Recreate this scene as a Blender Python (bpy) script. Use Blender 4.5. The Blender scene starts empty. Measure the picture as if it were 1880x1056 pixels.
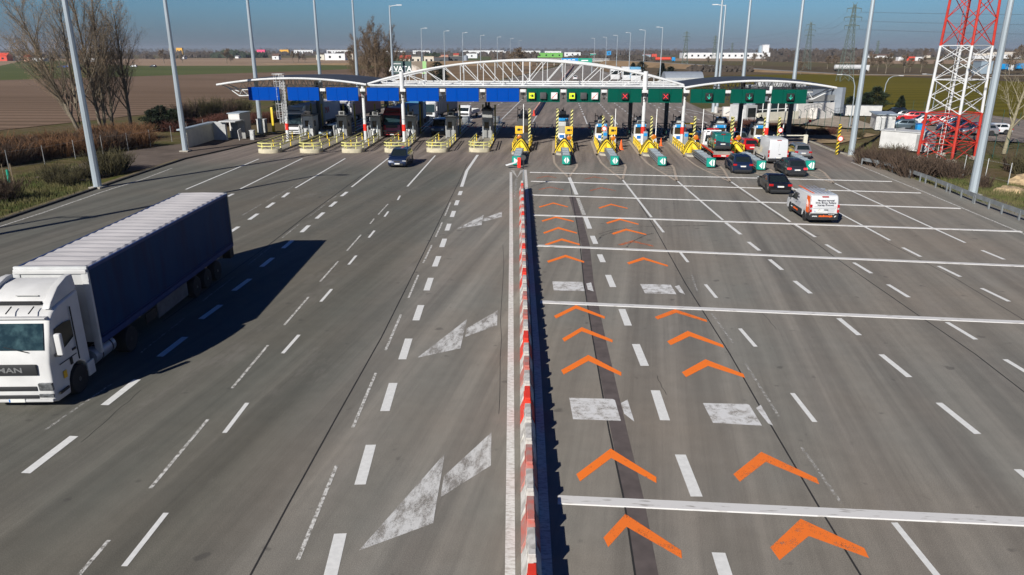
import bpy, bmesh, math, random
from mathutils import Vector, Matrix, noise as mnoise
R = math.radians
random.seed(7)
sc = bpy.context.scene
C = sc.collection
# ---------------------------------------------------------------- camera
CAMH = 11.0; PITCH = R(18.11); YAW = R(5.3); FPX = 1330.0
cam = bpy.data.cameras.new('camera'); cam.sensor_width = 36; cam.lens = FPX/1880*36
cam.clip_start = .2; cam.clip_end = 20000
co = bpy.data.objects.new('camera', cam); C.objects.link(co)
co.location = (0, 0, CAMH); co.rotation_euler = (R(90)-PITCH, 0, YAW)
sc.camera = co
# ---------------------------------------------------------------- sky and sun
SUN_EL = R(31); SHADOW_AZ = R(27)            # shadows fall away from the camera and to the right
w = bpy.data.worlds.new('World'); sc.world = w; w.use_nodes = True
nt = w.node_tree; nt.nodes.clear()
sky = nt.nodes.new('ShaderNodeTexSky'); sky.sky_type = 'NISHITA'; sky.sun_disc = False
sky.sun_elevation = SUN_EL; sky.sun_rotation = R(180)+SHADOW_AZ
sky.altitude = 0; sky.air_density = 1.0; sky.dust_density = .35; sky.ozone_density = 3.0
bg = nt.nodes.new('ShaderNodeBackground'); bg.inputs[1].default_value = .085
tint = nt.nodes.new('ShaderNodeMix'); tint.data_type = 'RGBA'; tint.blend_type = 'MULTIPLY'
tint.inputs[0].default_value = 1
# the air is clear: the sky darkens quickly above the hazy horizon
wtc = nt.nodes.new('ShaderNodeTexCoord'); wsp = nt.nodes.new('ShaderNodeSeparateXYZ'); nt.links.new(wtc.outputs['Generated'], wsp.inputs[0])
wrp = nt.nodes.new('ShaderNodeValToRGB'); wrp.color_ramp.interpolation = 'EASE'
for k_, (p_, c_) in enumerate(((0.0, (.23, .31, .53, 1)), (.08, (.28, .49, .71, 1)), (.35, (.020, .125, .36, 1)))):
    e_ = wrp.color_ramp.elements[k_] if k_ < 2 else wrp.color_ramp.elements.new(p_)
    e_.position = p_; e_.color = c_
nt.links.new(wsp.outputs[2], wrp.inputs[0]); nt.links.new(wrp.outputs[0], tint.inputs[7])
wo = nt.nodes.new('ShaderNodeOutputWorld')
nt.links.new(sky.outputs[0], tint.inputs[6]); nt.links.new(tint.outputs[2], bg.inputs[0]); nt.links.new(bg.outputs[0], wo.inputs[0])
sl = bpy.data.lights.new('sun', 'SUN'); sl.energy = 4.8; sl.angle = R(.5); sl.color = (1, .955, .88)
so = bpy.data.objects.new('sun', sl); C.objects.link(so)
sd = Vector((math.sin(SHADOW_AZ)*math.cos(SUN_EL), math.cos(SHADOW_AZ)*math.cos(SUN_EL), -math.sin(SUN_EL)))
so.rotation_euler = sd.to_track_quat('-Z', 'Y').to_euler(); so.location = (-30, -60, 60)
sc.view_settings.view_transform = 'Standard'; sc.view_settings.look = 'None'
sc.view_settings.exposure = 0.28; sc.view_settings.gamma = 1
sc.cycles.max_bounces = 5; sc.cycles.transparent_max_bounces = 12

# ---------------------------------------------------------------- survey: a direction measured in the photo meets the level z, or the distance Y
def _ray(px, py):
    u = (px-940)/FPX; v = (528-py)/FPX
    c, s = math.cos(PITCH), math.sin(PITCH)
    dx, dy, dz = u, c+v*s, -s+v*c
    return Vector((dx*math.cos(YAW)-dy*math.sin(YAW), dx*math.sin(YAW)+dy*math.cos(YAW), dz))
def P(px, py, z=0.0):
    d = _ray(px, py); t = (z-CAMH)/d.z
    return Vector((d.x*t, d.y*t, z))
def D(px, py, Y):
    d = _ray(px, py); t = Y/d.y
    return Vector((d.x*t, Y, CAMH+d.z*t))

# ---------------------------------------------------------------- materials
M = {}
def mat(name, col, rough=.6, metal=0, var=0.0, scale=3.0, col2=None, bump=0.0, spec=.5, coat=0, emit=None, estr=1, stretch=(1, 1, 1), detail=5, lo=.35, hi=.65):
    m = bpy.data.materials.new(name); m.use_nodes = True; t = m.node_tree; b = t.nodes['Principled BSDF']
    b.inputs['Base Color'].default_value = (*col, 1); b.inputs['Roughness'].default_value = rough
    b.inputs['Metallic'].default_value = metal; b.inputs['Specular IOR Level'].default_value = spec
    b.inputs['Coat Weight'].default_value = coat; b.inputs['Coat Roughness'].default_value = .05
    if emit: b.inputs['Emission Color'].default_value = (*emit, 1); b.inputs['Emission Strength'].default_value = estr
    if var or col2 or bump:
        tc = t.nodes.new('ShaderNodeTexCoord'); mp = t.nodes.new('ShaderNodeMapping'); mp.inputs[3].default_value = stretch
        nz = t.nodes.new('ShaderNodeTexNoise'); nz.inputs['Scale'].default_value = scale; nz.inputs['Detail'].default_value = detail
        t.links.new(tc.outputs['Object'], mp.inputs[0]); t.links.new(mp.outputs[0], nz.inputs['Vector'])
        c2 = col2 if col2 else tuple(max(0, c*(1-var)) for c in col)
        rp = t.nodes.new('ShaderNodeValToRGB'); rp.color_ramp.elements[0].position = lo; rp.color_ramp.elements[1].position = hi
        rp.color_ramp.elements[0].color = (*c2, 1)
        rp.color_ramp.elements[1].color = (*(col if col2 else tuple(min(1, c*(1+var*.6)) for c in col)), 1)
        t.links.new(nz.outputs[0], rp.inputs[0]); t.links.new(rp.outputs[0], b.inputs['Base Color'])
        if bump:
            bp = t.nodes.new('ShaderNodeBump'); bp.inputs[0].default_value = bump; bp.inputs[1].default_value = .02
            t.links.new(nz.outputs[0], bp.inputs['Height']); t.links.new(bp.outputs[0], b.inputs['Normal'])
    M[name] = m; return m
def worn(name, col, lo, hi, scale=9, stretch=(1, 1, 1), rough=.7, scale2=60, dirt=None):
    """paint that has partly rubbed off: noise decides where the paint still is"""
    m = mat(name, col, rough); t = m.node_tree; b = t.nodes['Principled BSDF']
    tc = t.nodes.new('ShaderNodeTexCoord'); mp = t.nodes.new('ShaderNodeMapping'); mp.inputs[3].default_value = stretch
    n1 = t.nodes.new('ShaderNodeTexNoise'); n1.inputs['Scale'].default_value = scale; n1.inputs['Detail'].default_value = 8; n1.inputs['Roughness'].default_value = .65
    n2 = t.nodes.new('ShaderNodeTexNoise'); n2.inputs['Scale'].default_value = scale2; n2.inputs['Detail'].default_value = 3
    t.links.new(tc.outputs['Object'], mp.inputs[0]); t.links.new(mp.outputs[0], n1.inputs['Vector']); t.links.new(tc.outputs['Object'], n2.inputs['Vector'])
    mx = t.nodes.new('ShaderNodeMath'); mx.operation = 'MULTIPLY_ADD'; mx.inputs[1].default_value = .45
    t.links.new(n2.outputs[0], mx.inputs[0]); 
    sc2 = t.nodes.new('ShaderNodeMath'); sc2.operation = 'MULTIPLY'; sc2.inputs[1].default_value = .55
    t.links.new(n1.outputs[0], sc2.inputs[0]); t.links.new(sc2.outputs[0], mx.inputs[2])
    rp = t.nodes.new('ShaderNodeMapRange'); rp.inputs[1].default_value = lo; rp.inputs[2].default_value = hi
    t.links.new(mx.outputs[0], rp.inputs[0])
    tr = t.nodes.new('ShaderNodeBsdfTransparent'); ms = t.nodes.new('ShaderNodeMixShader')
    t.links.new(rp.outputs[0], ms.inputs[0]); t.links.new(tr.outputs[0], ms.inputs[1]); t.links.new(b.outputs[0], ms.inputs[2])
    t.links.new(ms.outputs[0], t.nodes['Material Output'].inputs[0])
    if dirt:
        r2 = t.nodes.new('ShaderNodeValToRGB'); r2.color_ramp.elements[0].position = .38; r2.color_ramp.elements[1].position = .55
        r2.color_ramp.elements[0].color = (*dirt, 1); r2.color_ramp.elements[1].color = (*col, 1)
        t.links.new(n1.outputs[0], r2.inputs[0]); t.links.new(r2.outputs[0], b.inputs['Base Color'])
    return m

mat('white_paint', (.58, .58, .57), .55, var=.1, scale=1.2)
mat('white_steel', (.66, .67, .67), .4, var=.08, scale=.8)
mat('galv', (.42, .48, .52), .45, .35, var=.16, scale=.8, stretch=(1, 1, .15))
mat('galv_dark', (.20, .22, .24), .5, .4, var=.2, scale=2)
mat('grey_metal', (.25, .27, .28), .5, .3, var=.2, scale=2)
mat('light_grey', (.5, .51, .51), .6, var=.12, scale=2)
mat('mid_grey', (.27, .275, .27), .65, var=.15, scale=2)
mat('booth_grey', (.33, .32, .28), .6, var=.15, scale=3)
mat('booth_light', (.52, .52, .49), .55, var=.12, scale=2)
mat('dark_grey', (.05, .052, .055), .6, var=.2, scale=3)
mat('black', (.012, .012, .013), .6)
mat('rubber', (.018, .018, .018), .85)
mat('rim', (.45, .46, .47), .35, .8)
mat('rim_dark', (.07, .07, .075), .4, .6)
mat('glass', (.012, .018, .02), .06, spec=.6)
mat('glass_blue', (.012, .030, .036), .08, spec=.4)
mat('glass_brown', (.05, .035, .02), .12, spec=.5)
mat('yellow', (.78, .56, .03), .5, var=.12, scale=3)
mat('pale_yellow', (.72, .68, .26), .55, var=.15, scale=2.5)
mat('ochre', (.80, .47, .02), .5, var=.06)
mat('dull_yellow', (.30, .27, .04), .6, var=.15)
mat('orange', (.85, .13, .01), .5)
mat('orange_lens', (.52, .16, .01), .3)
mat('red', (.62, .015, .012), .5, var=.12, scale=3)
mat('bright_red', (.85, .03, .015), .45)
mat('tail_red', (.42, .008, .01), .25, spec=.6)
mat('tower_red', (.50, .035, .02), .5, var=.2, scale=1.5)
mat('blue_panel', (.0, .054, .33), .8, spec=.04)
mat('green_panel', (.001, .075, .052), .8, spec=.05, var=.07, scale=.6)
mat('sky_sign', (.012, .27, .62), .4)
mat('sign_blue', (.02, .16, .50), .4)
mat('sign_green', (.01, .30, .20), .4)
mat('teal', (.01, .33, .25), .4)
mat('sign_white', (.85, .86, .85), .5)
mat('lcd_yellow', (.62, .80, .02), .5, emit=(.5, .75, 0), estr=.12)
mat('led_red', (.6, .02, .03), .5, emit=(1, .03, .04), estr=.8)
mat('led_green', (.02, .5, .36), .5, emit=(.02, 1, .65), estr=.22)
mat('concrete', (.34, .315, .27), .85, var=.2, scale=1.4, bump=.2)
mat('kerb_stone', (.40, .375, .31), .85, var=.22, scale=2.2)
mat('kerb_dark', (.035, .034, .032), .9, var=.3, scale=2)
mat('island_top', (.27, .245, .20), .85, var=.2, scale=1.5)
mat('island_nose', (.55, .50, .36), .8, var=.15, scale=2)
mat('roof_dark', (.045, .05, .06), .55, var=.18, scale=.5)
mat('silver_clad', (.33, .37, .42), .4, .3, var=.06, scale=1)
mat('wall_white', (.66, .64, .61), .8, var=.08, scale=1.5)
mat('wall_cream', (.62, .60, .50), .8, var=.08, scale=1.5)
mat('wall_tan', (.42, .33, .22), .85, var=.12)
mat('roof_red', (.42, .06, .035), .7, var=.15, scale=2)
mat('roof_brown', (.13, .075, .055), .8, var=.15, scale=2)
mat('pier_dark', (.05, .065, .085), .55, var=.1)
mat('fence_green', (.015, .07, .055), .5)
mat('bark', (.17, .14, .10), .9, var=.3, scale=6)
mat('bark_pale', (.26, .23, .15), .85, var=.3, scale=5)
mat('twig', (.15, .105, .065), .9, var=.25, scale=4)
mat('twig_pale', (.24, .185, .12), .9, var=.2, scale=4)
mat('bud', (.34, .23, .13), .9, var=.3, scale=9)
mat('brush_orange', (.17, .085, .038), .95, var=.45, scale=1.2)
mat('brush_brown', (.085, .056, .038), .95, var=.4, scale=1.5)
mat('brush_red', (.12, .045, .03), .95, var=.4, scale=1.5)
mat('brush_olive', (.075, .065, .028), .95, var=.4, scale=1.5)
mat('needles', (.026, .045, .016), .9, col2=(.010, .020, .008), scale=2.5)
mat('far_wood', (.055, .05, .045), 1, col2=(.03, .035, .03), scale=.03)
mat('pylon', (.13, .17, .15), .6, .2)
mat('sand', (.42, .31, .18), .95, var=.35, scale=3, bump=.9)
mat('dry_grass', (.16, .125, .065), .95, var=.35, scale=3)
# bright 'printed' grey for the roof of trailers
mat('tarp_roof', (.52, .50, .50), .6, var=.10, scale=2.2, stretch=(.2, 1.6, 1))
mat('tarp_blue', (.008, .014, .05), .6, spec=.15, col2=(.002, .035, .11), scale=1.1, stretch=(1, 1.6, .35), lo=.45, hi=.85)
mat('rail_blue', (.012, .04, .15), .5, .0, spec=.3)

# ---------------------------------------------------------------- mesh helpers
class MB:
    def __init__(s): s.v = []; s.f = []; s.mi = []; s.sm = []; s.k = 0; s.smooth = False
    def add(s, vs, fs, mi=None):
        o = len(s.v); s.v += [tuple(p) for p in vs]
        for f in fs: s.f.append(tuple(i+o for i in f)); s.mi.append(s.k if mi is None else mi); s.sm.append(s.smooth)
        return s
    def box(s, c, d, rz=0, rx=0, ry=0):
        m = Matrix.Rotation(rz, 3, 'Z') @ Matrix.Rotation(ry, 3, 'Y') @ Matrix.Rotation(rx, 3, 'X')
        c = Vector(c); vs = []
        for z in (-.5, .5):
            for x, y in ((-.5, -.5), (.5, -.5), (.5, .5), (-.5, .5)): vs.append(c+m @ Vector((x*d[0], y*d[1], z*d[2])))
        return s.add(vs, [(3, 2, 1, 0), (4, 5, 6, 7), (0, 1, 5, 4), (1, 2, 6, 5), (2, 3, 7, 6), (3, 0, 4, 7)])
    def tube(s, a, b, r, r2=None, n=8, cap=True):
        a = Vector(a); b = Vector(b); r2 = r if r2 is None else r2
        d = (b-a)
        if d.length < 1e-6: return s
        q = d.to_track_quat('Z', 'Y'); vs = []
        for p, rr in ((a, r), (b, r2)):
            for i in range(n):
                t = 2*math.pi*(i+.5)/n; vs.append(p+q @ Vector((rr*math.cos(t), rr*math.sin(t), 0)))
        fs = [(i, (i+1) % n, n+(i+1) % n, n+i) for i in range(n)]
        if cap: fs += [tuple(range(n-1, -1, -1)), tuple(range(n, 2*n))]
        s.smooth = n > 5; s.add(vs, fs); s.smooth = False
        return s
    def path(s, pts, r, n=6, rs=None):
        pts = [Vector(p) for p in pts]; vs = []; m = len(pts)
        for j, p in enumerate(pts):
            d = (pts[min(j+1, m-1)]-pts[max(j-1, 0)]); q = d.to_track_quat('Z', 'Y'); rr = rs[j] if rs else r
            for i in range(n):
                t = 2*math.pi*(i+.5)/n; vs.append(p+q @ Vector((rr*math.cos(t), rr*math.sin(t), 0)))
        fs = [(j*n+i, j*n+(i+1) % n, (j+1)*n+(i+1) % n, (j+1)*n+i) for j in range(m-1) for i in range(n)]
        fs += [tuple(range(n-1, -1, -1)), tuple(range((m-1)*n, m*n))]
        s.smooth = n > 4; s.add(vs, fs); s.smooth = False
        return s
    def bar(s, a, b, w, h=None, up=(0, 0, 1)):
        a = Vector(a); b = Vector(b); h = h or w; d = (b-a).normalized(); u = Vector(up)
        if abs(d.dot(u)) > .98: u = Vector((0, 1, 0))
        x = d.cross(u).normalized()*w/2; z = x.cross(d).normalized()*h/2
        vs = [a-x-z, a+x-z, a+x+z, a-x+z, b-x-z, b+x-z, b+x+z, b-x+z]
        return s.add(vs, [(3, 2, 1, 0), (4, 5, 6, 7), (0, 1, 5, 4), (1, 2, 6, 5), (2, 3, 7, 6), (3, 0, 4, 7)])
    def poly(s, pts): return s.add(pts, [tuple(range(len(pts)))])
    def prism(s, pts, off):
        n = len(pts); off = Vector(off); vs = [Vector(p) for p in pts]+[Vector(p)+off for p in pts]
        return s.add(vs, [tuple(range(n-1, -1, -1)), tuple(range(n, 2*n))]+[(i, (i+1) % n, n+(i+1) % n, n+i) for i in range(n)])
    def rings(s, rings, closed=True, caps=True):
        n = len(rings[0]); vs = [p for r in rings for p in r]; m = len(rings)
        fs = [(j*n+i, j*n+(i+1) % n, (j+1)*n+(i+1) % n, (j+1)*n+i) for j in range(m-1) for i in range(n if closed else n-1)]
        if caps: fs += [tuple(range(n-1, -1, -1)), tuple(range((m-1)*n, m*n))]
        return s.add(vs, fs)
    def lathe(s, prof, c=(0, 0, 0), axis='Z', n=20):
        c = Vector(c); rs = []
        for r, z in prof:
            ring = []
            for i in range(n):
                t = 2*math.pi*i/n; p = (r*math.cos(t), r*math.sin(t), z)
                if axis == 'X': p = (z, r*math.cos(t), r*math.sin(t))
                if axis == 'Y': p = (r*math.cos(t), z, r*math.sin(t))
                ring.append(c+Vector(p))
            rs.append(ring)
        s.smooth = True; s.rings(rs); s.smooth = False
        return s
    def sphere(s, c, r, n=10, sz=1):
        prof = [(max(.001, r*math.sin(math.pi*k/n)), -r*sz*math.cos(math.pi*k/n)) for k in range(n+1)]
        return s.lathe(prof, c, 'Z', n)
    def build(s, name, mats, parent=None, bevel=0, seg=2, sharp=35, smooth=False, loc=None):
        me = bpy.data.meshes.new(name); me.from_pydata(s.v, [], s.f)
        if not isinstance(mats, (list, tuple)): mats = [mats]
        for m in mats: me.materials.append(M[m] if isinstance(m, str) else m)
        for i, p in enumerate(me.polygons): p.material_index = s.mi[i]; p.use_smooth = smooth or s.sm[i] or bevel > 0
        bm = bmesh.new(); bm.from_mesh(me)
        bmesh.ops.recalc_face_normals(bm, faces=bm.faces)
        if bevel:
            bmesh.ops.remove_doubles(bm, verts=bm.verts, dist=1e-4)
            es = [e for e in bm.edges if len(e.link_faces) == 2 and e.calc_face_angle(0) > R(28)]
            bmesh.ops.bevel(bm, geom=es, offset=bevel, segments=seg, affect='EDGES', profile=.6, clamp_overlap=True)
            for f in bm.faces: f.smooth = True
        bm.to_mesh(me); bm.free()
        if any(p.use_smooth for p in me.polygons): me.set_sharp_from_angle(angle=R(sharp))
        o = bpy.data.objects.new(name, me); C.objects.link(o)
        if parent: o.parent = parent
        if loc: o.location = loc
        return o
def tag(o, label, cat, group=None, kind=None):
    if label: o['label'] = label
    if cat: o['category'] = cat
    if group: o['group'] = group
    if kind: o['kind'] = kind
    return o
def thing(name, label, cat, loc=(0, 0, 0), rz=0, group=None):
    o = bpy.data.objects.new(name, None); C.objects.link(o); o.empty_display_size = .3
    o.location = loc; o.rotation_euler = (0, 0, rz)
    return tag(o, label, cat, group)
def struct(name, mb, m, parent=None, **k):
    o = mb.build(name, m, parent, **k)
    if not parent: o['kind'] = 'structure'
    return o
def kids(o): return [c for c in C.objects if c.parent == o]
def dup(root, loc, rz, label=None, group=None, scale=None):
    def cp(o, par):
        c = o.copy(); C.objects.link(c)
        if par: c.parent = par
        for ch in kids_map.get(o.name, []): cp(ch, c)
        return c
    kids_map = {}
    for c in list(C.objects):
        if c.parent: kids_map.setdefault(c.parent.name, []).append(c)
    r = cp(root, None); r.location = loc; r.rotation_euler = (0, 0, rz)
    if scale: r.scale = scale if isinstance(scale, tuple) else (scale,)*3
    if label: r['label'] = label
    if group: r['group'] = group
    return r
def text(name, body, size, m, parent, mtx, ext=.004, align='CENTER', sx=1.0, bold=0.0):
    cu = bpy.data.curves.new(name, 'FONT'); cu.body = body; cu.size = size; cu.align_x = align; cu.align_y = 'CENTER'
    cu.extrude = ext; cu.offset = bold; cu.resolution_u = 2
    o = bpy.data.objects.new(name, cu); C.objects.link(o)
    bpy.context.view_layer.update()
    me = bpy.data.meshes.new_from_object(o.evaluated_get(bpy.context.evaluated_depsgraph_get()))
    bpy.data.objects.remove(o); bpy.data.curves.remove(cu)
    me.transform(mtx @ Matrix.Diagonal((sx, 1, 1, 1))); me.materials.clear(); me.materials.append(M[m])
    for p in me.polygons: p.material_index = 0
    r = bpy.data.objects.new(name, me); C.objects.link(r)
    if parent: r.parent = parent
    return r
def frame(origin, xdir, ydir):
    """matrix that puts drawing x,y onto a plane"""
    x = Vector(xdir).normalized(); y = Vector(ydir).normalized(); z = x.cross(y).normalized(); y = z.cross(x)
    m = Matrix.Identity(4)
    for i in range(3): m[i][0] = x[i]; m[i][1] = y[i]; m[i][2] = z[i]; m[i][3] = origin[i]
    return m
# ================================================================ GROUND
def nodes_mat(name):
    m = bpy.data.materials.new(name); m.use_nodes = True; M[name] = m
    t = m.node_tree; return m, t, t.nodes['Principled BSDF'], t.nodes.new('ShaderNodeTexCoord')
def nz(t, co_, scale, detail=5, rough=.55, stretch=None, rot=0, dist=0):
    v = co_
    if stretch or rot:
        mp = t.nodes.new('ShaderNodeMapping'); mp.inputs[3].default_value = stretch or (1, 1, 1); mp.inputs[2].default_value = (0, 0, 0)
        if rot:
            m0 = t.nodes.new('ShaderNodeMapping'); m0.inputs[2].default_value = (0, 0, rot); t.links.new(v, m0.inputs[0]); v = m0.outputs[0]
        t.links.new(v, mp.inputs[0]); v = mp.outputs[0]
    n = t.nodes.new('ShaderNodeTexNoise'); n.inputs['Scale'].default_value = scale; n.inputs['Detail'].default_value = detail
    n.inputs['Roughness'].default_value = rough; n.inputs['Distortion'].default_value = dist
    t.links.new(v, n.inputs['Vector']); return n.outputs[0]
def ramp(t, fac, stops):
    r = t.nodes.new('ShaderNodeValToRGB'); e = r.color_ramp.elements
    while len(e) < len(stops): e.new(.5)
    for i, (p, c) in enumerate(stops): e[i].position = p; e[i].color = (*c, 1) if len(c) == 3 else c
    t.links.new(fac, r.inputs[0]); return r.outputs[0]
def mixc(t, fac, a, b, mode='MIX'):
    m = t.nodes.new('ShaderNodeMix'); m.data_type = 'RGBA'; m.blend_type = mode
    for k, s in ((0, fac), (6, a), (7, b)):
        if isinstance(s, (int, float)): m.inputs[k].default_value = s
        elif isinstance(s, tuple): m.inputs[k].default_value = (*s, 1)
        else: t.links.new(s, m.inputs[k])
    return m.outputs[2]
def math_(t, op, a, b=None, c=None):
    m = t.nodes.new('ShaderNodeMath'); m.operation = op
    for k, s in enumerate((a, b, c)):
        if s is None: continue
        if isinstance(s, (int, float)): m.inputs[k].default_value = s
        else: t.links.new(s, m.inputs[k])
    return m.outputs[0]
def bump(t, b, h, strength=.3, dist=.02):
    bp = t.nodes.new('ShaderNodeBump'); bp.inputs[0].default_value = strength; bp.inputs[1].default_value = dist
    t.links.new(h, bp.inputs['Height']); t.links.new(bp.outputs[0], b.inputs['Normal'])

m, t, b, tc = nodes_mat('asphalt'); g = tc.outputs['Object']; b.inputs['Roughness'].default_value = .82; b.inputs['Specular IOR Level'].default_value = .35
LR = R(5.3)     # the lanes of the plaza run a little askew of the motorway
sep = t.nodes.new('ShaderNodeSeparateXYZ'); t.links.new(g, sep.inputs[0])
streak = nz(t, g, 1.0, 5, .6, (1.1, .018, 1), LR)
streak2 = nz(t, g, 1.0, 3, .5, (.35, .006, 1), LR)
blot = nz(t, g, .07, 4, .55)
fine = nz(t, g, 42, 2, .7)
mid = nz(t, g, 1.7, 6, .6)
col = ramp(t, streak, [(.28, (.115, .107, .099)), (.5, (.188, .175, .160)), (.70, (.265, .246, .222))])
col = mixc(t, ramp(t, streak2, [(.38, (0, 0, 0)), (.62, (.7,)*3)]), col, (.185, .183, .168))
col = mixc(t, ramp(t, blot, [(.42, (0, 0, 0)), (.64, (.8,)*3)]), col, (.215, .186, .158))
# the lanes leaving the booths are coloured darker than the rest
sx = math_(t, 'ADD', math_(t, 'MULTIPLY_ADD', sep.outputs[1], .05, sep.outputs[0]), math_(t, 'MULTIPLY', blot, 2.5))
dk = ramp(t, math_(t, 'MULTIPLY_ADD', sx, .02, .5), [(0, (1, 1, 1)), (.355, (1, 1, 1)), (.41, (0, 0, 0)), (1, (0, 0, 0))])
col = mixc(t, dk, col, mixc(t, 1.0, col, (.60, .62, .60), 'MULTIPLY'))
col = mixc(t, 1.0, col, (1.08, 1.075, 1.02), 'MULTIPLY')
# the concrete apron at the booths is browner and paler
yb = math_(t, 'MULTIPLY_ADD', blot, 6.0, sep.outputs[1])
apron = ramp(t, math_(t, 'DIVIDE', yb, 200), [(.0, (0, 0, 0)), (.36, (0, 0, 0)), (.40, (1, 1, 1)), (.68, (1, 1, 1)), (.9, (.5, .5, .5))])
acol = ramp(t, nz(t, g, 1.0, 5, .6, (1.4, .05, 1)), [(.32, (.12, .10, .085)), (.5, (.205, .165, .14)), (.7, (.29, .24, .20))])
col = mixc(t, math_(t, 'MULTIPLY', apron, .8), col, acol)
col = mixc(t, .9, col, ramp(t, fine, [(.3, (.34,)*3), (.5, (.5,)*3), (.68, (.68,)*3)]), 'OVERLAY')
col = mixc(t, .5, col, ramp(t, nz(t, g, 1.0, 6, .7, (2.6, .05, 1), LR), [(.32, (.38,)*3), (.5, (.5,)*3), (.68, (.60,)*3)]), 'OVERLAY')
col = mixc(t, .55, col, ramp(t, mid, [(.3, (.44,)*3), (.7, (.56,)*3)]), 'OVERLAY')
wv = t.nodes.new('ShaderNodeTexWave'); wv.inputs['Scale'].default_value = .136; wv.inputs['Distortion'].default_value = 2.2; wv.inputs['Detail'].default_value = 3; wv.inputs['Detail Scale'].default_value = .25
m0 = t.nodes.new('ShaderNodeMapping'); m0.inputs[2].default_value = (0, 0, LR); m1 = t.nodes.new('ShaderNodeMapping'); m1.inputs[3].default_value = (1, .03, 1)
t.links.new(g, m0.inputs[0]); t.links.new(m0.outputs[0], m1.inputs[0]); t.links.new(m1.outputs[0], wv.inputs[0])
col = mixc(t, .55, col, ramp(t, wv.outputs[1], [(.15, (.43,)*3), (.85, (.55,)*3)]), 'OVERLAY')   # wheel tracks
spots = nz(t, g, 1.5, 2, .4); col = mixc(t, ramp(t, spots, [(.70, (0, 0, 0)), (.76, (.45,)*3)]), col, (.045, .042, .04))   # oil drips
pale = nz(t, g, .55, 7, .75, (1, .35, 1), LR); col = mixc(t, ramp(t, pale, [(.56, (0, 0, 0)), (.72, (.35,)*3)]), col, (.27, .25, .225))
t.links.new(col, b.inputs['Base Color']); bump(t, b, fine, .35, .01)

m, t, b, tc = nodes_mat('grass_ground'); g = tc.outputs['Object']; b.inputs['Roughness'].default_value = .95; b.inputs['Specular IOR Level'].default_value = .1
a = nz(t, g, .09, 6, .6); c_ = nz(t, g, .9, 8, .7); e_ = nz(t, g, 9, 4, .7)
col = ramp(t, a, [(.33, (.120, .084, .046)), (.47, (.105, .082, .036)), (.56, (.082, .085, .022)), (.68, (.060, .078, .016))])
col = mixc(t, ramp(t, c_, [(.42, (0, 0, 0)), (.66, (.9,)*3)]), col, (.15, .115, .065))
col = mixc(t, .75, col, ramp(t, e_, [(.28, (.28,)*3), (.72, (.70,)*3)]), 'OVERLAY')
t.links.new(col, b.inputs['Base Color']); bump(t, b, e_, .9, .08)

def field(name, c0, c1, s, stretch=None, rot=0, rows=None, hi=.65):
    m, t, b, tc = nodes_mat(name); g = tc.outputs['Object']; b.inputs['Roughness'].default_value = 1; b.inputs['Specular IOR Level'].default_value = .05
    n = nz(t, g, s, 6, .6, stretch, rot); col = ramp(t, n, [(.35, c0), (hi, c1)])
    if rows:
        wv = t.nodes.new('ShaderNodeTexWave'); wv.inputs['Scale'].default_value = rows[0]; wv.inputs['Distortion'].default_value = .6; wv.inputs['Detail'].default_value = 2; wv.inputs['Detail Scale'].default_value = .4
        mp = t.nodes.new('ShaderNodeMapping'); mp.inputs[2].default_value = (0, 0, rows[1]); t.links.new(g, mp.inputs[0]); t.links.new(mp.outputs[0], wv.inputs[0])
        col = mixc(t, rows[2], col, ramp(t, wv.outputs[1], [(.2, (.36,)*3), (.8, (.62,)*3)]), 'OVERLAY')
    f2 = nz(t, g, 1.3, 5, .7); col = mixc(t, .5, col, ramp(t, f2, [(.3, (.4,)*3), (.7, (.6,)*3)]), 'OVERLAY')
    t.links.new(col, b.inputs['Base Color'])
field('plough', (.135, .092, .062), (.22, .152, .108), .012, (.35, 1, 1), R(12), (.055, R(86), .75))
field('crop_green', (.080, .098, .034), (.105, .118, .044), .01, (.3, 1, 1))
field('crop_olive', (.100, .085, .008), (.135, .110, .014), .012, (.25, 1, 1), R(-10), (.03, R(80), .45))
field('stubble', (.26, .185, .125), (.34, .24, .165), .008, (.2, 1, 1))
field('dry_bank', (.15, .105, .06), (.24, .165, .10), .05)
field('dark_bank', (.075, .060, .036), (.13, .095, .058), .02, (.3, 1, 1))
field('gravel_path', (.105, .085, .072), (.155, .125, .105), .35)
field('bare_soil', (.20, .145, .085), (.38, .28, .17), .35)
field('paving', (.30, .255, .20), (.42, .36, .29), .5)

mb = MB(); n = 60; S = 6500.0
gp = [-S*(abs(1-2*i/n)**1.7)*(1 if i < n/2 else -1) for i in range(n+1)]
mb.add([(x, y, -.16) for y in gp for x in gp], [(j*(n+1)+i, j*(n+1)+i+1, (j+1)*(n+1)+i+1, (j+1)*(n+1)+i) for j in range(n) for i in range(n)])
struct('ground', mb, 'grass_ground')
def sheet(name, px, z, m, parent=None, world=False):
    pts = [Vector((p[0], p[1], z)) if world else Vector((*P(*p)[:2], z)) for p in px]
    bm = bmesh.new(); bm.faces.new([bm.verts.new(p) for p in pts]); bmesh.ops.triangulate(bm, faces=bm.faces)
    bmesh.ops.recalc_face_normals(bm, faces=bm.faces)
    if sum(f.normal.z for f in bm.faces) < 0: bmesh.ops.reverse_faces(bm, faces=bm.faces)
    me = bpy.data.meshes.new(name); bm.to_mesh(me); bm.free(); me.materials.append(M[m])
    o = bpy.data.objects.new(name, me); C.objects.link(o)
    if parent: o.parent = parent
    else: o['kind'] = 'structure'
    return o
sheet('ploughed_field', [(-700, 166), (0, 146), (280, 138), (480, 132), (690, 124), (760, 120.5), (700, 152), (600, 162), (430, 182), (300, 205), (150, 222), (0, 238), (-700, 330)], -.09, 'plough')
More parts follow.
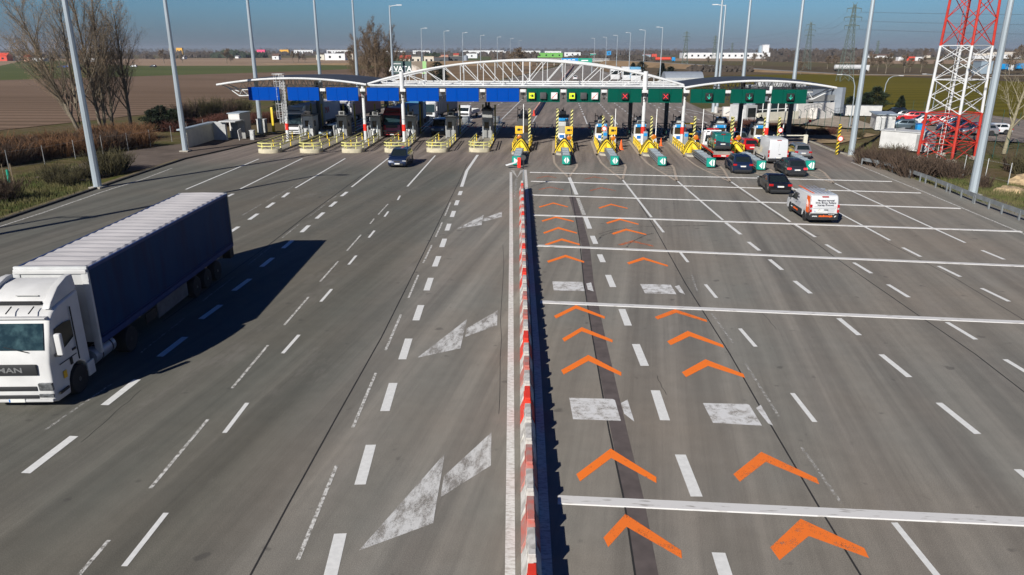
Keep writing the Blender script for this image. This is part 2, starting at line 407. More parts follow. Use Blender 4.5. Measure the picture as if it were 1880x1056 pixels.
sheet('green_field', [(-700, 127), (0, 121), (40, 112), (110, 111), (150, 118), (280, 121), (480, 120.5), (690, 117.5), (770, 116), (770, 120), (690, 125), (480, 133), (280, 139), (0, 147), (-700, 168)], -.07, 'crop_green')
sheet('stubble_field', [(-700, 110), (0, 109), (280, 107.5), (480, 106.5), (720, 106), (700, 117), (480, 121), (280, 122), (150, 119), (110, 112), (0, 121.5), (-700, 128)], -.10, 'stubble')
sheet('far_green_field', [(690, 106.5), (960, 103.5), (975, 107), (900, 110), (780, 113), (700, 116)], -.09, 'crop_green')
sheet('olive_field', [(1250, 142), (1400, 137), (1500, 136), (1600, 139), (1880, 150), (2700, 182), (2700, 280), (1880, 232), (1640, 212), (1560, 192), (1380, 168), (1250, 160)], -.09, 'crop_olive')
sheet('dry_field', [(1150, 121), (1300, 119), (1500, 122), (1880, 128), (2700, 140), (2700, 184), (1880, 151), (1600, 140), (1400, 138), (1250, 143), (1190, 150), (1120, 130)], -.10, 'dark_bank')
sheet('stubble_field', [(1180, 107), (1400, 107.5), (1640, 109.5), (1880, 110), (2700, 113), (2700, 124), (1880, 117.5), (1640, 117), (1400, 112.5), (1180, 111.5)], -.08, 'stubble')
sheet('dry_bank', [(700, 119), (830, 115), (960, 112), (1026, 118), (955, 140), (905, 150), (770, 181), (690, 196), (640, 190), (690, 150)], -.10, 'dry_bank')
sheet('dry_bank', [(1085, 122), (1130, 118), (1200, 121), (1240, 142), (1200, 150), (1140, 139)], -.12, 'dry_bank')
sheet('service_path', [(60, 326), (150, 300), (240, 276), (345, 262), (440, 250), (530, 246), (535, 257), (480, 262), (400, 279), (341, 293), (290, 306), (215, 318), (150, 332)], -.02, 'gravel_path')
sheet('car_park', [(1630, 232), (1650, 208), (1700, 203), (1800, 209), (1900, 222), (1990, 235), (2060, 268), (1890, 262), (1780, 256), (1700, 252)], -.02, 'asphalt')
sheet('bare_soil', [(0, 264), (100, 257), (130, 262), (90, 271), (0, 277), (-300, 300), (-300, 285)], -.08, 'bare_soil')
sheet('forecourt', [(1290, 201), (1345, 195), (1560, 216), (1620, 236), (1560, 236), (1480, 229), (1412, 226), (1350, 220), (1335, 217)], .05, 'paving')
field('verge_green', (.060, .080, .014), (.120, .105, .040), .35, hi=.6)
sheet('verge_grass', [(1588, 300), (1640, 304), (1690, 318), (1760, 338), (1885, 372), (1890, 398), (1800, 372), (1735, 347), (1660, 320), (1600, 304)], -.13, 'verge_green')
sheet('verge_grass', [(-60, 425), (-60, 352), (60, 336), (175, 330), (250, 312), (310, 300), (330, 296), (260, 324), (175, 350), (90, 372), (0, 398)], -.13, 'verge_green')
sheet('planting_bed', [(1340, 219.5), (1350, 221), (1480, 231), (1560, 238), (1610, 247), (1545, 262), (1500, 262), (1440, 246), (1400, 232)], -.03, 'bare_soil')

# ---------------------------------------------------------------- ROAD
LE = [(-30, -20), (-33, 5), (-36, 20), (-38.2, 38), (-39.4, 50), (-40.7, 62), (-41.8, 74), (-40.8, 82), (-40.2, 92), (-40.6, 108), (-42.5, 125), tuple(P(678, 203)[:2]), tuple(P(771, 183)[:2]), tuple(P(905, 151)[:2]), tuple(P(960, 139)[:2]), tuple(P(1028, 121)[:2]), tuple(P(1062, 108)[:2]), tuple(P(1070, 101)[:2])]
RE = [tuple(P(1076, 101)[:2]), tuple(P(1072, 108)[:2]), tuple(P(1082, 121)[:2]), tuple(P(1108, 131)[:2]), tuple(P(1160, 142)[:2]), tuple(P(1230, 166)[:2]), tuple(P(1262, 188)[:2]), (24, 146), tuple(P(1338, 219)[:2]), (27.6, 112), (29.0, 98), (28.9, 88), (30.2, 78), (31.2, 66), (31.8, 52), (33, 30), (33, 5), (33, -20)]
road = sheet('road', LE+RE, 0.0, 'asphalt', world=True)
mat('line_white', (.74, .74, .71), .6, var=.07, scale=7)
worn('line_worn', (.66, .65, .61), .40, .52, 7, dirt=(.40, .38, .34))
worn('line_faint', (.50, .49, .46), .47, .58, 5)
worn('symbol_white', (.66, .66, .65), .36, .47, 2.6, rough=.7, scale2=60, dirt=(.48, .46, .43))
worn('arrow_white', (.62, .62, .60), .37, .52, 3.2, stretch=(1, .35, 1), scale2=60, dirt=(.45, .43, .40))
worn('chevron_orange', (.93, .20, .018), .34, .40, 5, scale2=34); worn('chevron_scuffed', (.88, .19, .022), .385, .45, 2.6, scale2=60)
worn('chevron_faded', (.62, .17, .06), .44, .55, 5, scale2=30)
mat('bar_white', (.66, .65, .63), .55, col2=(.34, .32, .29), scale=3.0, lo=.30, hi=.42, stretch=(.6, 3, 1), detail=8)
mat('beige_line', (.40, .33, .26), .85, var=.2, scale=4)
mat('seam', (.022, .021, .020), .8)
mat('patch', (.105, .085, .080), .9, var=.2, scale=2)
def strip(mb, a, b, w_, z=.006):
    a = Vector((a[0], a[1], z)); b = Vector((b[0], b[1], z)); d = (b-a).normalized(); s = Vector((-d.y, d.x, 0))*w_/2
    mb.poly([a-s, b-s, b+s, a+s] if (b-a).cross(s).z > 0 else [a+s, b+s, b-s, a-s]); return mb
def dashes(lst, w_, m, name='lane_dash', z=.006):
    for q in lst: strip(MB(), P(*q[:2]), P(*q[2:]), w_, z).build(name, m, road)
A = [(600, 1085, 625, 980), (661, 890, 681, 817), (706.5, 755, 722, 703.5), (738.5, 660, 750.5, 622), (763.5, 588.5, 773, 560.5), (783, 533.5, 791, 510.5), (798, 489.5, 805.5, 470.5), (811, 454, 816.5, 438.5), (820.5, 423.5, 825, 411), (829.5, 398.6, 833.5, 387.6), (837, 377, 840.3, 368), (843.5, 358.5, 846.3, 351)]
dashes(A, .30, 'line_white')
dashes([(847.5, 343, 857, 314), (857, 314, 877, 284.5)], .28, 'line_white', 'lane_line')
dashes([(228, 1040, 305, 942), (412, 795, 454, 740), (519, 649, 549, 615), (589, 554, 609, 531), (640, 486, 654, 469.5), (677, 436.5, 687.5, 423.6), (706, 398, 713, 388.5), (730, 367.5, 734.5, 359.5)], .14, 'line_white')
dashes([(47, 869, 136, 801), (192, 744, 252, 697), (293, 655, 340, 619), (369, 586, 405, 560), (429, 534, 459, 512), (480, 490, 500.5, 473.5), (519.6, 456, 537, 441.5), (553.6, 426.6, 567, 414), (581, 401.5, 594, 390.3), (606, 379.6, 617, 370.5), (627, 360.4, 637, 352.5)], .27, 'line_white')
dashes([(519, 362.5, 530, 354), (490, 381.5, 503, 372.2), (457.5, 403.5, 473, 392.5), (420, 428, 438, 416.3), (376, 459, 398, 444), (418, 361, 428, 356), (383, 378, 396, 371)], .27, 'line_white')
dashes([(341, 348, 475, 292), (441.3, 347, 555, 291), (542.3, 345.3, 634, 291), (645.5, 343.6, 713.6, 290), (748, 342.5, 799, 285.7)], .16, 'line_white', 'lane_line')
dashes([(547, 1028, 618, 855), (648, 785, 690, 685), (708, 643, 736, 578), (750, 547, 768, 505), (777, 483, 793, 450), (800, 435, 812, 408), (817, 396, 827, 372), (145, 1056, 200, 992), (276, 897, 382, 770), (426, 713, 492, 634), (522, 597, 567, 545), (588, 517, 621, 480), (637, 460.6, 663, 431), (679.6, 411, 687, 401.7), (694.5, 394, 712.5, 374.7)], .10, 'line_worn')
dashes([(84, 789, 205, 705), (258, 648, 338, 585), (372, 553, 430, 508), (455, 487, 497, 453.4), (518, 437, 550, 411), (566, 399, 596.6, 376), (601, 371, 618, 360), (489, 370.4, 554, 333.6), (445.5, 395.3, 480.6, 374.5)], .09, 'line_faint')
# right-hand lanes
dashes([(1074.6, 399, 1082.7, 420), (1087.4, 433.2, 1093.8, 448), (1100.8, 467.3, 1107.2, 481.6), (1116.3, 505, 1125.7, 527.3), (1141.7, 567.8, 1153.4, 598), (1167.3, 632, 1183.7, 672), (1203, 717, 1221, 772), (1249, 835, 1279, 912), (1319, 1015, 1338, 1075)], .31, 'line_white')
dashes([(1044.7, 325, 1058.6, 357.5)], .30, 'line_white', 'lane_line'); dashes([(1060.7, 364, 1072.5, 394.8)], .26, 'line_worn')
dashes([(1142.8, 329.8, 1196, 399), (1243, 332, 1327, 404), (1341, 333, 1400, 373.5), (1400, 373.5, 1451, 407.4), (1432, 333, 1634, 441.4), (1530.4, 335.8, 1772, 445.8)], .17, 'line_white', 'lane_line')
dashes([(1200.3, 403.8, 1218.4, 426.8), (1249.3, 464, 1263.2, 481.6), (1295.2, 522.4, 1315.4, 547), (1358.4, 603.4, 1387.4, 636.8), (1454.6, 722, 1496, 775), (1641.7, 959.8, 1735, 1075)], .16, 'line_white')
dashes([(1332.4, 409, 1360, 430.6), (1374, 444.3, 1394.3, 460.3), (1412.8, 476.5, 1435.8, 495.7), (1458.8, 516, 1488.2, 539), (1540, 584.7, 1577.5, 615.7), (1617.8, 651, 1669.6, 692.7), (1723.5, 739.8, 1795, 797), (1868, 862, 1980, 955)], .22, 'line_white')
dashes([(1460, 412.5, 1497, 435.5), (1516.4, 449, 1543.2, 465), (1567.5, 482.4, 1600, 502), (1630.2, 522.5, 1668.5, 546), (1738.5, 591.8, 1791.6, 623.5), (1845, 660, 1915, 702)], .20, 'line_white')
dashes([(1657.5, 454.7, 1690.3, 471.4), (1722.8, 488.7, 1763.2, 508.4), (1802, 529.4, 1852.7, 553.7), (1802.8, 459.8, 1843.7, 476.5)], .20, 'line_white')
dashes([(1270, 505, 1280, 535), (1306, 575, 1346, 630), (1368, 667, 1430, 765), (1472, 822, 1545, 925)], .09, 'line_faint')
def pathstrip(pts, w_, z=.006, ws=None):
    mb = MB(); pts = [Vector((*p[:2], z)) for p in pts]; n = len(pts); vs = []
    for i, p in enumerate(pts):
        d = (pts[min(i+1, n-1)]-pts[max(0, i-1)]).normalized(); s = Vector((-d.y, d.x, 0))*(ws[i] if ws else w_)/2
        vs += [p+s, p-s]
    mb.add(vs, [(2*i, 2*i+1, 2*i+3, 2*i+2) for i in range(n-1)]); return mb
worn('edge_white', (.70, .69, .66), .30, .40, 5, stretch=(1, 3, 1), dirt=(.46, .43, .39))
pathstrip([P(935.5, 1500), P(936.5, 1056), P(937.7, 640), P(938.5, 450), P(938, 316)], .23).build('edge_line', 'edge_white', road)
pathstrip([P(1013, 1500), P(1004.5, 1056), P(996, 876), P(985, 640), P(977, 523), P(973, 461), P(969.5, 380), P(967.5, 357), P(964.5, 312)], .25).build('edge_line', 'edge_white', road)
pathstrip([P(-60, 439), P(0, 416), P(75, 392), P(186, 353), P(260, 330), P(316, 309)], .15).build('edge_line', 'line_worn', road)
pathstrip([P(1563, 298), P(1640, 330), P(1700, 354), P(1790, 392), P(1874, 427), P(1960, 464)], .16).build('edge_line', 'line_worn', road)
pathstrip([P(941, 313), P(949.5, 326), P(958, 313)], .28).build('gore_marking', 'line_worn', road)
pathstrip([P(948, 327), P(945, 366)], .2).build('gore_marking', 'line_faint', road)
# dark seams and the repaired strip
def seam(pts, w_, m, z=.003, name='road_seam'): pathstrip([P(*p) for p in pts], w_, z).build(name, m, road)
seam([(430, 1110), (460, 1056), (530, 925), (620, 762), (700, 620), (760, 500), (812, 395), (842, 335), (858, 300)], .05, 'seam')
seam([(494.5, 449), (560, 398), (664.7, 322)], .07, 'seam'); seam([(300, 590), (494.5, 449)], .05, 'seam')
seam([(1044, 318), (1052, 370), (1064, 440), (1072, 520), (1088, 620), (1102, 700), (1118, 790), (1146, 920), (1166, 1056), (1172, 1110)], .05, 'seam', .005)
seam([(1050, 360), (1062, 398), (1075, 450), (1081, 520), (1100, 620), (1117, 700), (1136, 790), (1165, 920), (1188, 1056), (1196, 1110)], .50, 'patch')
seam([(1160, 352), (1200, 415), (1258, 520), (1340, 650), (1400, 755), (1500, 925), (1580, 1056), (1600, 1090)], .05, 'seam')
seam([(1330, 330), (1460, 418), (1540, 478), (1680, 575), (1790, 650), (1900, 735)], .05, 'seam')
seam([(1620, 440), (1760, 515), (1900, 600)], .035, 'seam')
random.seed(3)
for a, b_, k in (((150, 812), (260, 716), 9), ((0, 640), (60, 600), 4), ((1400, 575), (1425, 605), 5), ((925, 450), (915, 760), 9), ((1205, 690), (1222, 725), 5)):
    pts = [(a[0]+(b_[0]-a[0])*i/k+random.uniform(-2, 2), a[1]+(b_[1]-a[1])*i/k) for i in range(k+1)]
    seam(pts, .018, 'seam', .003, 'road_crack')
# tyre marks
mat('tyre_mark', (.055, .053, .051), .8)
worn('tyre_trace', (.05, .048, .046), .46, .60, 3, scale2=20)
for pts in ([(1100, 430), (1118, 424), (1140, 420), (1185, 416), (1300, 414)], [(1150, 455), (1158, 445), (1185, 432), (1200, 428)], [(1128, 425), (1105, 433), (1096, 443)]):
    pathstrip([P(*p) for p in pts], .12, .0042).build('tyre_mark', 'tyre_trace', road)
# rumble bars across the lanes: raised white strips
for a, b_, w_ in (((973, 316.5), (1637, 333.4), .28), ((975, 333), (1690, 354.4), .28), ((976, 358), (1763, 382.8), .30), ((979, 395), (1875, 425.3), .34), ((986, 451), (2150, 500), .36), ((992, 554.5), (2300, 610), .38), ((1024, 917.5), (2450, 985), .40)):
    a = P(*a); b_ = P(*b_); d = (b_-a).normalized(); s = Vector((-d.y, d.x, 0))*w_/2; h = Vector((0, 0, .022)); i_ = s*.86
    mb = MB(); mb.rings([[a+s, a+i_+h, a-i_+h, a-s], [b_+s, b_+i_+h, b_-i_+h, b_-s]], closed=True); mb.build('rumble_strip', 'bar_white', road)
# orange chevrons
CH = [((1148, 944), (1108, 990), (1250, 1016), 0, .46), ((1121, 824), (1058, 873), (1204, 880), 0, .46), ((1080, 652), (1030, 681), (1140, 686), 0, .5), ((1068, 601), (1032, 623), (1124, 626), 0, .42), ((1057.5, 560.5), (1017, 581), (1110, 583), 0, .42), ((1038.4, 468), (1004, 480), (1072, 481), 0, .46), ((1031.5, 438), (1000, 449), (1064, 449), 0, .46), ((1025, 417), (997, 427.5), (1059, 428), 0, .46), ((1021, 397.5), (994, 405.5), (1053, 406.5), 0, .46), ((1016, 372), (989, 380), (1042.5, 380), 0, .42), ((1010.6, 343), (988, 348), (1034, 348.6), 1, .36), ((1005, 323), (984, 327), (1021.5, 326.8), 1, .32),
      ((1470, 953), (1415, 1008), (1588, 1012), 0, .60), ((1397.5, 830), (1347, 873), (1500, 882), 0, .48), ((1295, 660), (1252, 685), (1365, 689), 0, .54), ((1262.5, 608), (1225, 628), (1327, 635), 0, .52), ((1239, 568), (1202, 583), (1297, 589), 0, .42), ((1180.7, 472.5), (1151, 483), (1225.5, 488), 0, .46), ((1161.5, 441.5), (1135, 449.5), (1199, 452), 1, .40), ((1149.2, 420), (1123, 429), (1186, 430.5), 0, .46), ((1137.5, 401.3), (1112.5, 409.3), (1172, 411.8), 0, .46), ((1121.5, 374.3), (1098.5, 381.8), (1152, 382.7), 0, .42), ((1104, 344), (1082, 350), (1130, 350.3), 1, .40), ((1091.6, 324.4), (1072.5, 328.8), (1116, 329.6), 1, .32)]
for ap, le, ri, fd, th in CH:
    ap = P(*ap); le = P(*le); ri = P(*ri); z = Vector((0, 0, .0075)); dn = Vector((0, -th, 0))
    mb = MB(); mb.poly([le+z+Vector((0, .05, 0)), le+z+dn*.72+Vector((.10, .04, 0)), ap+z+dn*1.12, ap+z]); mb.poly([ap+z, ap+z+dn*1.12, ri+z+dn*.42, ri+z+Vector((.02, .10, 0))])
    mb.build('chevron', 'chevron_faded' if fd else ('chevron_scuffed' if round(ap.y*3) % 3 == 0 or ap.y < 16 else 'chevron_orange'), road)
# camera symbols and arrows
def paint(name, polys, m):
    mb = MB()
    for q in polys: mb.poly([P(x, y)+Vector((0, 0, .0065)) for x, y in q])
    mb.build(name, m, road)
for q in ([[(1045, 730.6), (1125, 733), (1129, 735), (1140, 773), (1052, 770)], [(1140, 740.5), (1152, 733.8), (1164.8, 774.8), (1146, 760)]],
          [[(1290.4, 740.4), (1371, 742), (1376, 744), (1399, 782), (1309, 776.7)], [(1387.7, 749.5), (1396.8, 743.6), (1419.2, 781.8), (1411, 778.6)]],
          [[(1013.9, 517), (1069.3, 518), (1073.5, 534.7), (1016.6, 533.5)], [(1076.3, 521), (1085.2, 518.8), (1090, 535.4), (1079.3, 532)]],
          [[(1175.2, 521.7), (1231.2, 523), (1241.9, 540.5), (1184.3, 538.8)], [(1238.7, 526), (1246.8, 523.9), (1257.9, 541), (1248.3, 537.3)]]):
    paint('camera_marking', q, 'symbol_white')
for q in ([[(658.6, 1011.4), (816.8, 833), (795.3, 961)], [(815, 874.6), (902.3, 794), (901.3, 855), (808.5, 913.7)]],
          [[(766, 657.2), (857.4, 586.4), (845.2, 640)], [(856.4, 603.5), (913.6, 570.3), (912.6, 597.6), (854, 619)]],
          [[(838.9, 420), (888, 394.8), (884.3, 413.3)], [(888, 401), (921.4, 388.7), (921.4, 398.6), (887, 407)]]):
    paint('arrow_marking', q, 'arrow_white')
# markings beyond the booths
mat('line_far', (.62, .62, .60), .6)
for y in (186, 190.5, 195, 201, 206.5, 211.5, 217, 222.5):
    x1 = 985-(y-186)*.22; strip(MB(), P(700+(y-186)*2.0 if y < 200 else 866+(y-200)*1.5, y), P(x1, y), .22).build('rumble_strip', 'line_far', road)
def dashline(a, b_, on, off, w_=.18, m='line_far'):
    a = Vector(a[:2]+(0,) if isinstance(a, tuple) else (a.x, a.y, 0)); b_ = Vector((b_[0], b_[1], 0)); L = (b_-a).length; d = (b_-a)/L; s = 0
    mb = MB()
    while s < L: strip(mb, a+d*s, a+d*min(L, s+on), w_); s += on+off
    mb.build('lane_line', m, road)
for (x0, y0, x1, y1) in ((918, 222, 955, 186), (977, 226, 999, 190), (862, 222, 886, 208), (1078, 228, 1073, 215), (1134, 229, 1122, 214), (1183, 232, 1168, 219)):
    strip(MB(), P(x0, y0), P(x1, y1), .2).build('lane_line', 'line_far', road)
for (x0, y0, x1, y1) in ((886, 208, 945, 176), (955, 186, 985, 158), (1073, 215, 1052, 165), (1122, 214, 1062, 148), (1168, 219, 1075, 150), (1230, 206, 1100, 150), (1298, 226, 1110, 147), (820, 214, 900, 170)):
    dashline(P(x0, y0), P(x1, y1), 2.2, 3.2, .26)
for (x0, y0, x1, y1) in ((1240, 196, 1335, 218), (1000, 190, 1044, 128), (1230, 190, 1100, 130), (700, 201, 900, 156), (900, 156, 1026, 123), (1258, 206, 1282, 209)):
    strip(MB(), P(x0, y0), P(x1, y1), .22).build('edge_line', 'line_far', road)
# kerbs
def ribbon(name, pts, w_, h, m, parent=None, z0=-.12, world=True, kind='structure'):
    mb = MB(); pts = [Vector((*p[:2], 0)) for p in pts]; n = len(pts); rs = []
    for i, p in enumerate(pts):
        d = (pts[min(i+1, n-1)]-pts[max(0, i-1)]).normalized(); s = Vector((-d.y, d.x, 0))*w_/2
        rs.append([p+s+Vector((0, 0, z0)), p+s+Vector((0, 0, h)), p-s+Vector((0, 0, h)), p-s+Vector((0, 0, z0))])
    mb.rings(rs); o = mb.build(name, m, parent)
    if kind and not parent: o['kind'] = kind
    return o
ribbon('kerb', [(x-.12, y) for x, y in LE[:10]], .24, .13, 'kerb_dark')
ribbon('verge_strip', [(x-.62, y) for x, y in LE[:7]], .75, .02, 'dry_grass')
ribbon('kerb', [(x+.12, y) for x, y in reversed(RE[7:14])], .24, .12, 'kerb_stone')
ribbon('verge_strip', [(x+.55, y) for x, y in RE[9:]], 1.0, .015, 'gravel_path')
# ================================================================ TOLL CANOPY
GY = 89.5
cp = thing('toll_canopy', 'long toll canopy with two dark curved roofs and a white arch truss over the road', 'toll canopy', (0, GY, 0))
def L_(v): return Vector((v[0], v[1]-GY, v[2]))
COLX = [(-36.6, 7.3), (-26.6, 7.0), (-21.7, 8.5), (7.45, 8.6), (12.1, 7.0), (21.9, 7.1)]
for i, (x, h) in enumerate(COLX):
    mb = MB(); r = .21 if i in (2, 3) else .19
    mb.tube((x, 0, 0.15), (x, 0, h if i else 3.2), r, r, 18); mb.tube((x, 0, .1), (x, 0, .32), r+.13, r+.13, 18)
    if i in (2, 3): mb.tube((x, 0, 5.3), (x, 0, h+.1), r+.06, r+.06, 18)
    c = mb.build('column', 'white_steel', cp)
    mb = MB(); mb.tube((x, 0, 1.55), (x, 0, 2.35), r+.025, r+.025, 18); mb.build('red_band', 'bright_red', c)
    mb = MB(); mb.tube((x, 0, 2.95), (x, 0, 3.02), r+.03, r+.03, 18); mb.build('bracket', 'galv', c)
BK = [(D(x, y, 101.8).x, 101.8) for x, y in ((585, 200), (710, 200), (773, 200), (1156, 230), (1222, 230), (1357, 235), (1448, 235))]
for x, y in BK:
    mb = MB(); mb.box((x, y-GY, 3.5), (.5, .5, 7.0)); mb.build('rear_column', 'pier_dark', cp)
# arch truss: two parallel arches tied by struts
XA, XB, ZB = -25.9, 11.9, 7.0
def arch(x): u = (x-(XA+XB)/2)/((XB-XA)/2); return ZB+.16+2.72*(1-u*u)**1.0
N = 16; xs = [XA+(XB-XA)*i/N for i in range(N+1)]
for Yo, nm in ((0.0, 'front_arch'), (6.0, 'middle_arch'), (12.0, 'rear_arch')):
    mb = MB(); mb.path([(x, Yo, arch(x)) for x in [XA+(XB-XA)*i/48 for i in range(49)]], .13 if Yo == 0 else .09, 10)
    mb.path([(XA-.1, Yo, ZB), (XB+.1, Yo, ZB)], .11, 8); mb.tube((XA, Yo, ZB), (XA, Yo, arch(XA)+.1), .09); mb.tube((XB, Yo, ZB), (XB, Yo, arch(XB)+.1), .09)
    if Yo != 6.0:
        for i in range(1, N):
            mb.tube((xs[i], Yo, ZB), (xs[i], Yo, arch(xs[i])), .05, n=6)
            if i == N//2: mb.tube((xs[i], Yo, ZB), (xs[i], Yo, arch(xs[i])), .09, n=6)
        for i in range(N):
            if i < N//2: a, b_ = (xs[i], Yo, arch(xs[i])), (xs[i+1], Yo, ZB)
            else: a, b_ = (xs[i+1], Yo, arch(xs[i+1])), (xs[i], Yo, ZB)
            if 0 < i < N-1: mb.tube(a, b_, .045, n=6)
    mb.build(nm, 'white_steel', cp)
mb = MB()
for i in range(0, N+1, 2): mb.tube((xs[i], 0, ZB), (xs[i], 12, ZB), .06, n=6)
for i in range(0, N, 4): mb.tube((xs[i], 0, ZB), (xs[i+2], 6, ZB), .035, n=5)
for i in range(2, N-1, 4): mb.tube((xs[i], 0, arch(xs[i])), (xs[i], 12, arch(xs[i])), .05, n=6)
mb.build('cross_ties', 'white_steel', cp)
MB().box(((XA+XB)/2, 5.75, 6.80), (XB-XA-.4, 11.6, .08)).build('flat_roof', 'grey_metal', cp)
mb = MB(); mb.box(((XA+XB)/2, .55, 6.72), (XB-XA, .6, .22)); mb.build('hanger_beam', 'dark_grey', cp)
# side roofs, curved like a shallow barrel along the row of lanes
def side_roof(x0, x1, zA, zM, zB, name):
    n = 22; y0, y1 = -.35, 13.0
    def z(u): return (1-u)**2*zA+2*u*(1-u)*(2*zM-(zA+zB)/2)+u*u*zB
    mb = MB(); rs = []
    for i in range(n+1):
        u = i/n; x = x0+(x1-x0)*u; zz = z(u); rs.append([(x, y0, zz), (x, y0, zz+.12), (x, (y0+y1)/2, zz+.30), (x, y1, zz+.12), (x, y1, zz)])
    mb.rings(rs); mb.build('roof', 'roof_dark', cp)
    mb = MB(); mb.path([(x0+(x1-x0)*i/n, y0-.12, z(i/n)+.03) for i in range(n+1)], .125, 10); mb.build('roof_edge_tube', 'white_steel', cp)
    mb = MB()
    for yy in (1.6, 6, 11.5):
        for zz in (6.35,): mb.tube((x0+2, yy, zz+.1), (x1-2, yy, zz+.1), .06, n=6)
        k = int(abs(x1-x0)/1.1)
        for i in range(k):
            u0 = i/k; u1 = (i+.5)/k; u2 = (i+1)/k; xa, xb, xc = [x0+2+(x1-x0-4)*u for u in (u0, u1, u2)]
            zb = lambda x: z((x-x0)/(x1-x0))-.05
            mb.tube((xa, yy, 6.45), (xb, yy, zb(xb)), .035, n=5); mb.tube((xb, yy, zb(xb)), (xc, yy, 6.45), .035, n=5)
    return mb, z
mb, zf = side_roof(-44.9, -26.0, 6.95, 7.75, 7.05, 'left')
# end bracket on the field side
for yy in (.6, 2.2):
    mb.tube((-44.7, yy, 6.9), (-42.6, yy, 6.15), .06); mb.tube((-42.6, yy, 5.62), (-38.5, yy, 5.75), .07); mb.tube((-44.2, yy, 6.75), (-42.6, yy, 5.62), .06)
    mb.tube((-42.2, yy, 6.35), (-38.5, yy, 6.45), .06); mb.path([(-42.6, yy, 5.62), (-42.2, yy, 6.35), (-41.4, yy, 5.64), (-40.9, yy, 6.38), (-40.2, yy, 5.68), (-39.6, yy, 6.4)], .045, 5)
mb.tube((-42.6, .6, 5.62), (-42.6, 2.2, 5.62), .05)
mb.build('roof_truss', 'white_steel', cp)
mb, zf = side_roof(12.0, 29.1, 6.85, 7.65, 6.9, 'right')
for yy in (.6, 2.2):
    mb.tube((29.2, yy, 6.8), (26.9, yy, 5.6), .07); mb.tube((26.9, yy, 5.6), (22.5, yy, 5.7), .07); mb.tube((26.8, yy, 6.4), (22.5, yy, 6.4), .06)
    mb.path([(26.9, yy, 5.6), (26.3, yy, 6.4), (25.5, yy, 5.65), (24.8, yy, 6.4), (24.1, yy, 5.68), (23.4, yy, 6.4)], .05, 5)
mb.build('roof_truss', 'white_steel', cp)
# panels over the lanes
PW = 3.96
px0 = [D(x, 172, GY-.6).x for x in (484.7, 557, 628.5, 703, 776, 849, 923, 997.5, 1071.5, 1147, 1221.5, 1299.7, 1373.5, 1449)]
for i, x in enumerate(px0):
    mb = MB(); sub = 4 if i != 1 else 4
    for k in range(3):
        mb.box((x-PW/2+PW*(k+.5)/3, -.6, 5.96), (PW/3-.025, .12, 1.56))
    mb.k = 1; mb.box((x, -.52, 5.96), (PW-.02, .08, 1.50))
    pn = mb.build('lane_panel', ['blue_panel' if i < 7 else 'green_panel', 'dark_grey'], cp)
    def sq(xc, w_, nm, m, dz=0, dep=.34): return MB().box((xc, -.66-dep/2, 5.92+dz), (w_, dep, w_)).build(nm, m, pn, bevel=.03)
    if i in (7, 8):
        sq(x-1.35, .82, 'signal_box', 'black'); MB().box((x-1.35, -1.015, 5.92), (.66, .03, .64)).build('signal_face', 'lcd_yellow', pn)
        MB().box((x-1.27, -1.04, 5.92), (.26, .03, .28)).build('camera_symbol', 'black', pn); MB().prism([(x-1.44, -1.025, 5.92), (x-1.56, -1.025, 6.0), (x-1.56, -1.025, 5.84)], (0, -.03, 0)).build('camera_symbol', 'black', pn)
        sq(x+.0, .74, 'signal_box', 'dark_grey')
        sq(x+1.32, .78, 'signal_box', 'light_grey'); MB().box((x+1.32, -1.015, 5.92), (.62, .02, .62)).build('signal_face', 'sign_white', pn)
        MB().bar((x+1.02, -1.045, 5.62), (x+1.62, -1.045, 6.22), .05, .03, up=(0, 1, 0)).build('red_stroke', 'bright_red', pn)
        MB().path([(x+1.12, -1.035, 6.1), (x+1.12, -1.035, 5.76), (x+1.34, -1.035, 5.76)], .025, 4).build('symbol', 'mid_grey', pn)
    elif i >= 9:
        sx = x+(.02 if i in (9, 10) else .1); sq(sx, .78, 'signal_box', 'black'); MB().box((sx, -1.012, 5.92), (.68, .02, .68)).build('signal_face', 'black', pn)
        y_ = -1.04
        if i in (9, 10): MB().bar((sx-.24, y_, 5.68), (sx+.24, y_, 6.16), .05, .03, up=(0, 1, 0)).bar((sx-.24, y_-.004, 6.16), (sx+.24, y_-.004, 5.68), .05, .03, up=(0, 1, 0)).build('red_cross', 'led_red', pn)
        else: MB().bar((sx, y_, 6.18), (sx, y_, 5.68), .045, .03, up=(0, 1, 0)).bar((sx-.2, y_-.004, 5.92), (sx, y_-.004, 5.66), .045, .03, up=(0, 1, 0)).bar((sx+.2, y_-.008, 5.92), (sx, y_-.008, 5.66), .045, .03, up=(0, 1, 0)).build('green_arrow', 'led_green', pn)
# lamps between the panels
for i in range(13):
    x = (px0[i]+px0[i+1])/2
    if i in (0,): continue
    o = MB().box((x, -.5, 6.45), (.66, .2, .34)).build('luminaire', 'white_steel', cp, bevel=.02)
    mb = MB().box((x, -.3, 6.1), (.5, .3, .3)).tube((x, -.5, 6.2), (x, -.6, 5.75), .035, n=6).lathe([(.03, 0), (.14, -.2), (.14, -.25)], (x, -.6, 5.78), n=10)
    mb.build('camera_head', 'black', o)

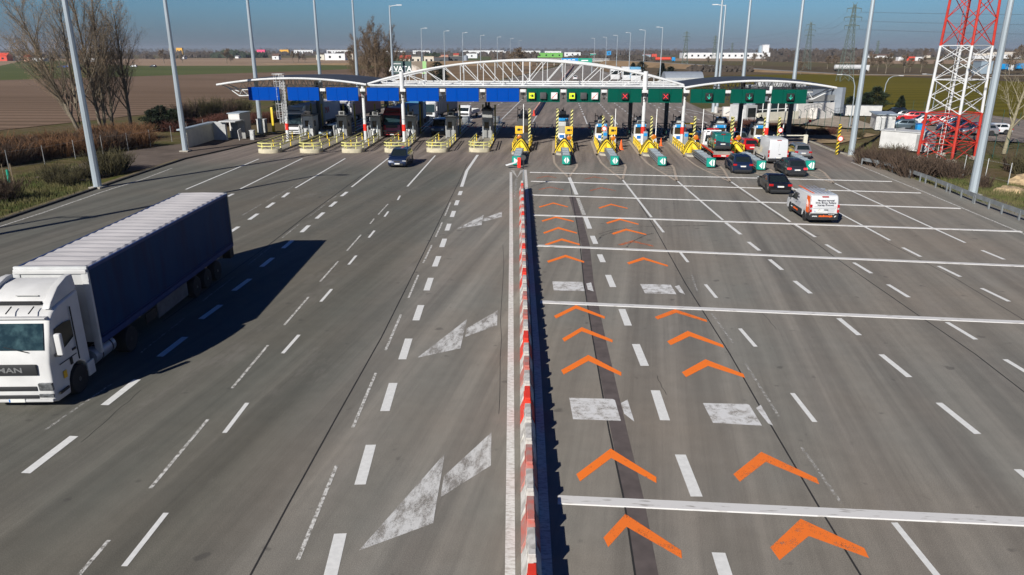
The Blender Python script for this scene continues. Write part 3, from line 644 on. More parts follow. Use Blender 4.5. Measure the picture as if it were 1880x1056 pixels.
# ---------------------------------------------------------------- ladder mast in front of the left roof
lt = bpy.data.objects.new('lattice_column', None); C.objects.link(lt); lt.parent = cp; lt.location = (-36.6, -.1, 0)
mb = MB(); q = .17
for sx in (-q, q):
    for sy in (-q, q): mb.tube((sx, sy, 2.6), (sx, sy, 8.1), .032, n=6)
for k in range(7, 22):
    z = k*.37
    for a, b_ in (((-q, -q), (q, -q)), ((q, -q), (q, q)), ((q, q), (-q, q)), ((-q, q), (-q, -q))):
        mb.tube((*a, z), (*b_, z+.37), .017, n=4); mb.tube((*b_, z), (*a, z+.37), .017, n=4)
mb.build('lattice', 'white_steel', lt)
mb = MB()
for sx in (-.62, -.25): mb.tube((sx-.15, 0, 2.3), (sx-.15, 0, 8.3), .028, n=6)
for k in range(22): mb.tube((-.77, 0, 2.5+k*.27), (-.4, 0, 2.5+k*.27), .016, n=5)
mb.build('ladder', 'white_steel', lt)
mb = MB()
for k in range(7):
    z = 3.0+k*.88; mb.path([(-.77, 0, z), (-.95, -.35, z), (-.6, -.62, z), (-.22, -.35, z), (-.4, 0, z)], .022, 5)
for p in ((-.95, -.35), (-.6, -.62), (-.22, -.35)): mb.tube((*p, 3.0), (*p, 8.28), .018, n=5)
mb.path([(-1.0, .1, 8.28), (-1.0, -.65, 8.28), (.3, -.65, 8.28), (.3, .3, 8.28), (-1.0, .3, 8.28)], .03, 5)
mb.build('safety_cage', 'white_steel', lt)

# ================================================================ ISLANDS AND BOOTHS
IX = [-36.0, -31.4, -26.9, -22.2, -16.9, -12.1, -7.1, -2.2, 2.6, 7.4, 12.2, 17.1, 22.0]   # centre of island at Y=95
FX = [-35.0, -30.4, -25.7, -20.9, -16.2, -11.4, -6.4, -1.4, 3.4, 8.1, 12.8, 17.4, 22.1]   # at the front end
LEFTN = 6
BY = 96.0
def curve_nose(w_, y, d, n=9, z=0):
    return [(w_*math.cos(math.pi*(1+i/(n-1))), y+d*math.sin(math.pi*(1+i/(n-1))), z) for i in range(n)]
ordn = ['leftmost', 'second from the left', 'third from the left', 'fourth from the left', 'fifth from the left', 'sixth from the left', 'seventh from the left', 'sixth from the right', 'fifth from the right', 'fourth from the right', 'third from the right', 'second from the right', 'rightmost']
def island(i):
    left = i < LEFTN
    yf = 79.2+.62*i if left else 73.2
    ang = math.atan2(FX[i]-IX[i], 95-yf)         # island leans off the motorway axis
    o = thing('toll_island', ('toll island with rounded yellow near rail, ' if left else 'toll island behind a green crash cushion, ')+ordn[i]+' of all', 'traffic island', (IX[i], 95, 0), ang, 'concrete islands of the toll plaza')
    y0 = (yf-95)/math.cos(ang) if left else -14.5
    w_ = 1.05 if left else .95; y1 = 22 if left else 14.5
    base = curve_nose(w_, y0+.9, .7)+[(w_, y1, 0), (-w_, y1, 0)]
    MB().prism([(x, y, -.05) for x, y, z in base], (0, 0, .25)).build('kerb', 'kerb_stone', o, bevel=.03)
    top = curve_nose(w_-.16, y0+.95, .6)+[(w_-.16, y1-.2, 0), (-w_+.16, y1-.2, 0)]
    MB().prism([(x, y, .2) for x, y, z in top], (0, 0, .03)).build('pavement', 'island_top', o)
    if left:
        nose = curve_nose(w_+.17, y0+.75, .75, 13)
        nb = nose+[(w_+.17, y0+1.5, 0), (-w_-.17, y0+1.5, 0)]
        MB().prism([(x, y, -.04) for x, y, z in nb], (0, 0, .5)).build('concrete_nose', 'island_nose', o, bevel=.03)
        rm = 'pale_yellow'
        for zz in (.78, 1.12):
            pts = [(-w_, -3.2, zz)]+[(x*.98, y, zz) for x, y, _ in nose]+[(w_, -3.2, zz)]
            MB().path(pts, .058, 6).build('guard_rail', rm, o)
        for s in (-1, 1):
            for k in range(4):
                y = y0+1.6+k*(-3.4-y0-1.6)/3
                MB().box((s*w_, y, .60), (.09, .12, .78)).build('rail_post', 'yellow' if k % 2 else rm, o)
        for s in (-.55, .55): MB().tube((s, y0+.12, .4), (s, y0+.12, 1.12), .05, n=6).build('rail_post', rm, o)
        # slim rail behind the booth and the grey rear crash block
        mb = MB()
        for s in (-1, 1):
            for zz in (.6, 1.0): mb.tube((s*w_*.9, 3.5, zz), (s*w_*.9, y1-2, zz), .05, n=5)
        mb.build('rear_rail', 'galv', o)
        MB().box((0, y1-1.2, .62), (.95, 3.6, .85)).box((0, y1-2.6, 1.15), (.8, .5, .3)).build('rear_crash_block', 'galv_dark', o, bevel=.06)
        for s, yy in ((1, 4.2), (-1, 4.9)): MB().tube((s*w_*.8, yy, .2), (s*w_*.8, yy, 4.1), .12, .12, 6).build('height_post', 'dull_yellow', o)
    else:
        for s in (-1, 1):
            mb = MB()
            for zz in (.55, .92): mb.box((s*w_, -7.4, zz), (.09, 8.2, .14))
            for k in range(6): mb.box((s*w_, -11.3+k*1.55, .55), (.12, .14, .95))
            mb.build('guard_rail', 'yellow', o)
            mb = MB()
            for zz in (.62, 1.0): mb.tube((s*w_*.95, 2.8, zz), (s*w_*.95, 13.2, zz), .05, n=5)
            mb.path([(s*w_*.95, 13.2, .62), (s*w_*.95, 13.9, .8), (s*w_*.95, 13.2, 1.0)], .05, 5)
            for k in range(4): mb.box((s*w_*.95, 3+k*3.3, .6), (.1, .1, .8))
            mb.build('rear_rail', 'fence_green', o)
        mb = MB()
        for zz in (.62, 1.0): mb.tube((-w_*.95, 13.6, zz), (w_*.95, 13.6, zz), .05, n=5)
        mb.build('rear_rail', 'fence_green', o)
        # striped yellow hood that shields the island end
        n = 16
        def ring(yt, yb, ww, hh, pw=1.45):
            out = []
            for k in range(n+1):
                u = 2*k/n-1; a_ = abs(u); out.append((ww*u, yt+(yb-yt)*a_, .06+hh*(1-a_**pw)))
            return out
        mb = MB(); mb.smooth = True; mb.rings([ring(-12.0, -12.9, .25, .3), ring(-11.75, -12.75, .75, .95), ring(-11.3, -12.5, 1.06, 1.36), ring(-10.3, -11.3, 1.10, 1.40), ring(-9.6, -10.3, 1.05, 1.3), ring(-9.4, -9.7, .9, 1.1)], closed=False, caps=False)
        hood = mb.build('end_hood', 'yellow', o, smooth=True, sharp=60); sm = hood.modifiers.new('thick', 'SOLIDIFY'); sm.thickness = .05
        for yt, yb, ww, hh in ((-11.52, -12.62, .93, 1.19), (-11.0, -12.1, 1.085, 1.395), (-10.5, -11.5, 1.11, 1.42)):
            MB().path(ring(yt, yb, ww, hh), .05, 4).build('black_stripe', 'black', hood)
    return o
ISL = [island(i) for i in range(13)]
def isl_world(i, x, y, z=0):
    a = ISL[i].rotation_euler.z; return Vector((IX[i]+x*math.cos(a)-y*math.sin(a), 95+x*math.sin(a)+y*math.cos(a), z))
grp_b = 'toll booths under the canopy'
def booth_left(i):
    tall = i == 5; h = 3.4 if tall else 2.55
    d = {0: 'small pale toll booth with white cash counter at its foot beside the long white truck', 1: 'grey toll booth with slanting white stripes on its door, second from the left',
         2: 'grey toll booth standing left of the dark red truck', 3: 'grey toll booth standing right of the dark red truck', 4: 'grey toll booth with white corner posts, fifth from the left', 5: 'tall narrow grey toll booth with black roof, sixth from the left'}[i]
    o = thing('toll_booth', d, 'toll booth', isl_world(i, .1, 0, .23), ISL[i].rotation_euler.z, grp_b)
    w_, L = 1.3, 2.6
    MB().box((0, L/2-.2, h/2), (w_, L, h)).build('cabin', 'booth_light' if i == 0 else ('booth_grey' if not tall else 'mid_grey'), o, bevel=.04)
    MB().box((0, -.22, .62), (w_-.08, .08, 1.15)).build('front_panel', 'light_grey' if i in (0,) else 'mid_grey', o)
    MB().box((-.1, -.23, 1.62), (.52, .1, .78)).build('front_window', 'glass_brown', o)
    for s in (-1, 1):
        MB().box((s*w_/2, .75, 1.6), (.06, .8, .8)).build('side_window', 'glass', o)
    rf = MB().box((0, L/2-.2, h+.09), (w_+.2, L+.25, .18)).build('roof', 'dark_grey' if i else 'black', o, bevel=.03)
    if tall: MB().lathe([(.5, 0), (.66, .0), (.28, .45), (.26, .5)], (0, .4, h+.17), n=4).build('roof_hood', 'black', rf); [MB().tube((s, .4, h+.5), (s, .4, h+1.05), .15, n=10).build('vent_stack', 'black', rf) for s in (-.18, .18)]
    else:
        MB().box((0, .35, h+.42), (.75, .7, .5)).build('air_conditioner', 'mid_grey' if i else 'black', rf, bevel=.03); MB().box((0, -.01, h+.42), (.45, .03, .3)).build('grille', 'black', rf)
        MB().tube((.25, .6, h+.6), (.25, .6, h+.95), .06, n=8).build('vent_stack', 'black', rf)
    if i in (1, 2, 3):
        pp = MB()
        for k in range(3): pp.prism([(-.45+k*.3, -.27, .2), (-.3+k*.3, -.27, .2), (-.5+k*.3+.0, -.27, 1.1), (-.65+k*.3, -.27, 1.1)], (0, -.01, 0))
        pp.build('stripe_sticker', 'sign_white', o)
    for s in (-.5, .42):
        MB().tube((s, -1.1, 0), (s, -1.1, 2.3 if i > 3 else 1.9), .06, n=8).build('corner_post', 'light_grey' if i > 3 else 'galv', o)
    if i < 4:
        MB().box((-.75, -1.3, .75), (.12, .5, 1.5), rx=.25).build('card_reader', 'light_grey', o); MB().box((-.45, -1.35, .5), (.3, .35, 1.0)).build('ticket_machine', 'mid_grey', o, bevel=.02)
    return o
def booth_right(i):
    k = i-6; h = 2.2
    d = ['dark narrow toll booth in line with the red and white barrier row', 'toll booth numbered 6 between two striped posts',
         'grey toll booth with blue lane sign left of the orange cone', 'grey toll booth with blue sign behind the white column with red band',
         'grey toll booth with blue sign left of the flatbed truck', 'grey toll booth behind the green van on the flatbed', 'grey toll booth behind the bright red car'][k]
    o = thing('toll_booth', d, 'toll booth', isl_world(i, -.15, -2.8, .23), ISL[i].rotation_euler.z, grp_b)
    w_, L = 1.5, 2.9; tallb = k < 2; hh = 2.9 if tallb else h
    prof = [(-w_/2, 0), (w_/2, 0), (w_/2, hh), (-w_/2+.22, hh), (-w_/2+.05, hh-.45), (-w_/2, hh-1.0)]
    MB().prism([(x, 0, z) for x, z in prof], (0, L, 0)).build('cabin', 'dark_grey' if k == 0 else 'light_grey', o, bevel=.035)
    MB().box((.02, -.02, 1.45), (w_-.30, .06, .85)).build('front_window', 'glass_brown' if k != 1 else 'booth_grey', o)
    MB().box((-w_/2-.005, 1.0, 1.3), (.05, 1.5, .85)).build('side_window', 'glass_brown', o)
    MB().box((w_/2, 1.0, 1.45), (.05, 1.5, .85)).build('side_window', 'glass', o)
    if k: MB().box((.0, -.03, .55), (w_-.12, .06, .72)).build('notice_panel', 'sign_white', o); MB().box((-.05, -.07, .58), (.62, .03, .38)).build('notice_picture', 'sign_blue', o)
    if k: s_ = MB().box((.05, -.14, hh-.22), (1.25, .1, .36)).build('lane_sign', 'sky_sign', o, bevel=.02); MB().box((-.5, -.20, hh-.22), (.12, .02, .22)).build('lane_arrow', 'sign_white', s_); text('lane_number', {1: '6', 2: '5', 3: '4', 4: '3', 5: '2', 6: '1'}[k], .32, 'sign_white', s_, frame((.48, -.195, hh-.22), (1, 0, 0), (0, 0, 1)))
    rf = MB().box((.06, L/2, hh+.06), (w_+.1, L+.1, .12)).build('roof', 'dark_grey', o, bevel=.02)
    MB().prism([(-.42, .1, hh+.12), (.52, .1, hh+.12), (.40, .1, hh+.72), (-.34, .1, hh+.72)], (0, 1.3, 0)).build('roof_unit', 'mid_grey', rf, bevel=.02)
    MB().box((.05, .06, hh+.25), (.72, .06, .2)).build('vent_panel', 'booth_light' if k > 3 else 'dark_grey', rf)
    MB().box((.0, .5, hh+.82), (.32, .4, .18)).tube((.1, .7, hh+.8), (.1, .7, hh+1.15), .05, n=8).build('beacon', 'black', rf)
    MB().tube((-.72, .9, 0), (-.72, .9, hh+1.15), .045, n=6).tube((-.72, .9, hh+.9), (-.5, .75, hh+.85), .04, n=5).lathe([(.03, 0), (.10, -.06), (.02, -.14)], (-.45, .72, hh+.9), n=8).build('camera_post', 'black', o)
    return o
for i in range(6): booth_left(i)
for i in range(6, 13): booth_right(i)

# striped height posts and devices on the right-hand islands
def hazard(mbk, w_, h, y, x, per=.42):
    """flat post with diagonal bands, front face subdivided"""
    n = int(h/per)+2; out = MB()
    for j in range(-1, n):
        z0 = j*per; pts = [(x-w_/2, z0), (x+w_/2, z0+w_), (x+w_/2, z0+w_+per/2), (x-w_/2, z0+per/2)]
        pts = [(a, min(max(b_, 0), h)) for a, b_ in pts]
        if abs(pts[0][1]-pts[3][1])+abs(pts[1][1]-pts[2][1]) < .02: continue
        out.prism([(a, y, b_) for a, b_ in pts], (0, -.012, 0)); out.prism([(a, y+w_+.012, b_) for a, b_ in pts], (0, -.012, 0))
    return out
def striped_post(i, x, y, h, lab, z=.23, loc=None, sign=False, m='pale_yellow'):
    o = thing('striped_post', lab, 'hazard post', loc or isl_world(i, x, y, z), 0, 'black and yellow striped posts')
    MB().box((0, .12, h/2), (.26, .24, h)).build('post', m, o)
    hazard(None, .26, h, 0, 0).build('black_bands', 'black', o)
    MB().box((-.134, .12, h/2), (.008, .22, h*.98)).build('side_face', 'dull_yellow', o)
    if sign:
        s_ = MB().lathe([(.30, 0), (.30, -.03)], (.16, -.03, 1.75), 'Y', 24).build('round_sign', 'bright_red', o)
        MB().lathe([(.22, -.035), (.22, -.045)], (.16, -.03, 1.75), 'Y', 24).build('sign_face', 'sign_white', s_); text('sign_text', '3,2', .18, 'black', s_, frame((.16, -.082, 1.75), (1, 0, 0), (0, 0, 1)))
    return o
W3 = ['on the narrow dark booth', 'of the lane-six booth', 'of the lane-five booth', 'of the lane-four booth', 'of the lane-three booth', 'of the lane-two booth', 'of the lane-one booth']
striped_post(6, .75, -5.5, 4.1, 'tall striped post leaning close to the right side of the narrow dark booth')
striped_post(7, -.8, -5.2, 4.1, 'striped post at the left front corner of the pale booth beside the middle'); striped_post(7, .95, -4.6, 4.0, 'striped post at the right front corner of the pale booth beside the middle')
for i, lb in ((8, 'booth left of the orange cone'), (9, 'booth behind the white column'), (10, 'booth left of the flatbed truck'), (11, 'booth behind the green van'), (12, 'booth behind the red car')):
    striped_post(i, -.05 if i != 11 else .95, -4.6 if i < 11 else -4.2, 3.25, 'striped post with round height sign in front of the '+lb, sign=True)
    striped_post(i, 1.55 if i == 12 else (1.0 if i != 10 else 1.35), -4.5, 3.25, 'striped post at the right-hand side of the '+lb, sign=(i == 12))
striped_post(0, 0, 0, 3.3, 'lone striped post with round sign on the right grass verge', loc=(P(1536, 284).x, P(1536, 284).y, 0), sign=True, m='yellow')
# yellow cross frame next to the third-from-right island
cf = thing('barrier_frame', 'yellow tubular frame between striped post and white column by the flatbed truck', 'barrier frame', isl_world(10, .3, -3.6, .23), 0)
mb = MB(); [mb.tube((0, 0, z), (1.35, 0, z), .09, n=8) for z in (1.1, 2.35)]; mb.tube((0, 0, 0), (0, 0, 2.4), .06, n=8); mb.build('bars', 'yellow', cf)
grp_s = 'yellow lane signs with amber lamps on the near ends of the islands'
for i, lb in ((6, 'beside the red and white barrier'), (7, 'second from the left'), (8, 'third from the left, nearest the orange cone')):
    o = thing('lane_sign', 'yellow camera sign above a round amber lamp, '+lb, 'traffic sign', isl_world(i, -.35 if i == 6 else .85 if i == 8 else .55, -8.6, .2), 0, grp_s)
    MB().tube((0, 0, 0), (0, 0, 2.2), .04, n=8).build('pole', 'galv', o)
    b = MB().box((0, -.06, 1.95), (.9, .05, .9)).build('board', 'ochre', o, bevel=.01)
    MB().box((-.03, -.10, 1.98), (.36, .02, .26)).prism([(.17, -.09, 1.98), (.32, -.09, 2.1), (.32, -.09, 1.86)], (0, -.02, 0)).build('camera_symbol', 'black', b)
    MB().lathe([(.27, 0), (.27, -.1), (.2, -.14)], (.05, -.06, 1.1), 'Y', 18).build('amber_lamp', 'orange_lens', o)
for i, lb in ((9, 'fourth hood from the left'), (10, 'hood left of the flatbed'), (11, 'hood behind the dark blue car')):
    o = thing('amber_lamp', 'round amber lamp on a short white post above the '+lb, 'warning lamp', isl_world(i, .75, -9.0, .2), 0, 'round amber lamps above the hoods')
    MB().tube((0, 0, 0), (0, 0, 1.3), .05, n=8).build('post', 'sign_white', o); MB().lathe([(.28, 0), (.28, -.12), (.2, -.16)], (0, -.05, 1.35), 'Y', 18).build('lens', 'orange_lens', o)
# white traffic poles and lane barriers
for i, (x, y, h) in {6: (.1, -7.2, 4.8), 8: (1.35, -5.4, 4.2), 9: (1.5, -5.0, 4.2), 10: (2.0, -6.0, 4.3), 11: (1.6, -6.4, 4.3), 12: (2.6, -2.0, 6.9)}.items():
    o = thing('boom_barrier', 'raised white lane barrier arm pointing up beside the '+{6: 'narrow dark booth', 8: 'booth left of the orange cone', 9: 'booth behind the white column', 10: 'booth left of the flatbed', 11: 'red car', 12: 'rightmost booth, the longest of the arms'}[i], 'barrier arm', isl_world(i, x, y, .2), 0, 'raised white barrier arms')
    o.rotation_euler.y = 0 if i < 12 else R(3)
    MB().tube((0, 0, .6), (0, 0, h), .06, .045, 8).build('arm', 'sign_white', o); MB().box((0, 0, .35), (.34, .34, .7)).build('housing', 'light_grey', o, bevel=.03)
grp_a = 'lowered red and white barrier arms across the lanes'
for k in range(13):
    a = isl_world(k-1, .7, 6, 0) if k else Vector((-40.3, 101, 0)); b_ = isl_world(k, -.9, 6, 0)
    if k > 9: continue
    L = (b_-a).length
    o = thing('boom_barrier', 'lowered red and white arm ending at the %s island' % ordn[k], 'barrier arm', (b_.x, b_.y, 0), 0, grp_a)
    mb = MB(); n = 7
    for j in range(n): mb.k = j % 2; mb.box((-L*(j+.5)/n, 0, 1.0), (L/n-.002, .05, .08))
    mb.build('arm', ['red', 'sign_white'], o); MB().box((.05, 0, .6), (.3, .3, 1.0)).build('housing', 'light_grey' if k % 3 else 'mid_grey', o, bevel=.03)
o = thing('boom_barrier', 'lowered pale barrier arm on the far right lane by the grass verge', 'barrier arm', (P(1478, 264).x, P(1478, 264).y, 0), 0, grp_a)
MB().box((-2.0, 0, 1.0), (3.9, .07, .12)).build('arm', 'wall_cream', o); MB().box((0, .1, .55), (.45, .45, 1.1)).build('housing', 'wall_cream', o, bevel=.03)
MB().tube((.1, .3, 0), (.1, .3, 3.0), .04, n=6).build('signal_post', 'dark_grey', o); MB().box((.35, .25, 2.75), (.3, .2, .3)).build('signal_head', 'red', o, bevel=.03)
# charge-station stands and card readers on the right
for i in (8, 9, 10):
    o = thing('card_terminal', 'grey-blue card terminal post in front of the '+{8: 'booth left of the orange cone', 9: 'booth behind the white column', 10: 'third booth from the right'}[i], 'terminal', isl_world(i, .15, -6.0, .23), 0, 'card terminals on the islands')
    MB().box((0, 0, .8), (.5, .45, 1.6)).build('body', 'silver_clad', o, bevel=.04); MB().box((0, -.24, 1.25), (.4, .03, .35)).build('display', 'sky_sign', o)
# crash cushions
grp_c = 'green-nosed crash cushions in front of the right-hand islands'
cl = ['its white arrow pointing right at the barrier end', 'white split diamond on it, second from left', 'white split diamond on it, third from left', 'fourth from the left', 'left of the dark blue car', 'between the dark blue car and the black estate car', 'rightmost of the row']
for k in range(7):
    i = 6+k; yn = 73.0 if k < 3 else (72.6 if k < 5 else 71.8)
    c = Vector((P(*[(948, 305), (1040, 304), (1129, 305), (1216, 306), (1306, 309), (1398, 314), (1488, 314)][k])[:2])); e = isl_world(i, 0, -11.0)
    d = Vector((e.x, e.y))-c; L = min(8.2, d.length); o = thing('crash_cushion', 'ribbed crash cushion with green nose, '+cl[k], 'crash cushion', (c.x, c.y, .0), math.atan2(-d.x, d.y), grp_c)
    W = .78
    mb = MB()
    for s in (-1, 1):
        for z in (.28, .50, .72): mb.box((s*W/2, L/2+.4, z), (.09, L-.6, .13))
    mb.build('side_rails', 'grey_metal' if k < 4 else 'galv_dark', o, bevel=.02)
    mb = MB(); n = 12
    for j in range(n): mb.box((0, .75+(L-1.0)*j/n, .60), (W-.1, .26, .52 if j % 3 else .62), rx=0)
    mb.build('ribs', 'galv', o)
    MB().box((0, L/2+.4, .32), (W-.16, L-.8, .36)).build('core', 'black', o)
    nose = [(-W/2-.05, .55, .12), (-W/2-.05, .2, .12), (-.30, -.02, .12), (.30, -.02, .12), (W/2+.05, .2, .12), (W/2+.05, .55, .12)]
    nb = MB().prism(nose, (0, 0, .82)).build('nose', 'teal', o, bevel=.03)
    yv = -.035
    if k == 0: MB().prism([(-.24, yv, .24), (.2, yv, .53), (-.24, yv, .82)], (0, -.02, 0)).build('arrow_mark', 'sign_white', nb)
    elif k < 3:
        for s in (-1, 1): MB().prism([(s*.05, yv, .2), (s*.28, yv, .53), (s*.05, yv, .86)], (0, -.02, 0)).build('diamond_mark', 'sign_white', nb)
    else:
        MB().prism([(-.29, yv, .53), (.02, yv, .22), (.02, yv, .86)], (0, -.02, 0)).build('arrow_mark', 'sign_white', nb); MB().prism([(.12, yv, .2), (.26, yv, .3), (.26, yv, .76), (.12, yv, .86)], (0, -.02, 0)).build('arrow_mark', 'sign_white', nb)
    # painted gore round the nose
    r = math.atan2(-d.x, d.y)
    def g(x, y): return (c.x+x*math.cos(r)-y*math.sin(r), c.y+x*math.sin(r)+y*math.cos(r))
    tip = [(946, 330), (1044, 326), (1142.8, 330.5), (1243, 333), (1341, 334), (1435, 336), (1531, 337)][k]; T = P(*tip)
    if k:
        pathstrip([g(-1.25, 9), g(-1.2, 2.0), g(-.95, -.8), (T.x, T.y)], .22).build('gore_line', 'beige_line', road)
        pathstrip([g(1.1, 1.2), g(1.0, -.8), (T.x, T.y)], .22).build('gore_line', 'beige_line', road)
        for j in range(4):
            y = -.9-j*1.0; f = 1-(j+.5)/6.5
            cx = (T.x-c.x)*(-y/6.6); mbx = MB(); a = g(-.95*f+cx*.6, y-.2); b_ = g(.85*f+cx*.6, y+.1); strip(mbx, a, b_, .2); mbx.build('gore_bar', 'beige_line', road)
for i in range(7, 13):
    pathstrip([isl_world(i, -1.25, -14), isl_world(i, -1.2, 0)], .3).build('beige_edge', 'beige_line', road)

# ---------------------------------------------------------------- barrier of red and white blocks
def block_mesh(m):
    L = 1.18; prof = [(-.225, 0), (.225, 0), (.225, .14), (.12, .40), (.088, .86), (-.088, .86), (-.12, .40), (-.225, .14)]
    mb = MB(); mb.rings([[(x, y, z) for x, z in prof] for y in (.02, L-.14)]); mb.prism([(-.082, 0.0, .86), (.082, 0.0, .86), (.082, .20, .86), (-.082, .20, .86)], (0, 0, .09))
    mb.box((0, L-.10, .36), (.15, .14, .70)); 
    for z in (.5, .62, .74): mb.box((-.108, .55, z), (.02, .62, .035)); mb.box((.108, .55, z), (.02, .62, .035))
    o = mb.build('plastic_barrier_block', m, bevel=.012, seg=1); me = o.data; bpy.data.objects.remove(o); return me
mat('block_white', (.66, .64, .60), .6, col2=(.40, .38, .35), scale=3, lo=.4, hi=.6); mat('block_red', (.78, .05, .025), .5, var=.1); mat('block_faded', (.55, .13, .10), .6, col2=(.40, .24, .21), scale=4)
BM = {k: block_mesh(k) for k in ('block_white', 'block_red', 'block_faded')}
pts = [P(985.5, 1500), P(975.5, 1056), P(968, 760), P(963.5, 560), P(960.5, 440), P(958.5, 350)]
def along(pts, s):
    for a, b_ in zip(pts, pts[1:]):
        L = (b_-a).length
        if s <= L: return a+(b_-a)*(s/L), (b_-a).normalized()
        s -= L
    return pts[-1], (pts[-1]-pts[-2]).normalized()
tot = sum((b_-a).length for a, b_ in zip(pts, pts[1:]))
pat = ['block_white', 'block_red', 'block_white', 'block_faded', 'block_white', 'block_faded', 'block_white', 'block_white', 'block_red', 'block_white', 'block_faded']
def block(me, p, d, lab, grp):
    o = bpy.data.objects.new('plastic_barrier_block', me); C.objects.link(o); o.location = (p.x, p.y, 0.0); o.rotation_euler.z = math.atan2(-d.x, d.y)
    return tag(o, lab, 'barrier block', grp)
s = 0; k = 0
while s < tot-1:
    p, d = along(pts, s); me = 'block_red' if tot-s < 3.3 and k % 2 else pat[(k+9) % 11]
    block(BM[me], p, d, {'block_white': 'dirty white', 'block_red': 'bright red', 'block_faded': 'faded red'}[me]+' plastic block in the near barrier row along the middle', 'barrier blocks in front of the toll booths'); s += 1.2; k += 1
pts = [P(980, 213), P(1000, 183), P(1020, 163), P(1034, 146), P(1047, 130), P(1053, 121.5)]
tot = sum((b_-a).length for a, b_ in zip(pts, pts[1:])); s = 0; k = 0
while s < tot-1 and k < 235:
    p, d = along(pts, s); me = 'block_red' if k == 0 else ('block_faded' if k % 3 else 'block_white')
    block(BM[me], p, d, ('bright red end block' if k == 0 else 'pinkish faded block' if k % 3 else 'whitish block')+' in the barrier row on the motorway behind the toll canopy', 'barrier blocks behind the toll booths'); s += 1.2; k += 1
if s < tot:
    mb = MB(); a, d = along(pts, s); rs = []
    for j in range(12):
        p, d = along(pts, s+(tot-s)*j/11); n_ = Vector((-d.y, d.x, 0)); rs.append([p+n_*.2, p+n_*.13+Vector((0, 0, .86)), p-n_*.13+Vector((0, 0, .86)), p-n_*.2])
    mb.rings(rs); tag(mb.build('far_barrier_blocks', 'block_faded'), 'far end of the faded barrier row on the motorway', 'barrier blocks', kind='stuff')
# cones and the small sign on the barrier end
def cone(loc, lab):
    o = thing('traffic_cone', lab, 'traffic cone', loc); MB().box((0, 0, .03), (.5, .5, .06)).build('base', 'orange', o, bevel=.02)
    MB().lathe([(.2, .06), (.04, 1.0), (.001, 1.02)], n=16).build('cone', 'orange', o); MB().lathe([(.133, .42), (.083, .68)], n=16).build('band', 'sign_white', o); return o
cone((P(1140, 275).x, P(1140, 275).y, 0), 'orange traffic cone with white band standing in the lane right of the third crash cushion').scale = (1.2, 1.2, 1.15)
cone((P(1213, 268).x, P(1213, 268).y, 0), 'dark red cone with white band in the lane right of the fourth striped hood').scale = (.8, .8, .95)
o = thing('keep_right_board', 'small black board sign on a thin pole at the tip of the barrier row', 'traffic sign', (P(960, 348).x, P(960, 348).y, 0)); MB().tube((0, .3, 0), (0, .3, 2.1), .035, n=6).build('pole', 'galv', o); MB().box((0, .26, 2.2), (.10, .04, 1.1)).build('board', 'black', o); MB().lathe([(.22, 0), (.22, -.03)], (0, .26, 2.6), 'Y', 16).build('disc', 'dark_grey', o)
o = thing('marker_board', 'tilted white board with red edge leaning on the nose of the leftmost crash cushion', 'marker board', (P(952, 309).x, P(952, 309).y, 0))
MB().box((-.75, 0, .42), (1.05, .5, .05), ry=-.25, rz=.3).build('white_board', 'sign_white', o); MB().box((.05, 0, .55), (.32, .06, 1.0)).build('red_marker', 'bright_red', o)
# ================================================================ VEHICLES
def wheel(parent, x, y, r, w_, rim='rim', hub=.62, dual=False, spokes=0):
    t = MB().lathe([(r*.62, -w_/2), (r*.93, -w_/2), (r, -w_*.32), (r, w_*.32), (r*.93, w_/2), (r*.62, w_/2)], (0, 0, 0), 'X', 22).build('wheel', 'rubber', parent, loc=(x, y, r))
    s = 1 if x > 0 else -1
    mb = MB(); mb.lathe([(r*hub, s*w_*.30), (r*hub, s*w_*.46), (r*hub*.86, s*w_*.42), (r*.22, s*w_*.34), (r*.16, s*w_*.5), (.01, s*w_*.5)], (0, 0, 0), 'X', 20)
    rm = mb.build('rim', rim, t)
    if spokes:
        for k in range(spokes):
            a = 2*math.pi*k/spokes; c = (s*w_*.40, r*hub*.58*math.cos(a), r*hub*.58*math.sin(a))
            MB().lathe([(r*.085, -.02), (r*.085, .02)], c, 'X', 8).build('rim_hole', 'black', rm)
    return t
def arcpts(cy, r, zc, n=9, z0=None, rev=False):
    a = [math.pi-math.pi*k/(n-1) for k in range(n)]; p = [(cy+r*math.cos(t), max(z0, zc+r*math.sin(t)) if z0 else zc+r*math.sin(t)) for t in a]
    return p if not rev else p[::-1]
def side_extrude(outline, hw, taper=.03, tumble=0.0, zref=.9, plan=.04, lat=(-1, -.90, .90, 1)):
    """side outline (y,z) spread across the width, narrower at the very sides"""
    cy = sum(p[0] for p in outline)/len(outline); cz = .6; y0 = min(p[0] for p in outline); y1 = max(p[0] for p in outline); rs = []
    for t in lat:
        k = 1-taper if abs(t) > .95 else 1; r = []
        for y, z in outline:
            e = abs((y-(y0+y1)/2)/((y1-y0)/2)); w_ = hw*(1-plan*max(0, e-.6)/.4)*(1-tumble*max(0, z-zref))
            r.append((t*w_, cy+(y-cy)*k, cz+(z-cz)*(k if z > cz else 1)))
        rs.append(r)
    return MB().rings(rs)
def pane(parent, name, q, m='glass', u=(.06, .94), v=(.10, .92), off=.012):
    """window set on a flat quad q = bottom-left, bottom-right, top-right, top-left"""
    a, b_, c, d = [Vector(p) for p in q]
    f = lambda s, t: (a*(1-s)+b_*s)*(1-t)+(d*(1-s)+c*s)*t
    n_ = (b_-a).cross(d-a).normalized()*off
    pts = [f(u[0], v[0])-n_*.5, f(u[1], v[0])-n_*.5, f(u[1], v[1])-n_*.5, f(u[0], v[1])-n_*.5]
    return MB().prism(pts, n_*1.5).build(name, m, parent)
def paintmat(name, col, metal=.3, rough=.28): return mat(name, col, rough, metal, coat=.6)
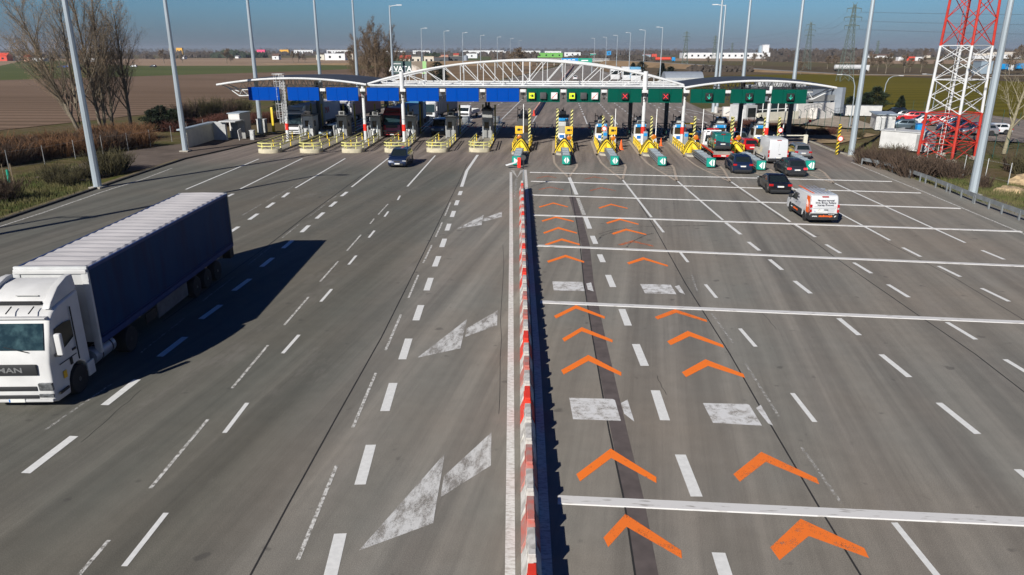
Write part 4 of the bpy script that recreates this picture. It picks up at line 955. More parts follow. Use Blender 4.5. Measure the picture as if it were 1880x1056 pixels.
paintmat('paint_navy', (.010, .022, .060)); paintmat('paint_black', (.010, .011, .014)); paintmat('paint_darkgrey', (.03, .034, .042)); paintmat('paint_white', (.62, .63, .64), 0, .35)
paintmat('paint_silver', (.36, .36, .37), .6); paintmat('paint_red', (.50, .010, .015), .1); paintmat('paint_teal', (.008, .17, .145), .2); paintmat('paint_maroon', (.30, .010, .016), .1)
paintmat('paint_steelblue', (.12, .16, .19), .5); paintmat('paint_blue', (.01, .10, .42), .1)
mat('trim_black', (.02, .021, .023), .6); mat('lamp_clear', (.55, .57, .58), .15, .3); mat('plate', (.72, .72, .68), .5); mat('screen', (.045, .085, .09), .08, spec=.5, col2=(.010, .022, .026), scale=3.5, lo=.42, hi=.72); mat('lens_grey', (.20, .21, .22), .15, .5, var=.5, scale=9)
def plate(parent, y, z, face, txt='', w_=.52):
    p = MB().box((0, y, z), (w_, .02, .115)).build('number_plate', 'plate', parent)
    MB().box((-face*-w_*.46 if face > 0 else -w_*.46, y+face*.012, z), (.04, .006, .10)).build('plate_band', 'sign_blue', p)
    return p
# kind: L, W, H, belt z, hood z, [rear glass base, rear roof, front roof, cowl], wheelbase ends, wheel r
KIND = dict(
    hatch=dict(L=4.3, W=1.8, H=1.47, zb=.93, hood=.86, g=(-2.02, -1.55, .35, 1.15), rear=.90, wy=(-1.35, 1.38), r=.33),
    estate=dict(L=4.6, W=1.8, H=1.50, zb=.95, hood=.88, g=(-2.18, -1.85, .40, 1.25), rear=.92, wy=(-1.38, 1.42), r=.33),
    suv=dict(L=4.5, W=1.86, H=1.65, zb=1.05, hood=1.0, g=(-2.08, -1.65, .40, 1.20), rear=1.03, wy=(-1.36, 1.40), r=.37),
    saloon=dict(L=4.75, W=1.82, H=1.45, zb=.93, hood=.86, g=(-1.75, -1.05, .35, 1.15), rear=.95, wy=(-1.42, 1.42), r=.33),
    coupe=dict(L=4.75, W=1.83, H=1.38, zb=.90, hood=.82, g=(-1.85, -.85, .25, 1.15), rear=.93, wy=(-1.42, 1.40), r=.34))
def car(lab, cat, kind, paint, loc, rz, group=None, detail=True, rim='rim', brake=False):
    K = KIND[kind]; o = thing({'suv': 'off_road_car', 'estate': 'estate_car', 'hatch': 'hatchback_car', 'saloon': 'saloon_car', 'coupe': 'coupe_car'}[kind], lab, cat, loc, rz, group)
    L, W, H, zb, r = K['L'], K['W'], K['H'], K['zb'], K['r']; h = L/2; g = K['g']; hw = W/2
    out = [(-h+.14, .24), (-h+.02, .36), (-h, .62), (-h+.05, K['rear']-.06), (g[0]-.02 if kind != 'saloon' and kind != 'coupe' else -h+.10, K['rear'])]
    if kind in ('saloon', 'coupe'): out.append((g[0], zb+.02))
    out += [(g[3], zb-.01), (h-.75, K['hood']-.03), (h-.22, K['hood']-.13), (h-.03, .60), (h, .45), (h-.10, .22)]
    fy, ry = K['wy'][1], K['wy'][0]
    out += [(fy+r+.06, .22)]+[(fy-(p-fy), z) for p, z in arcpts(fy, r+.055, r, z0=.22)]+[(ry-(p-ry), z) for p, z in arcpts(ry, r+.055, r, z0=.22)]
    body = side_extrude(out, hw, .035, .06, .7).build('body', paint, o, bevel=.02, seg=2, sharp=40)
    # cabin: belt rectangle to roof rectangle
    bw = hw*.955; tw = hw*.77; zr = H-.05
    q = lambda s, y, z, w_: Vector((s*w_, y, z))
    b0, b1 = g[0], g[3]; t0, t1 = g[1], g[2]
    mb = MB(); mb.rings([[(-bw, b0, zb-.03), (bw, b0, zb-.03), (bw, b1, zb-.03), (-bw, b1, zb-.03)], [(-tw, t0, zr), (tw, t0, zr), (tw, t1, zr), (-tw, t1, zr)], [(-tw*.86, t0+.12, H), (tw*.86, t0+.12, H), (tw*.86, t1-.25, H), (-tw*.86, t1-.25, H)]])
    cab = mb.build('cabin', paint, o, bevel=.018, sharp=45)
    zg = zb-.03
    pane(o, 'rear_window', [q(-1, b0, zg, bw), q(1, b0, zg, bw), q(1, t0, zr, tw), q(-1, t0, zr, tw)], u=(.10, .90), v=(.16 if kind not in ('coupe', 'saloon') else .08, .93))
    pane(o, 'windscreen', [q(1, b1, zg, bw), q(-1, b1, zg, bw), q(-1, t1, zr, tw), q(1, t1, zr, tw)], u=(.06, .94), v=(.06, .94))
    for s in (-1, 1):
        Q = [q(s, b0, zg, bw), q(s, b1, zg, bw), q(s, t1, zr, tw), q(s, t0, zr, tw)]
        if s > 0: Q = [Q[0], Q[1], Q[2], Q[3]]
        a, b_, c, d = Q
        n_ = 3 if kind in ('estate', 'suv') else 2
        cuts = [(.10, .33), (.36, .61), (.64, .90)] if n_ == 3 else [(.14, .49), (.52, .89)]
        for u in cuts: pane(o, 'side_window', Q, u=u, v=(.20, .88), off=.012*(1 if s > 0 else -1))
        MB().box((s*(hw+.02), b1-.28, zb+.03), (.20, .12, .13)).build('door_mirror', paint, o, bevel=.02)
        MB().box((s*hw*.985, -.1, .30), (.03, L*.52, .10)).build('sill', 'trim_black', o)
    for s in (-1, 1):
        MB().box((s*hw*.80, -h+.055, K['rear']-.15), (.34, .12, .17)).build('tail_light', 'led_red' if brake else 'tail_red', o, bevel=.015)
        MB().box((s*hw*.76, h-.14, .66), (.36, .16, .13)).build('headlight', 'lamp_clear', o, bevel=.015)
    plate(o, -h-.004, .66 if kind != 'suv' else .74, -1); plate(o, h+.006, .42, 1)
    MB().box((0, -h+.06, .34), (W*.82, .14, .16)).build('rear_bumper_trim', 'trim_black', o); MB().box((0, h-.06, .36), (W*.62, .13, .18)).build('lower_grille', 'trim_black', o); MB().box((0, h-.055, .62), (.62, .10, .12)).build('grille', 'trim_black', o)
    MB().box((0, -h+.30, .22), (W*.8, .5, .12)).build('underbody', 'black', o)
    for s in (-1, 1):
        for y in (ry, fy): wheel(o, s*(hw-.12), y, r, .21, rim, .68)
    return o
def gp_(px, py): p = P(px, py); return (p.x, p.y, 0.004)
car('black coupe driving left of the white and orange van', 'car', 'coupe', 'paint_black', (16.1, 61.6, 0), R(-1), rim='rim_dark')
car('dark blue crossover car queuing behind the flatbed truck', 'car', 'suv', 'paint_navy', (15.2, 71.6, 0), R(0))
car('black estate car with glowing brake lights behind the white van', 'car', 'estate', 'paint_darkgrey', (19.7, 70.4, 0), R(2), brake=True)
car('silver estate car at the far right lane beside the grass verge', 'car', 'estate', 'paint_silver', (23.6, 82.2, 0), R(0))
car('bright red hatchback stopped beside the white column with red band', 'car', 'hatch', 'paint_red', (19.15, 86.6, 0), R(3))
car('dark blue off-road car coming out of the toll lane toward the camera', 'car', 'suv', 'paint_navy', (-18.0, 72.4, 0), R(183))
car('dark car leaving the toll booths on the right, seen above the green van', 'car', 'suv', 'paint_navy', (20.8, 112.5, 0), R(-8))
car('dark car in the lane behind the flatbed tow truck, under the canopy', 'car', 'estate', 'paint_navy', (15.1, 93.5, 0), R(0))
car('dark grey car beside the second booth from the right, ahead of the red car', 'car', 'saloon', 'paint_steelblue', (19.6, 93.8, 0), R(0), brake=True)
car('small white and grey car between the two leftmost toll booths', 'car', 'hatch', 'paint_steelblue', (-33.9, 97.4, 0), R(180))
car('small dark teal car waiting between the third and second booth from the left', 'car', 'hatch', 'paint_steelblue', (-30.3, 108.5, 0), R(180))
car('white car with dark windows driving away along the motorway behind the canopy', 'car', 'suv', 'paint_white', (P(1056, 147).x, P(1056, 147).y, 0), R(0))

# ---------------------------------------------------------------- vans
def van(lab, paint, loc, rz, L, W, H, lower=None, name='delivery_van', high=False, cat='van'):
    o = thing(name, lab, cat, loc, rz); h = L/2; hw = W/2; r = .34; fy, ry = h-.95, -h+1.05
    noseh = 1.05 if not high else 1.25
    out = [(-h+.10, .30), (-h, .42), (-h+.02, 1.0), (-h+.07, H-.32), (-h+.16, H-.08), (-h+.34, H), (h-2.15, H), (h-1.90, H-.06), (h-.98, noseh+.05), (h-.25, noseh-.13), (h-.04, .75), (h, .50), (h-.08, .26)]
    out += [(fy+r+.07, .26)]+[(fy-(p-fy), z) for p, z in arcpts(fy, r+.065, r, z0=.26)]+[(ry-(p-ry), z) for p, z in arcpts(ry, r+.065, r, z0=.26)]
    b = side_extrude(out, hw, .02, .055, .95, .05, (-1, -.93, .93, 1)).build('body', paint, o, bevel=.03, seg=2, sharp=40)
    tw = lambda z: hw*(1-.055*max(0, z-.95))
    # windscreen on the slope
    a0 = (h-1.00, noseh+.06); a1 = (h-1.88, H-.08)
    pane(o, 'windscreen', [(tw(a0[1]), a0[0]+.0, a0[1]), (-tw(a0[1]), a0[0], a0[1]), (-tw(a1[1]), a1[0], a1[1]), (tw(a1[1]), a1[0], a1[1])], u=(.08, .92), v=(.06, .90), off=.03)
    for s in (-1, 1):
        z0, z1 = noseh+.06, H-.36; e = .008
        pts = [(s*(tw(z0)+e), h-1.12, z0), (s*(tw(z1)+e), h-1.78, z1), (s*(tw(z1)+e), h-2.28, z1), (s*(tw(z0)+e), h-2.28, z0)]
        MB().prism(pts, (s*.012, 0, 0)).build('side_window', 'glass', o)
        MB().box((s*(hw+.10), h-1.15, noseh+.16), (.20, .12, .26)).build('door_mirror', 'trim_black', o, bevel=.02)
        MB().box((s*(tw(1.0)+.008), h-2.18, noseh-.08), (.02, .16, .04)).build('door_handle', 'trim_black', o)
        t = MB().box((s*(hw-.075), -h+.05, 1.05), (.14, .12, .52 if not high else .70)).build('tail_light', 'tail_red', o, bevel=.02)
        MB().box((s*(hw-.075), -h-.012, 1.05), (.11, .02, .12)).build('reversing_lamp', 'lamp_clear', t)
        MB().box((s*hw*.72, h-.12, .82), (.36, .2, .18)).build('headlight', 'lamp_clear', o, bevel=.02)
        for y in (ry, fy): wheel(o, s*(hw-.13), y, r, .22, 'rim', .64)
        if lower:
            prof = [(-h+.02, .30), (-h+.02, .82), (ry-.48, .80), (ry-.42, .62)]
            MB().box((s*(hw+.004), (fy+ry)/2, .50), (.025, fy-ry-2*r-.14, .44)).build('lower_panel', lower, o)
            MB().box((s*(hw*.985), -h+.32, .55), (.03, .60, .50)).build('lower_panel', lower, o)
        else: MB().box((s*(hw+.004), (fy+ry)/2, .55), (.03, fy-ry-2*r-.16, .12)).build('side_moulding', 'trim_black', o)
    MB().box((0, -h+.02, .45), (W-.08, .18, .30)).build('rear_bumper', 'trim_black', o, bevel=.03)
    MB().box((0, h-.04, .48), (W-.2, .12, .34)).build('front_bumper', 'trim_black', o, bevel=.03)
    MB().box((0, 0, .26), (W-.3, L-.5, .12)).build('underbody', 'black', o)
    # rear doors: centre gap and handle
    if not lower:
        MB().box((.0, -h+.045, 1.30), (.012, .03, H-1.0)).build('door_gap', 'mid_grey', o); MB().box((.12, -h+.0, 1.0), (.20, .03, .045)).build('door_handle', 'trim_black', o)
    MB().box((0, -h+.12, H-.10), (.42, .05, .07)).build('high_brake_light', 'tail_red', o)
    return o
v = van('white delivery van with dark windows queuing between the two rightmost crash cushions', 'paint_white', (19.9, 78.9, 0), R(3), 5.5, 2.05, 2.5, high=True)
plate(v, -2.77, .66, -1)
VL, VW, VH = 4.95, 1.92, 1.92
v = van('white van with orange band, black lower panels and lettering, at the right', 'paint_white', (16.15, 51.4, 0), R(2.5), VL, VW, VH, lower='trim_black')
h = VL/2
plate(v, -h-.008, .86, -1).location.x = -.38
mat('ink', (.05, .05, .07), .6); mat('ink_grey', (.25, .26, .3), .6)
MB().box((0, -h+.0, .56), (VW-.14, .16, .34)).build('rear_lower_panel', 'trim_black', v, bevel=.02)
fr = frame((0, -h+.012, 1.56), (1, 0, 0), (0, .06, 1))
text('lettering', 'Planujesz imprezę?', .145, 'ink', v, frame((.04, -h+.03, 1.59), (1, 0, 0), (0, .075, 1)), bold=.003)
text('lettering', 'Druk, Ekrany, Reklamy', .145, 'ink', v, frame((.04, -h+.018, 1.44), (1, 0, 0), (0, .075, 1)), bold=.003)
text('lettering', 'Imprezy Firmowe!', .145, 'ink', v, frame((.04, -h+.008, 1.29), (1, 0, 0), (0, .075, 1)), bold=.003)
MB().box((.05, -h+.012, 1.17), (1.45, .01, .012)).build('thin_line', 'ink_grey', v); MB().box((.0, -h+.006, 1.06), (1.5, .01, .012)).build('thin_line', 'ink_grey', v)
for k in range(4): MB().box((.42, -h+.004, .98-.075*k), (.5-.04*k, .01, .012)).build('small_print', 'ink_grey', v)
MB().box((.1, -h-.01, .97), (.26, .03, .05)).build('door_handle', 'trim_black', v)
MB().path([(-.42, -h-.0, .90), (-.33, -h+.0, 1.02), (-.24, -h-.0, .90), (-.42, -h-.0, .90)], .008, 4).build('triangle_mark', 'dull_yellow', v)
text('web_address', 'www.', .15, 'sign_white', v, frame((-.62, -h-.085, .56), (1, 0, 0), (0, 0, 1)), bold=.003)
text('web_address', 'studiomoya', .19, 'orange', v, frame((.08, -h-.085, .57), (1, 0, 0), (0, 0, 1)), bold=.008)
text('web_address', '.pl', .15, 'sign_white', v, frame((.70, -h-.085, .56), (1, 0, 0), (0, 0, 1)), bold=.003)
text('phone_number', 'tel. 500 600', .08, 'sign_white', v, frame((.45, -h-.085, .68), (1, 0, 0), (0, 0, 1)))
hwv = VW/2; tl = lambda z: hwv*(1-.055*max(0, z-.95))
z0, z1 = .72, 1.80
MB().prism([(-tl(z0)-.006, -h+.20, z0), (-tl(z0)-.006, -h+.72, z0), (-tl(z1)-.006, -h+.85, z1), (-tl(z1)-.006, -h+.28, z1)], (-.008, 0, 0)).build('orange_band', 'orange', v)
MB().path([(-tl(1.2)-.022, -h+.40, 1.08), (-tl(1.2)-.022, -h+.50, 1.42), (-tl(1.2)-.022, -h+.62, 1.08)], .012, 4).path([(-tl(1.2)-.022, -h+.50, 1.25), (-tl(1.2)-.022, -h+.66, 1.55), (-tl(1.2)-.022, -h+.70, 1.2)], .012, 4).build('line_emblem', 'sign_white', v)
for k, (tx, sz) in enumerate((('EKRANY LED', .19), ('EVENTY, TARGI', .19), ('Oprawa multimedialna', .11))):
    z = 1.56-k*.19; text('lettering', tx, sz, 'ink', v, frame((-tl(z)-.012, .45, z), (0, -1, 0), (.055, 0, 1)), bold=.004)
for k in range(6): MB().box((-tl(1.0)-.008, .3-.05*k, 1.12-.065*k), (.01, 1.9-.18*k, .012)).build('small_print', 'ink_grey', v)
text('web_address', 'www.', .14, 'sign_white', v, frame((-hwv-.024, 1.05, .52), (0, -1, 0), (0, 0, 1)), bold=.003); text('web_address', 'studiomoya', .2, 'orange', v, frame((-hwv-.024, .25, .52), (0, -1, 0), (0, 0, 1)), bold=.009)
for k in range(5): MB().box((-.55+k*.25, -.2, VH+.008), (.10 if k else .14, 3.0-.3*(k % 2), .01)).build('roof_lettering', 'ink_grey' if k else 'orange', v)

# flatbed tow truck with the green van on it
o = thing('flatbed_tow_truck', 'white cabbed flatbed tow truck with red tail carrying a dark green van', 'tow truck', (14.9, 80.4, 0), R(1))
MB().box((0, 1.6, .80), (2.1, 6.6, .14)).prism([(-1.05, -1.7, .80), (1.05, -1.7, .80), (1.05, -2.5, .62), (-1.05, -2.5, .62)], (0, 0, .08)).build('flatbed', 'concrete', o)
for s in (-1, 1): MB().box((s*1.06, 1.2, .86), (.07, 7.0, .16)).build('side_rail', 'red', o); MB().box((s*.85, -2.52, .58), (.42, .06, .16)).build('tail_light', 'tail_red', o)
MB().box((0, -2.48, .55), (2.1, .12, .22)).build('rear_beam', 'red', o); plate(o, -2.56, .55, -1)
cb = [(4.4, .5), (4.4, 2.25), (4.9, 2.35), (5.7, 2.3), (6.35, 1.3), (6.9, 1.15), (6.95, .5)]
side_extrude(cb, .98, .02, .05, 1, .03).build('cab', 'paint_white', o, bevel=.03)
MB().prism([(-1.0, 4.42, .9), (-.85, 4.42, .9), (-.62, 4.36, 2.5), (-.75, 4.36, 2.5)], (0, -.08, 0)).prism([(-.3, 4.42, .9), (-.15, 4.42, .9), (-.15, 4.36, 2.5), (-.3, 4.36, 2.5)], (0, -.08, 0)).box((0, 4.36, 2.45), (1.9, .1, .12)).build('headboard', 'sign_white', o)
MB().box((0, 4.4, 2.62), (1.3, .3, .16)).build('beacon_bar', 'tail_red', o, bevel=.03); MB().box((0, 4.36, 1.6), (1.5, .03, .7)).build('rear_window', 'glass', o)
for s in (-1, 1):
    for y in (5.7, 1.0, .2): wheel(o, s*.88, y, .38, .26, 'rim', .6)
    MB().box((s*1.12, 5.9, 1.5), (.2, .1, .35)).build('door_mirror', 'trim_black', o)
MB().box((0, 2, .5), (.9, 8.5, .3)).build('chassis', 'black', o)
vv = van('dark green van with a near-black rear door, riding on the flatbed tow truck', 'paint_teal', (14.9, 80.9, .885), R(1), 4.4, 1.78, 1.88, name='small_van')
MB().prism([(-.72, -2.21, .55), (.72, -2.21, .55), (.70, -2.16, 1.05), (.62, -2.06, 1.72), (-.62, -2.06, 1.72), (-.70, -2.16, 1.05)], (0, -.02, 0)).build('rear_door', 'paint_darkgrey', vv); plate(vv, -2.235, .78, -1)

# ---------------------------------------------------------------- articulated lorries
def lorry(lab, loc, rz, cabp, tarp, roof='tarp_roof', H=4.0, L=16.45, full=False, grille='trim_black', group=None, trailer=True, visor=None, frontwall='light_grey'):
    o = thing('articulated_lorry', lab, 'lorry', loc, rz, group); W = 2.5; hw = W/2; r = .50
    # y = 0 front bumper, the lorry reaches back to -L; forward is +Y
    fy = -1.38
    out = [(-2.28, .55), (-2.28, 3.42), (-.95, 3.30), (-.62, 3.16), (-.42, 2.98), (-.16, 2.02), (-.06, 1.62), (-.03, .95), (0, .85), (0, .38), (-.12, .28), (fy+r+.12, .28)]
    out += [(fy-(p-fy), z) for p, z in arcpts(fy, r+.10, r+.03, z0=.30)]+[(-2.28, .42)]
    side_extrude(out, hw-.02, .022, 0, 1, .06, (-1, -.90, .90, 1)).build('cab', cabp, o, bevel=.06, seg=3, sharp=50)
    # fairing on the roof: two side cheeks with a scoop between
    fo = [(-2.26, 3.42), (-2.26, 3.92), (-1.95, 3.93), (-1.35, 3.76), (-.80, 3.42), (-.62, 3.24), (-.95, 3.28)]
    df = MB()
    df.rings([[(x*(1-.10*(z-3.3)), y, z) for y, z in fo] for x in (-hw+.10, -hw+.34)]); df.rings([[(x*(1-.10*(z-3.3)), y, z) for y, z in fo] for x in (hw-.34, hw-.10)])
    df.rings([[(x, y, z) for y, z in [(-2.26, 3.40), (-2.26, 3.80), (-1.7, 3.74), (-1.15, 3.55), (-.95, 3.34)]] for x in (-hw+.3, hw-.3)])
    d_ = df.build('wind_deflector', cabp, o, bevel=.035, seg=3, sharp=40)
    MB().box((.0, -.93, 3.36), (1.5, .16, .07)).build('scoop_gap', 'black', d_)
    if full: MB().box((-.25, -1.3, 3.47), (.7, .5, .03), rx=R(20)).build('roof_hatch', 'mid_grey', d_)
    # windscreen, visor, side windows
    pane(o, 'windscreen', [(hw-.05, -.15, 2.02), (-hw+.05, -.15, 2.02), (-hw+.05, -.41, 2.96), (hw-.05, -.41, 2.96)], 'screen' if full else 'glass_blue', u=(.07, .93) if full else (.035, .965), v=(.03 if full else -.42, .90), off=.03)
    if full:
        MB().box((.75, -.235, 2.30), (.22, .02, .26), rx=R(-15)).build('hi_vis_patch', 'orange', o, bevel=.01); MB().box((.98, -.245, 2.36), (.16, .02, .34), rx=R(-15)).build('paper', 'light_grey', o); MB().box((-.2, -.20, 2.14), (1.6, .02, .10), rx=R(-15)).build('dashboard', 'dark_grey', o)  # orange patch added on the glass in place of the driver's hi-vis
        wv = MB()
        for s in (-.55, .5): wv.bar((s, -.12, 1.98), (s+.75, -.16, 2.16), .03, .02)
        wv.build('wiper', 'black', o)
        for k in range(3): MB().tube((-.7+k*.7, -.30, 3.22), (-.7+k*.7, -.62, 3.34), .02).build('roof_aerial', 'black', o)
    MB().box((0, -.42, 3.04), (W-.22, .2, .05)).build('roof_lamp_strip', cabp, o, bevel=.02)
    for s in (-1, 1):
        e = s*(hw-.012)
        MB().prism([(e, -.42, 1.80), (e, -.50, 2.62), (e, -1.05, 2.66), (e, -1.42, 2.60), (e, -1.42, 2.02), (e, -.95, 1.88)], (s*.015, 0, 0)).build('side_window', 'glass', o)
        MB().box((e+s*.005, -1.52, 2.1), (.02, .045, 1.85)).build('door_gap', 'black', o)
        MB().box((e+s*.004, -.93, 1.42), (.02, .95, .02)).build('door_crease', 'trim_black' if full else cabp, o)
        MB().box((e+s*.012, -1.32, 1.62), (.03, .20, .07)).box((e+s*.012, -1.06, 1.30), (.03, .12, .24)).build('door_handle', 'black', o)
        for k in range(0): MB().box((e+s*.002, -1.92, 1.5+k*.24), (.02, .62, .014)).build('side_rib', 'trim_black', o)
        MB().box((s*(hw+.19), -.32, 2.18), (.20, .16, .72)).build('mirror', cabp, o, bevel=.05, seg=3)
        MB().box((s*(hw+.06), -.36, 1.80), (.16, .10, .09)).build('mirror_arm', 'black', o)
        MB().box((s*(hw-.30), -.01, .86), (.44, .10, .26), rx=R(-6)).build('headlight', 'lens_grey', o, bevel=.03)
        MB().box((s*(hw-.32), .012, .56), (.46, .05, .12)).build('fog_lamp', 'lens_grey', o, bevel=.02)
        MB().box((s*(hw-.005), -.42, .55), (.05, .5, .08)).build('step_gap', 'black', o)
        MB().box((s*(hw-.0), -2.05, .62), (.05, .42, .50)).build('side_skirt', cabp, o, bevel=.02)
        if full: MB().box((s*(hw-.004), -.62, 1.02), (.02, .17, .24)).build('sticker', 'ochre', o)
        for y in (fy,): wheel(o, s*(hw-.18), y, r, .31, 'rim_dark' if not full else 'rim', .60, spokes=8 if full else 0)
        for y in (-4.95,): wheel(o, s*(hw-.27), y, r, .52, 'rim_dark', .60)
        MB().lathe([(.001, 0), (.30, 0), (.30, 1.35), (.001, 1.35)], (s*(hw-.36), -3.95, .72), 'Y', 18).build('fuel_tank', 'silver_clad', o)
        for k in range(2): MB().lathe([(.31, 0), (.31, .06)], (s*(hw-.36), -3.75+k*.7, .72), 'Y', 18).build('tank_strap', 'black', o)
    # front: grille, logo letters, bumper slots
    gb = MB().box((0, -.015, 1.44), (W-.95, .08, .36)).build('grille', 'trim_black' if full else grille, o, bevel=.03)
    if full: text('grille_letters', 'MAN', .24, 'rim', gb, frame((.05, .03, 1.44), (-1, 0, 0), (0, 0, 1)), sx=1.5, bold=.004)
    for z, h_ in ((.80, .15), (.52, .12)): MB().box((0, .0, z), (W-1.15, .06, h_)).build('bumper_slot', 'trim_black', o, bevel=.02)
    MB().box((0, .012, .40), (W-.25, .10, .10)).build('bumper_lip', cabp, o, bevel=.03); plate(o, .07, .42, 1, w_=.5)
    MB().box((0, -3.6, .75), (.85, 4.6, .28)).build('tractor_chassis', 'black', o); MB().box((0, -2.36, 1.9), (2.1, .10, 2.2)).build('cab_back', 'black', o)
    # trailer
    t0, t1 = -2.95, -L
    MB().box((0, (t0+t1)/2, (1.22+H)/2-.03), (W-.06, t1-t0, H-1.22-.10)).build('curtain', tarp, o, bevel=.02) if full is None else None
    cm = MB(); n = 28
    L_t = t0-t1
    # curtain side with shallow folds between the posts
    for s in (-1, 1):
        g_ = []
        for j in range(n+1):
            y = t0-.10-(L_t-.2)*j/n; row = []
            for k, z in enumerate((1.32, 1.9, 2.6, 3.3, H-.16)):
                row.append((s*(hw-.03-.022*math.sin(j*1.9+k*.5)*math.sin(math.pi*k/4)), y, z))
            g_.append(row)
        cm.smooth = True; cm.rings(g_, closed=False, caps=False)
    cm.smooth = False; cm.box((0, (t0+t1)/2, (1.32+H-.16)/2), (W-.14, L_t-.12, H-.16-1.32))
    c_ = cm.build('curtain', tarp, o, sharp=50)
    rm = MB(); nr = 46 if full else 23; rr = []
    for j in range(nr+1):
        y = t0-L_t*j/nr; dz = (.055 if full else .05) if j % 2 else 0
        rr.append([(-hw+.04, y, H-.10), (-hw+.16, y, H-.02-dz*.6), (0, y, H-dz), (hw-.16, y, H-.02-dz*.6), (hw-.04, y, H-.10)])
    rm.rings(rr); rm.build('roof_tarp', roof, o, sharp=60)
    for s in (-1, 1):
        MB().box((s*(hw-.02), (t0+t1)/2, H-.12), (.07, L_t, .11)).build('top_rail', roof if not full else 'rail_blue', o)
        MB().box((s*(hw-.03), (t0+t1)/2, 1.22), (.08, L_t, .18)).build('bottom_rail', 'rail_blue' if full else 'dark_grey', o)
        if full:
            MB().box((s*(hw-.01), (t0+t1)/2, 1.38), (.03, L_t-.3, .03)).build('strap_line', 'rail_blue', o); MB().box((s*(hw-.008), (t0+t1)/2, 1.10), (.03, L_t-.3, .03)).build('strap_line', 'rail_blue', o)
            mat('pallet_grey', (.12, .125, .13), .7, var=.2) if 'pallet_grey' not in M else None
            MB().box((s*(hw-.12), -9.0, .70), (.06, 3.0, .62)).build('side_guard', 'pallet_grey', o)
            MB().box((s*(hw-.12), -6.9, .72), (.05, .9, .40)).build('side_guard', 'black', o)
        for k in range(3): wheel(o, s*(hw-.20), -L+2.45+k*1.31, r, .38, 'rim', .55, spokes=6 if full else 0)
        MB().box((s*(hw-.2), -L+.35, .85), (.42, .5, .5)).build('mudguard', 'black', o)
        MB().box((s*(hw-.26), -L-.02, .95), (.4, .05, .14)).build('tail_light', 'tail_red', o)
    MB().box((0, t0+.02, (1.2+H)/2), (W-.02, .12, H-1.22)).build('front_wall', frontwall, o, bevel=.02)
    if full: MB().box((0, t0+.10, H-.18), (W-.04, .10, .16)).build('front_lip', 'white_paint', o, bevel=.03); [MB().box((s*(hw-.10), t0+.06, 2.3), (.24, .12, 3.0)).build('corner_post', 'light_grey', o, bevel=.03) for s in (-1, 1)]
    MB().box((0, t1+.0, (1.2+H)/2), (W, .10, H-1.25)).build('rear_door', 'galv_dark' if full else 'mid_grey', o)
    MB().box((0, (t0+t1)/2-1, .98), (1.0, L_t-2.5, .34)).build('trailer_chassis', 'black', o); MB().box((0, -L+.08, .55), (2.2, .1, .14)).build('underrun_bar', 'galv_dark', o)
    return o
mat('tarp_pink', (.26, .12, .11), .6, var=.12, scale=1); mat('tarp_grey', (.16, .18, .20), .6, var=.15, scale=1); mat('tarp_white', (.52, .53, .54), .6, var=.08, scale=1); mat('tarp_sky', (.10, .30, .48), .6, var=.1)
ang = math.atan2(1.52, 13.4)  # heading found from the trailer roof corners
lorry('white lorry with dark blue curtain-sided trailer and pale ribbed roof, driving at the left edge', (-17.59, 19.30, .0), math.pi+math.atan2(1.52, 13.4), 'white_paint', 'tarp_blue', full=True)
l = lorry('pale lorry with long white lettered trailer behind the leftmost booth', (-38.5, 96.2, 0), R(180), 'paint_white', 'tarp_white', roof='tarp_roof', H=3.9)
text('trailer_letters', 'ACMA', 1.25, 'red', l, frame((-1.31, -9.5, 2.7), (0, -1, 0), (0, 0, 1)), ext=.01)
l = lorry('white lorry with dusty pink trailer and orange blue stripes on its cab front', (-37.2, 113.0, 0), R(178), 'paint_white', 'tarp_pink', roof='tarp_pink', H=4.0)
MB().box((.55, .06, 1.28), (.62, .03, .34)).build('orange_patch', 'orange', l); MB().prism([(-.1, .06, 1.45), (-.35, .06, 1.45), (-.2, .06, .9), (.05, .06, .9)], (0, .03, 0)).prism([(-.6, .06, 1.45), (-.85, .06, 1.45), (-.7, .06, .9), (-.45, .06, .9)], (0, .03, 0)).build('blue_stripes', 'sign_blue', l)
lorry('dark red lorry with pale blue trailer stopped between two toll booths', (-24.9, 95.9, 0), R(180), 'paint_maroon', 'tarp_sky', roof='tarp_sky', H=3.7, grille='trim_black')
lorry('white lorry with grey curtain trailer behind the fourth booth from the left', (-24.4, 117.0, 0), R(177), 'paint_white', 'tarp_grey', roof='tarp_grey')
l = van('blue grey van with wide windscreen waiting between two toll booths', 'paint_steelblue', (-19.4, 101.6, 0), R(180), 5.2, 1.95, 2.05)
# small white pick-up lorry
o = thing('small_lorry', 'small white flat lorry approaching left of the tall narrow booth', 'small lorry', (P(852, 219).x, P(852, 219).y, 0), R(172))
side_extrude([(-1.6, .5), (-1.6, 2.15), (-.9, 2.25), (-.35, 1.9), (0, 1.2), (.05, .5)], .98, .02, .05, 1, .03).build('cab', 'paint_white', o, bevel=.04)
pane(o, 'windscreen', [(.9, 0, 1.2), (-.9, 0, 1.2), (-.85, -.35, 1.9), (.85, -.35, 1.9)], off=.03); MB().box((0, .04, .85), (1.5, .08, .3)).build('grille', 'trim_black', o, bevel=.02)
MB().box((0, -3.9, .9), (2.1, 4.4, .16)).box((0, -6.08, 1.15), (2.1, .06, .5)).box((-1.02, -3.9, 1.15), (.06, 4.4, .5)).box((1.02, -3.9, 1.15), (.06, 4.4, .5)).build('load_bed', 'light_grey', o)
for s in (-1, 1):
    for y in (-.8, -4.8): wheel(o, s*.85, y, .38, .25)
    MB().box((s*1.1, -.5, 1.6), (.2, .1, .35)).build('door_mirror', 'trim_black', o); MB().box((s*.72, .03, .85), (.3, .1, .18)).build('headlight', 'lamp_clear', o)
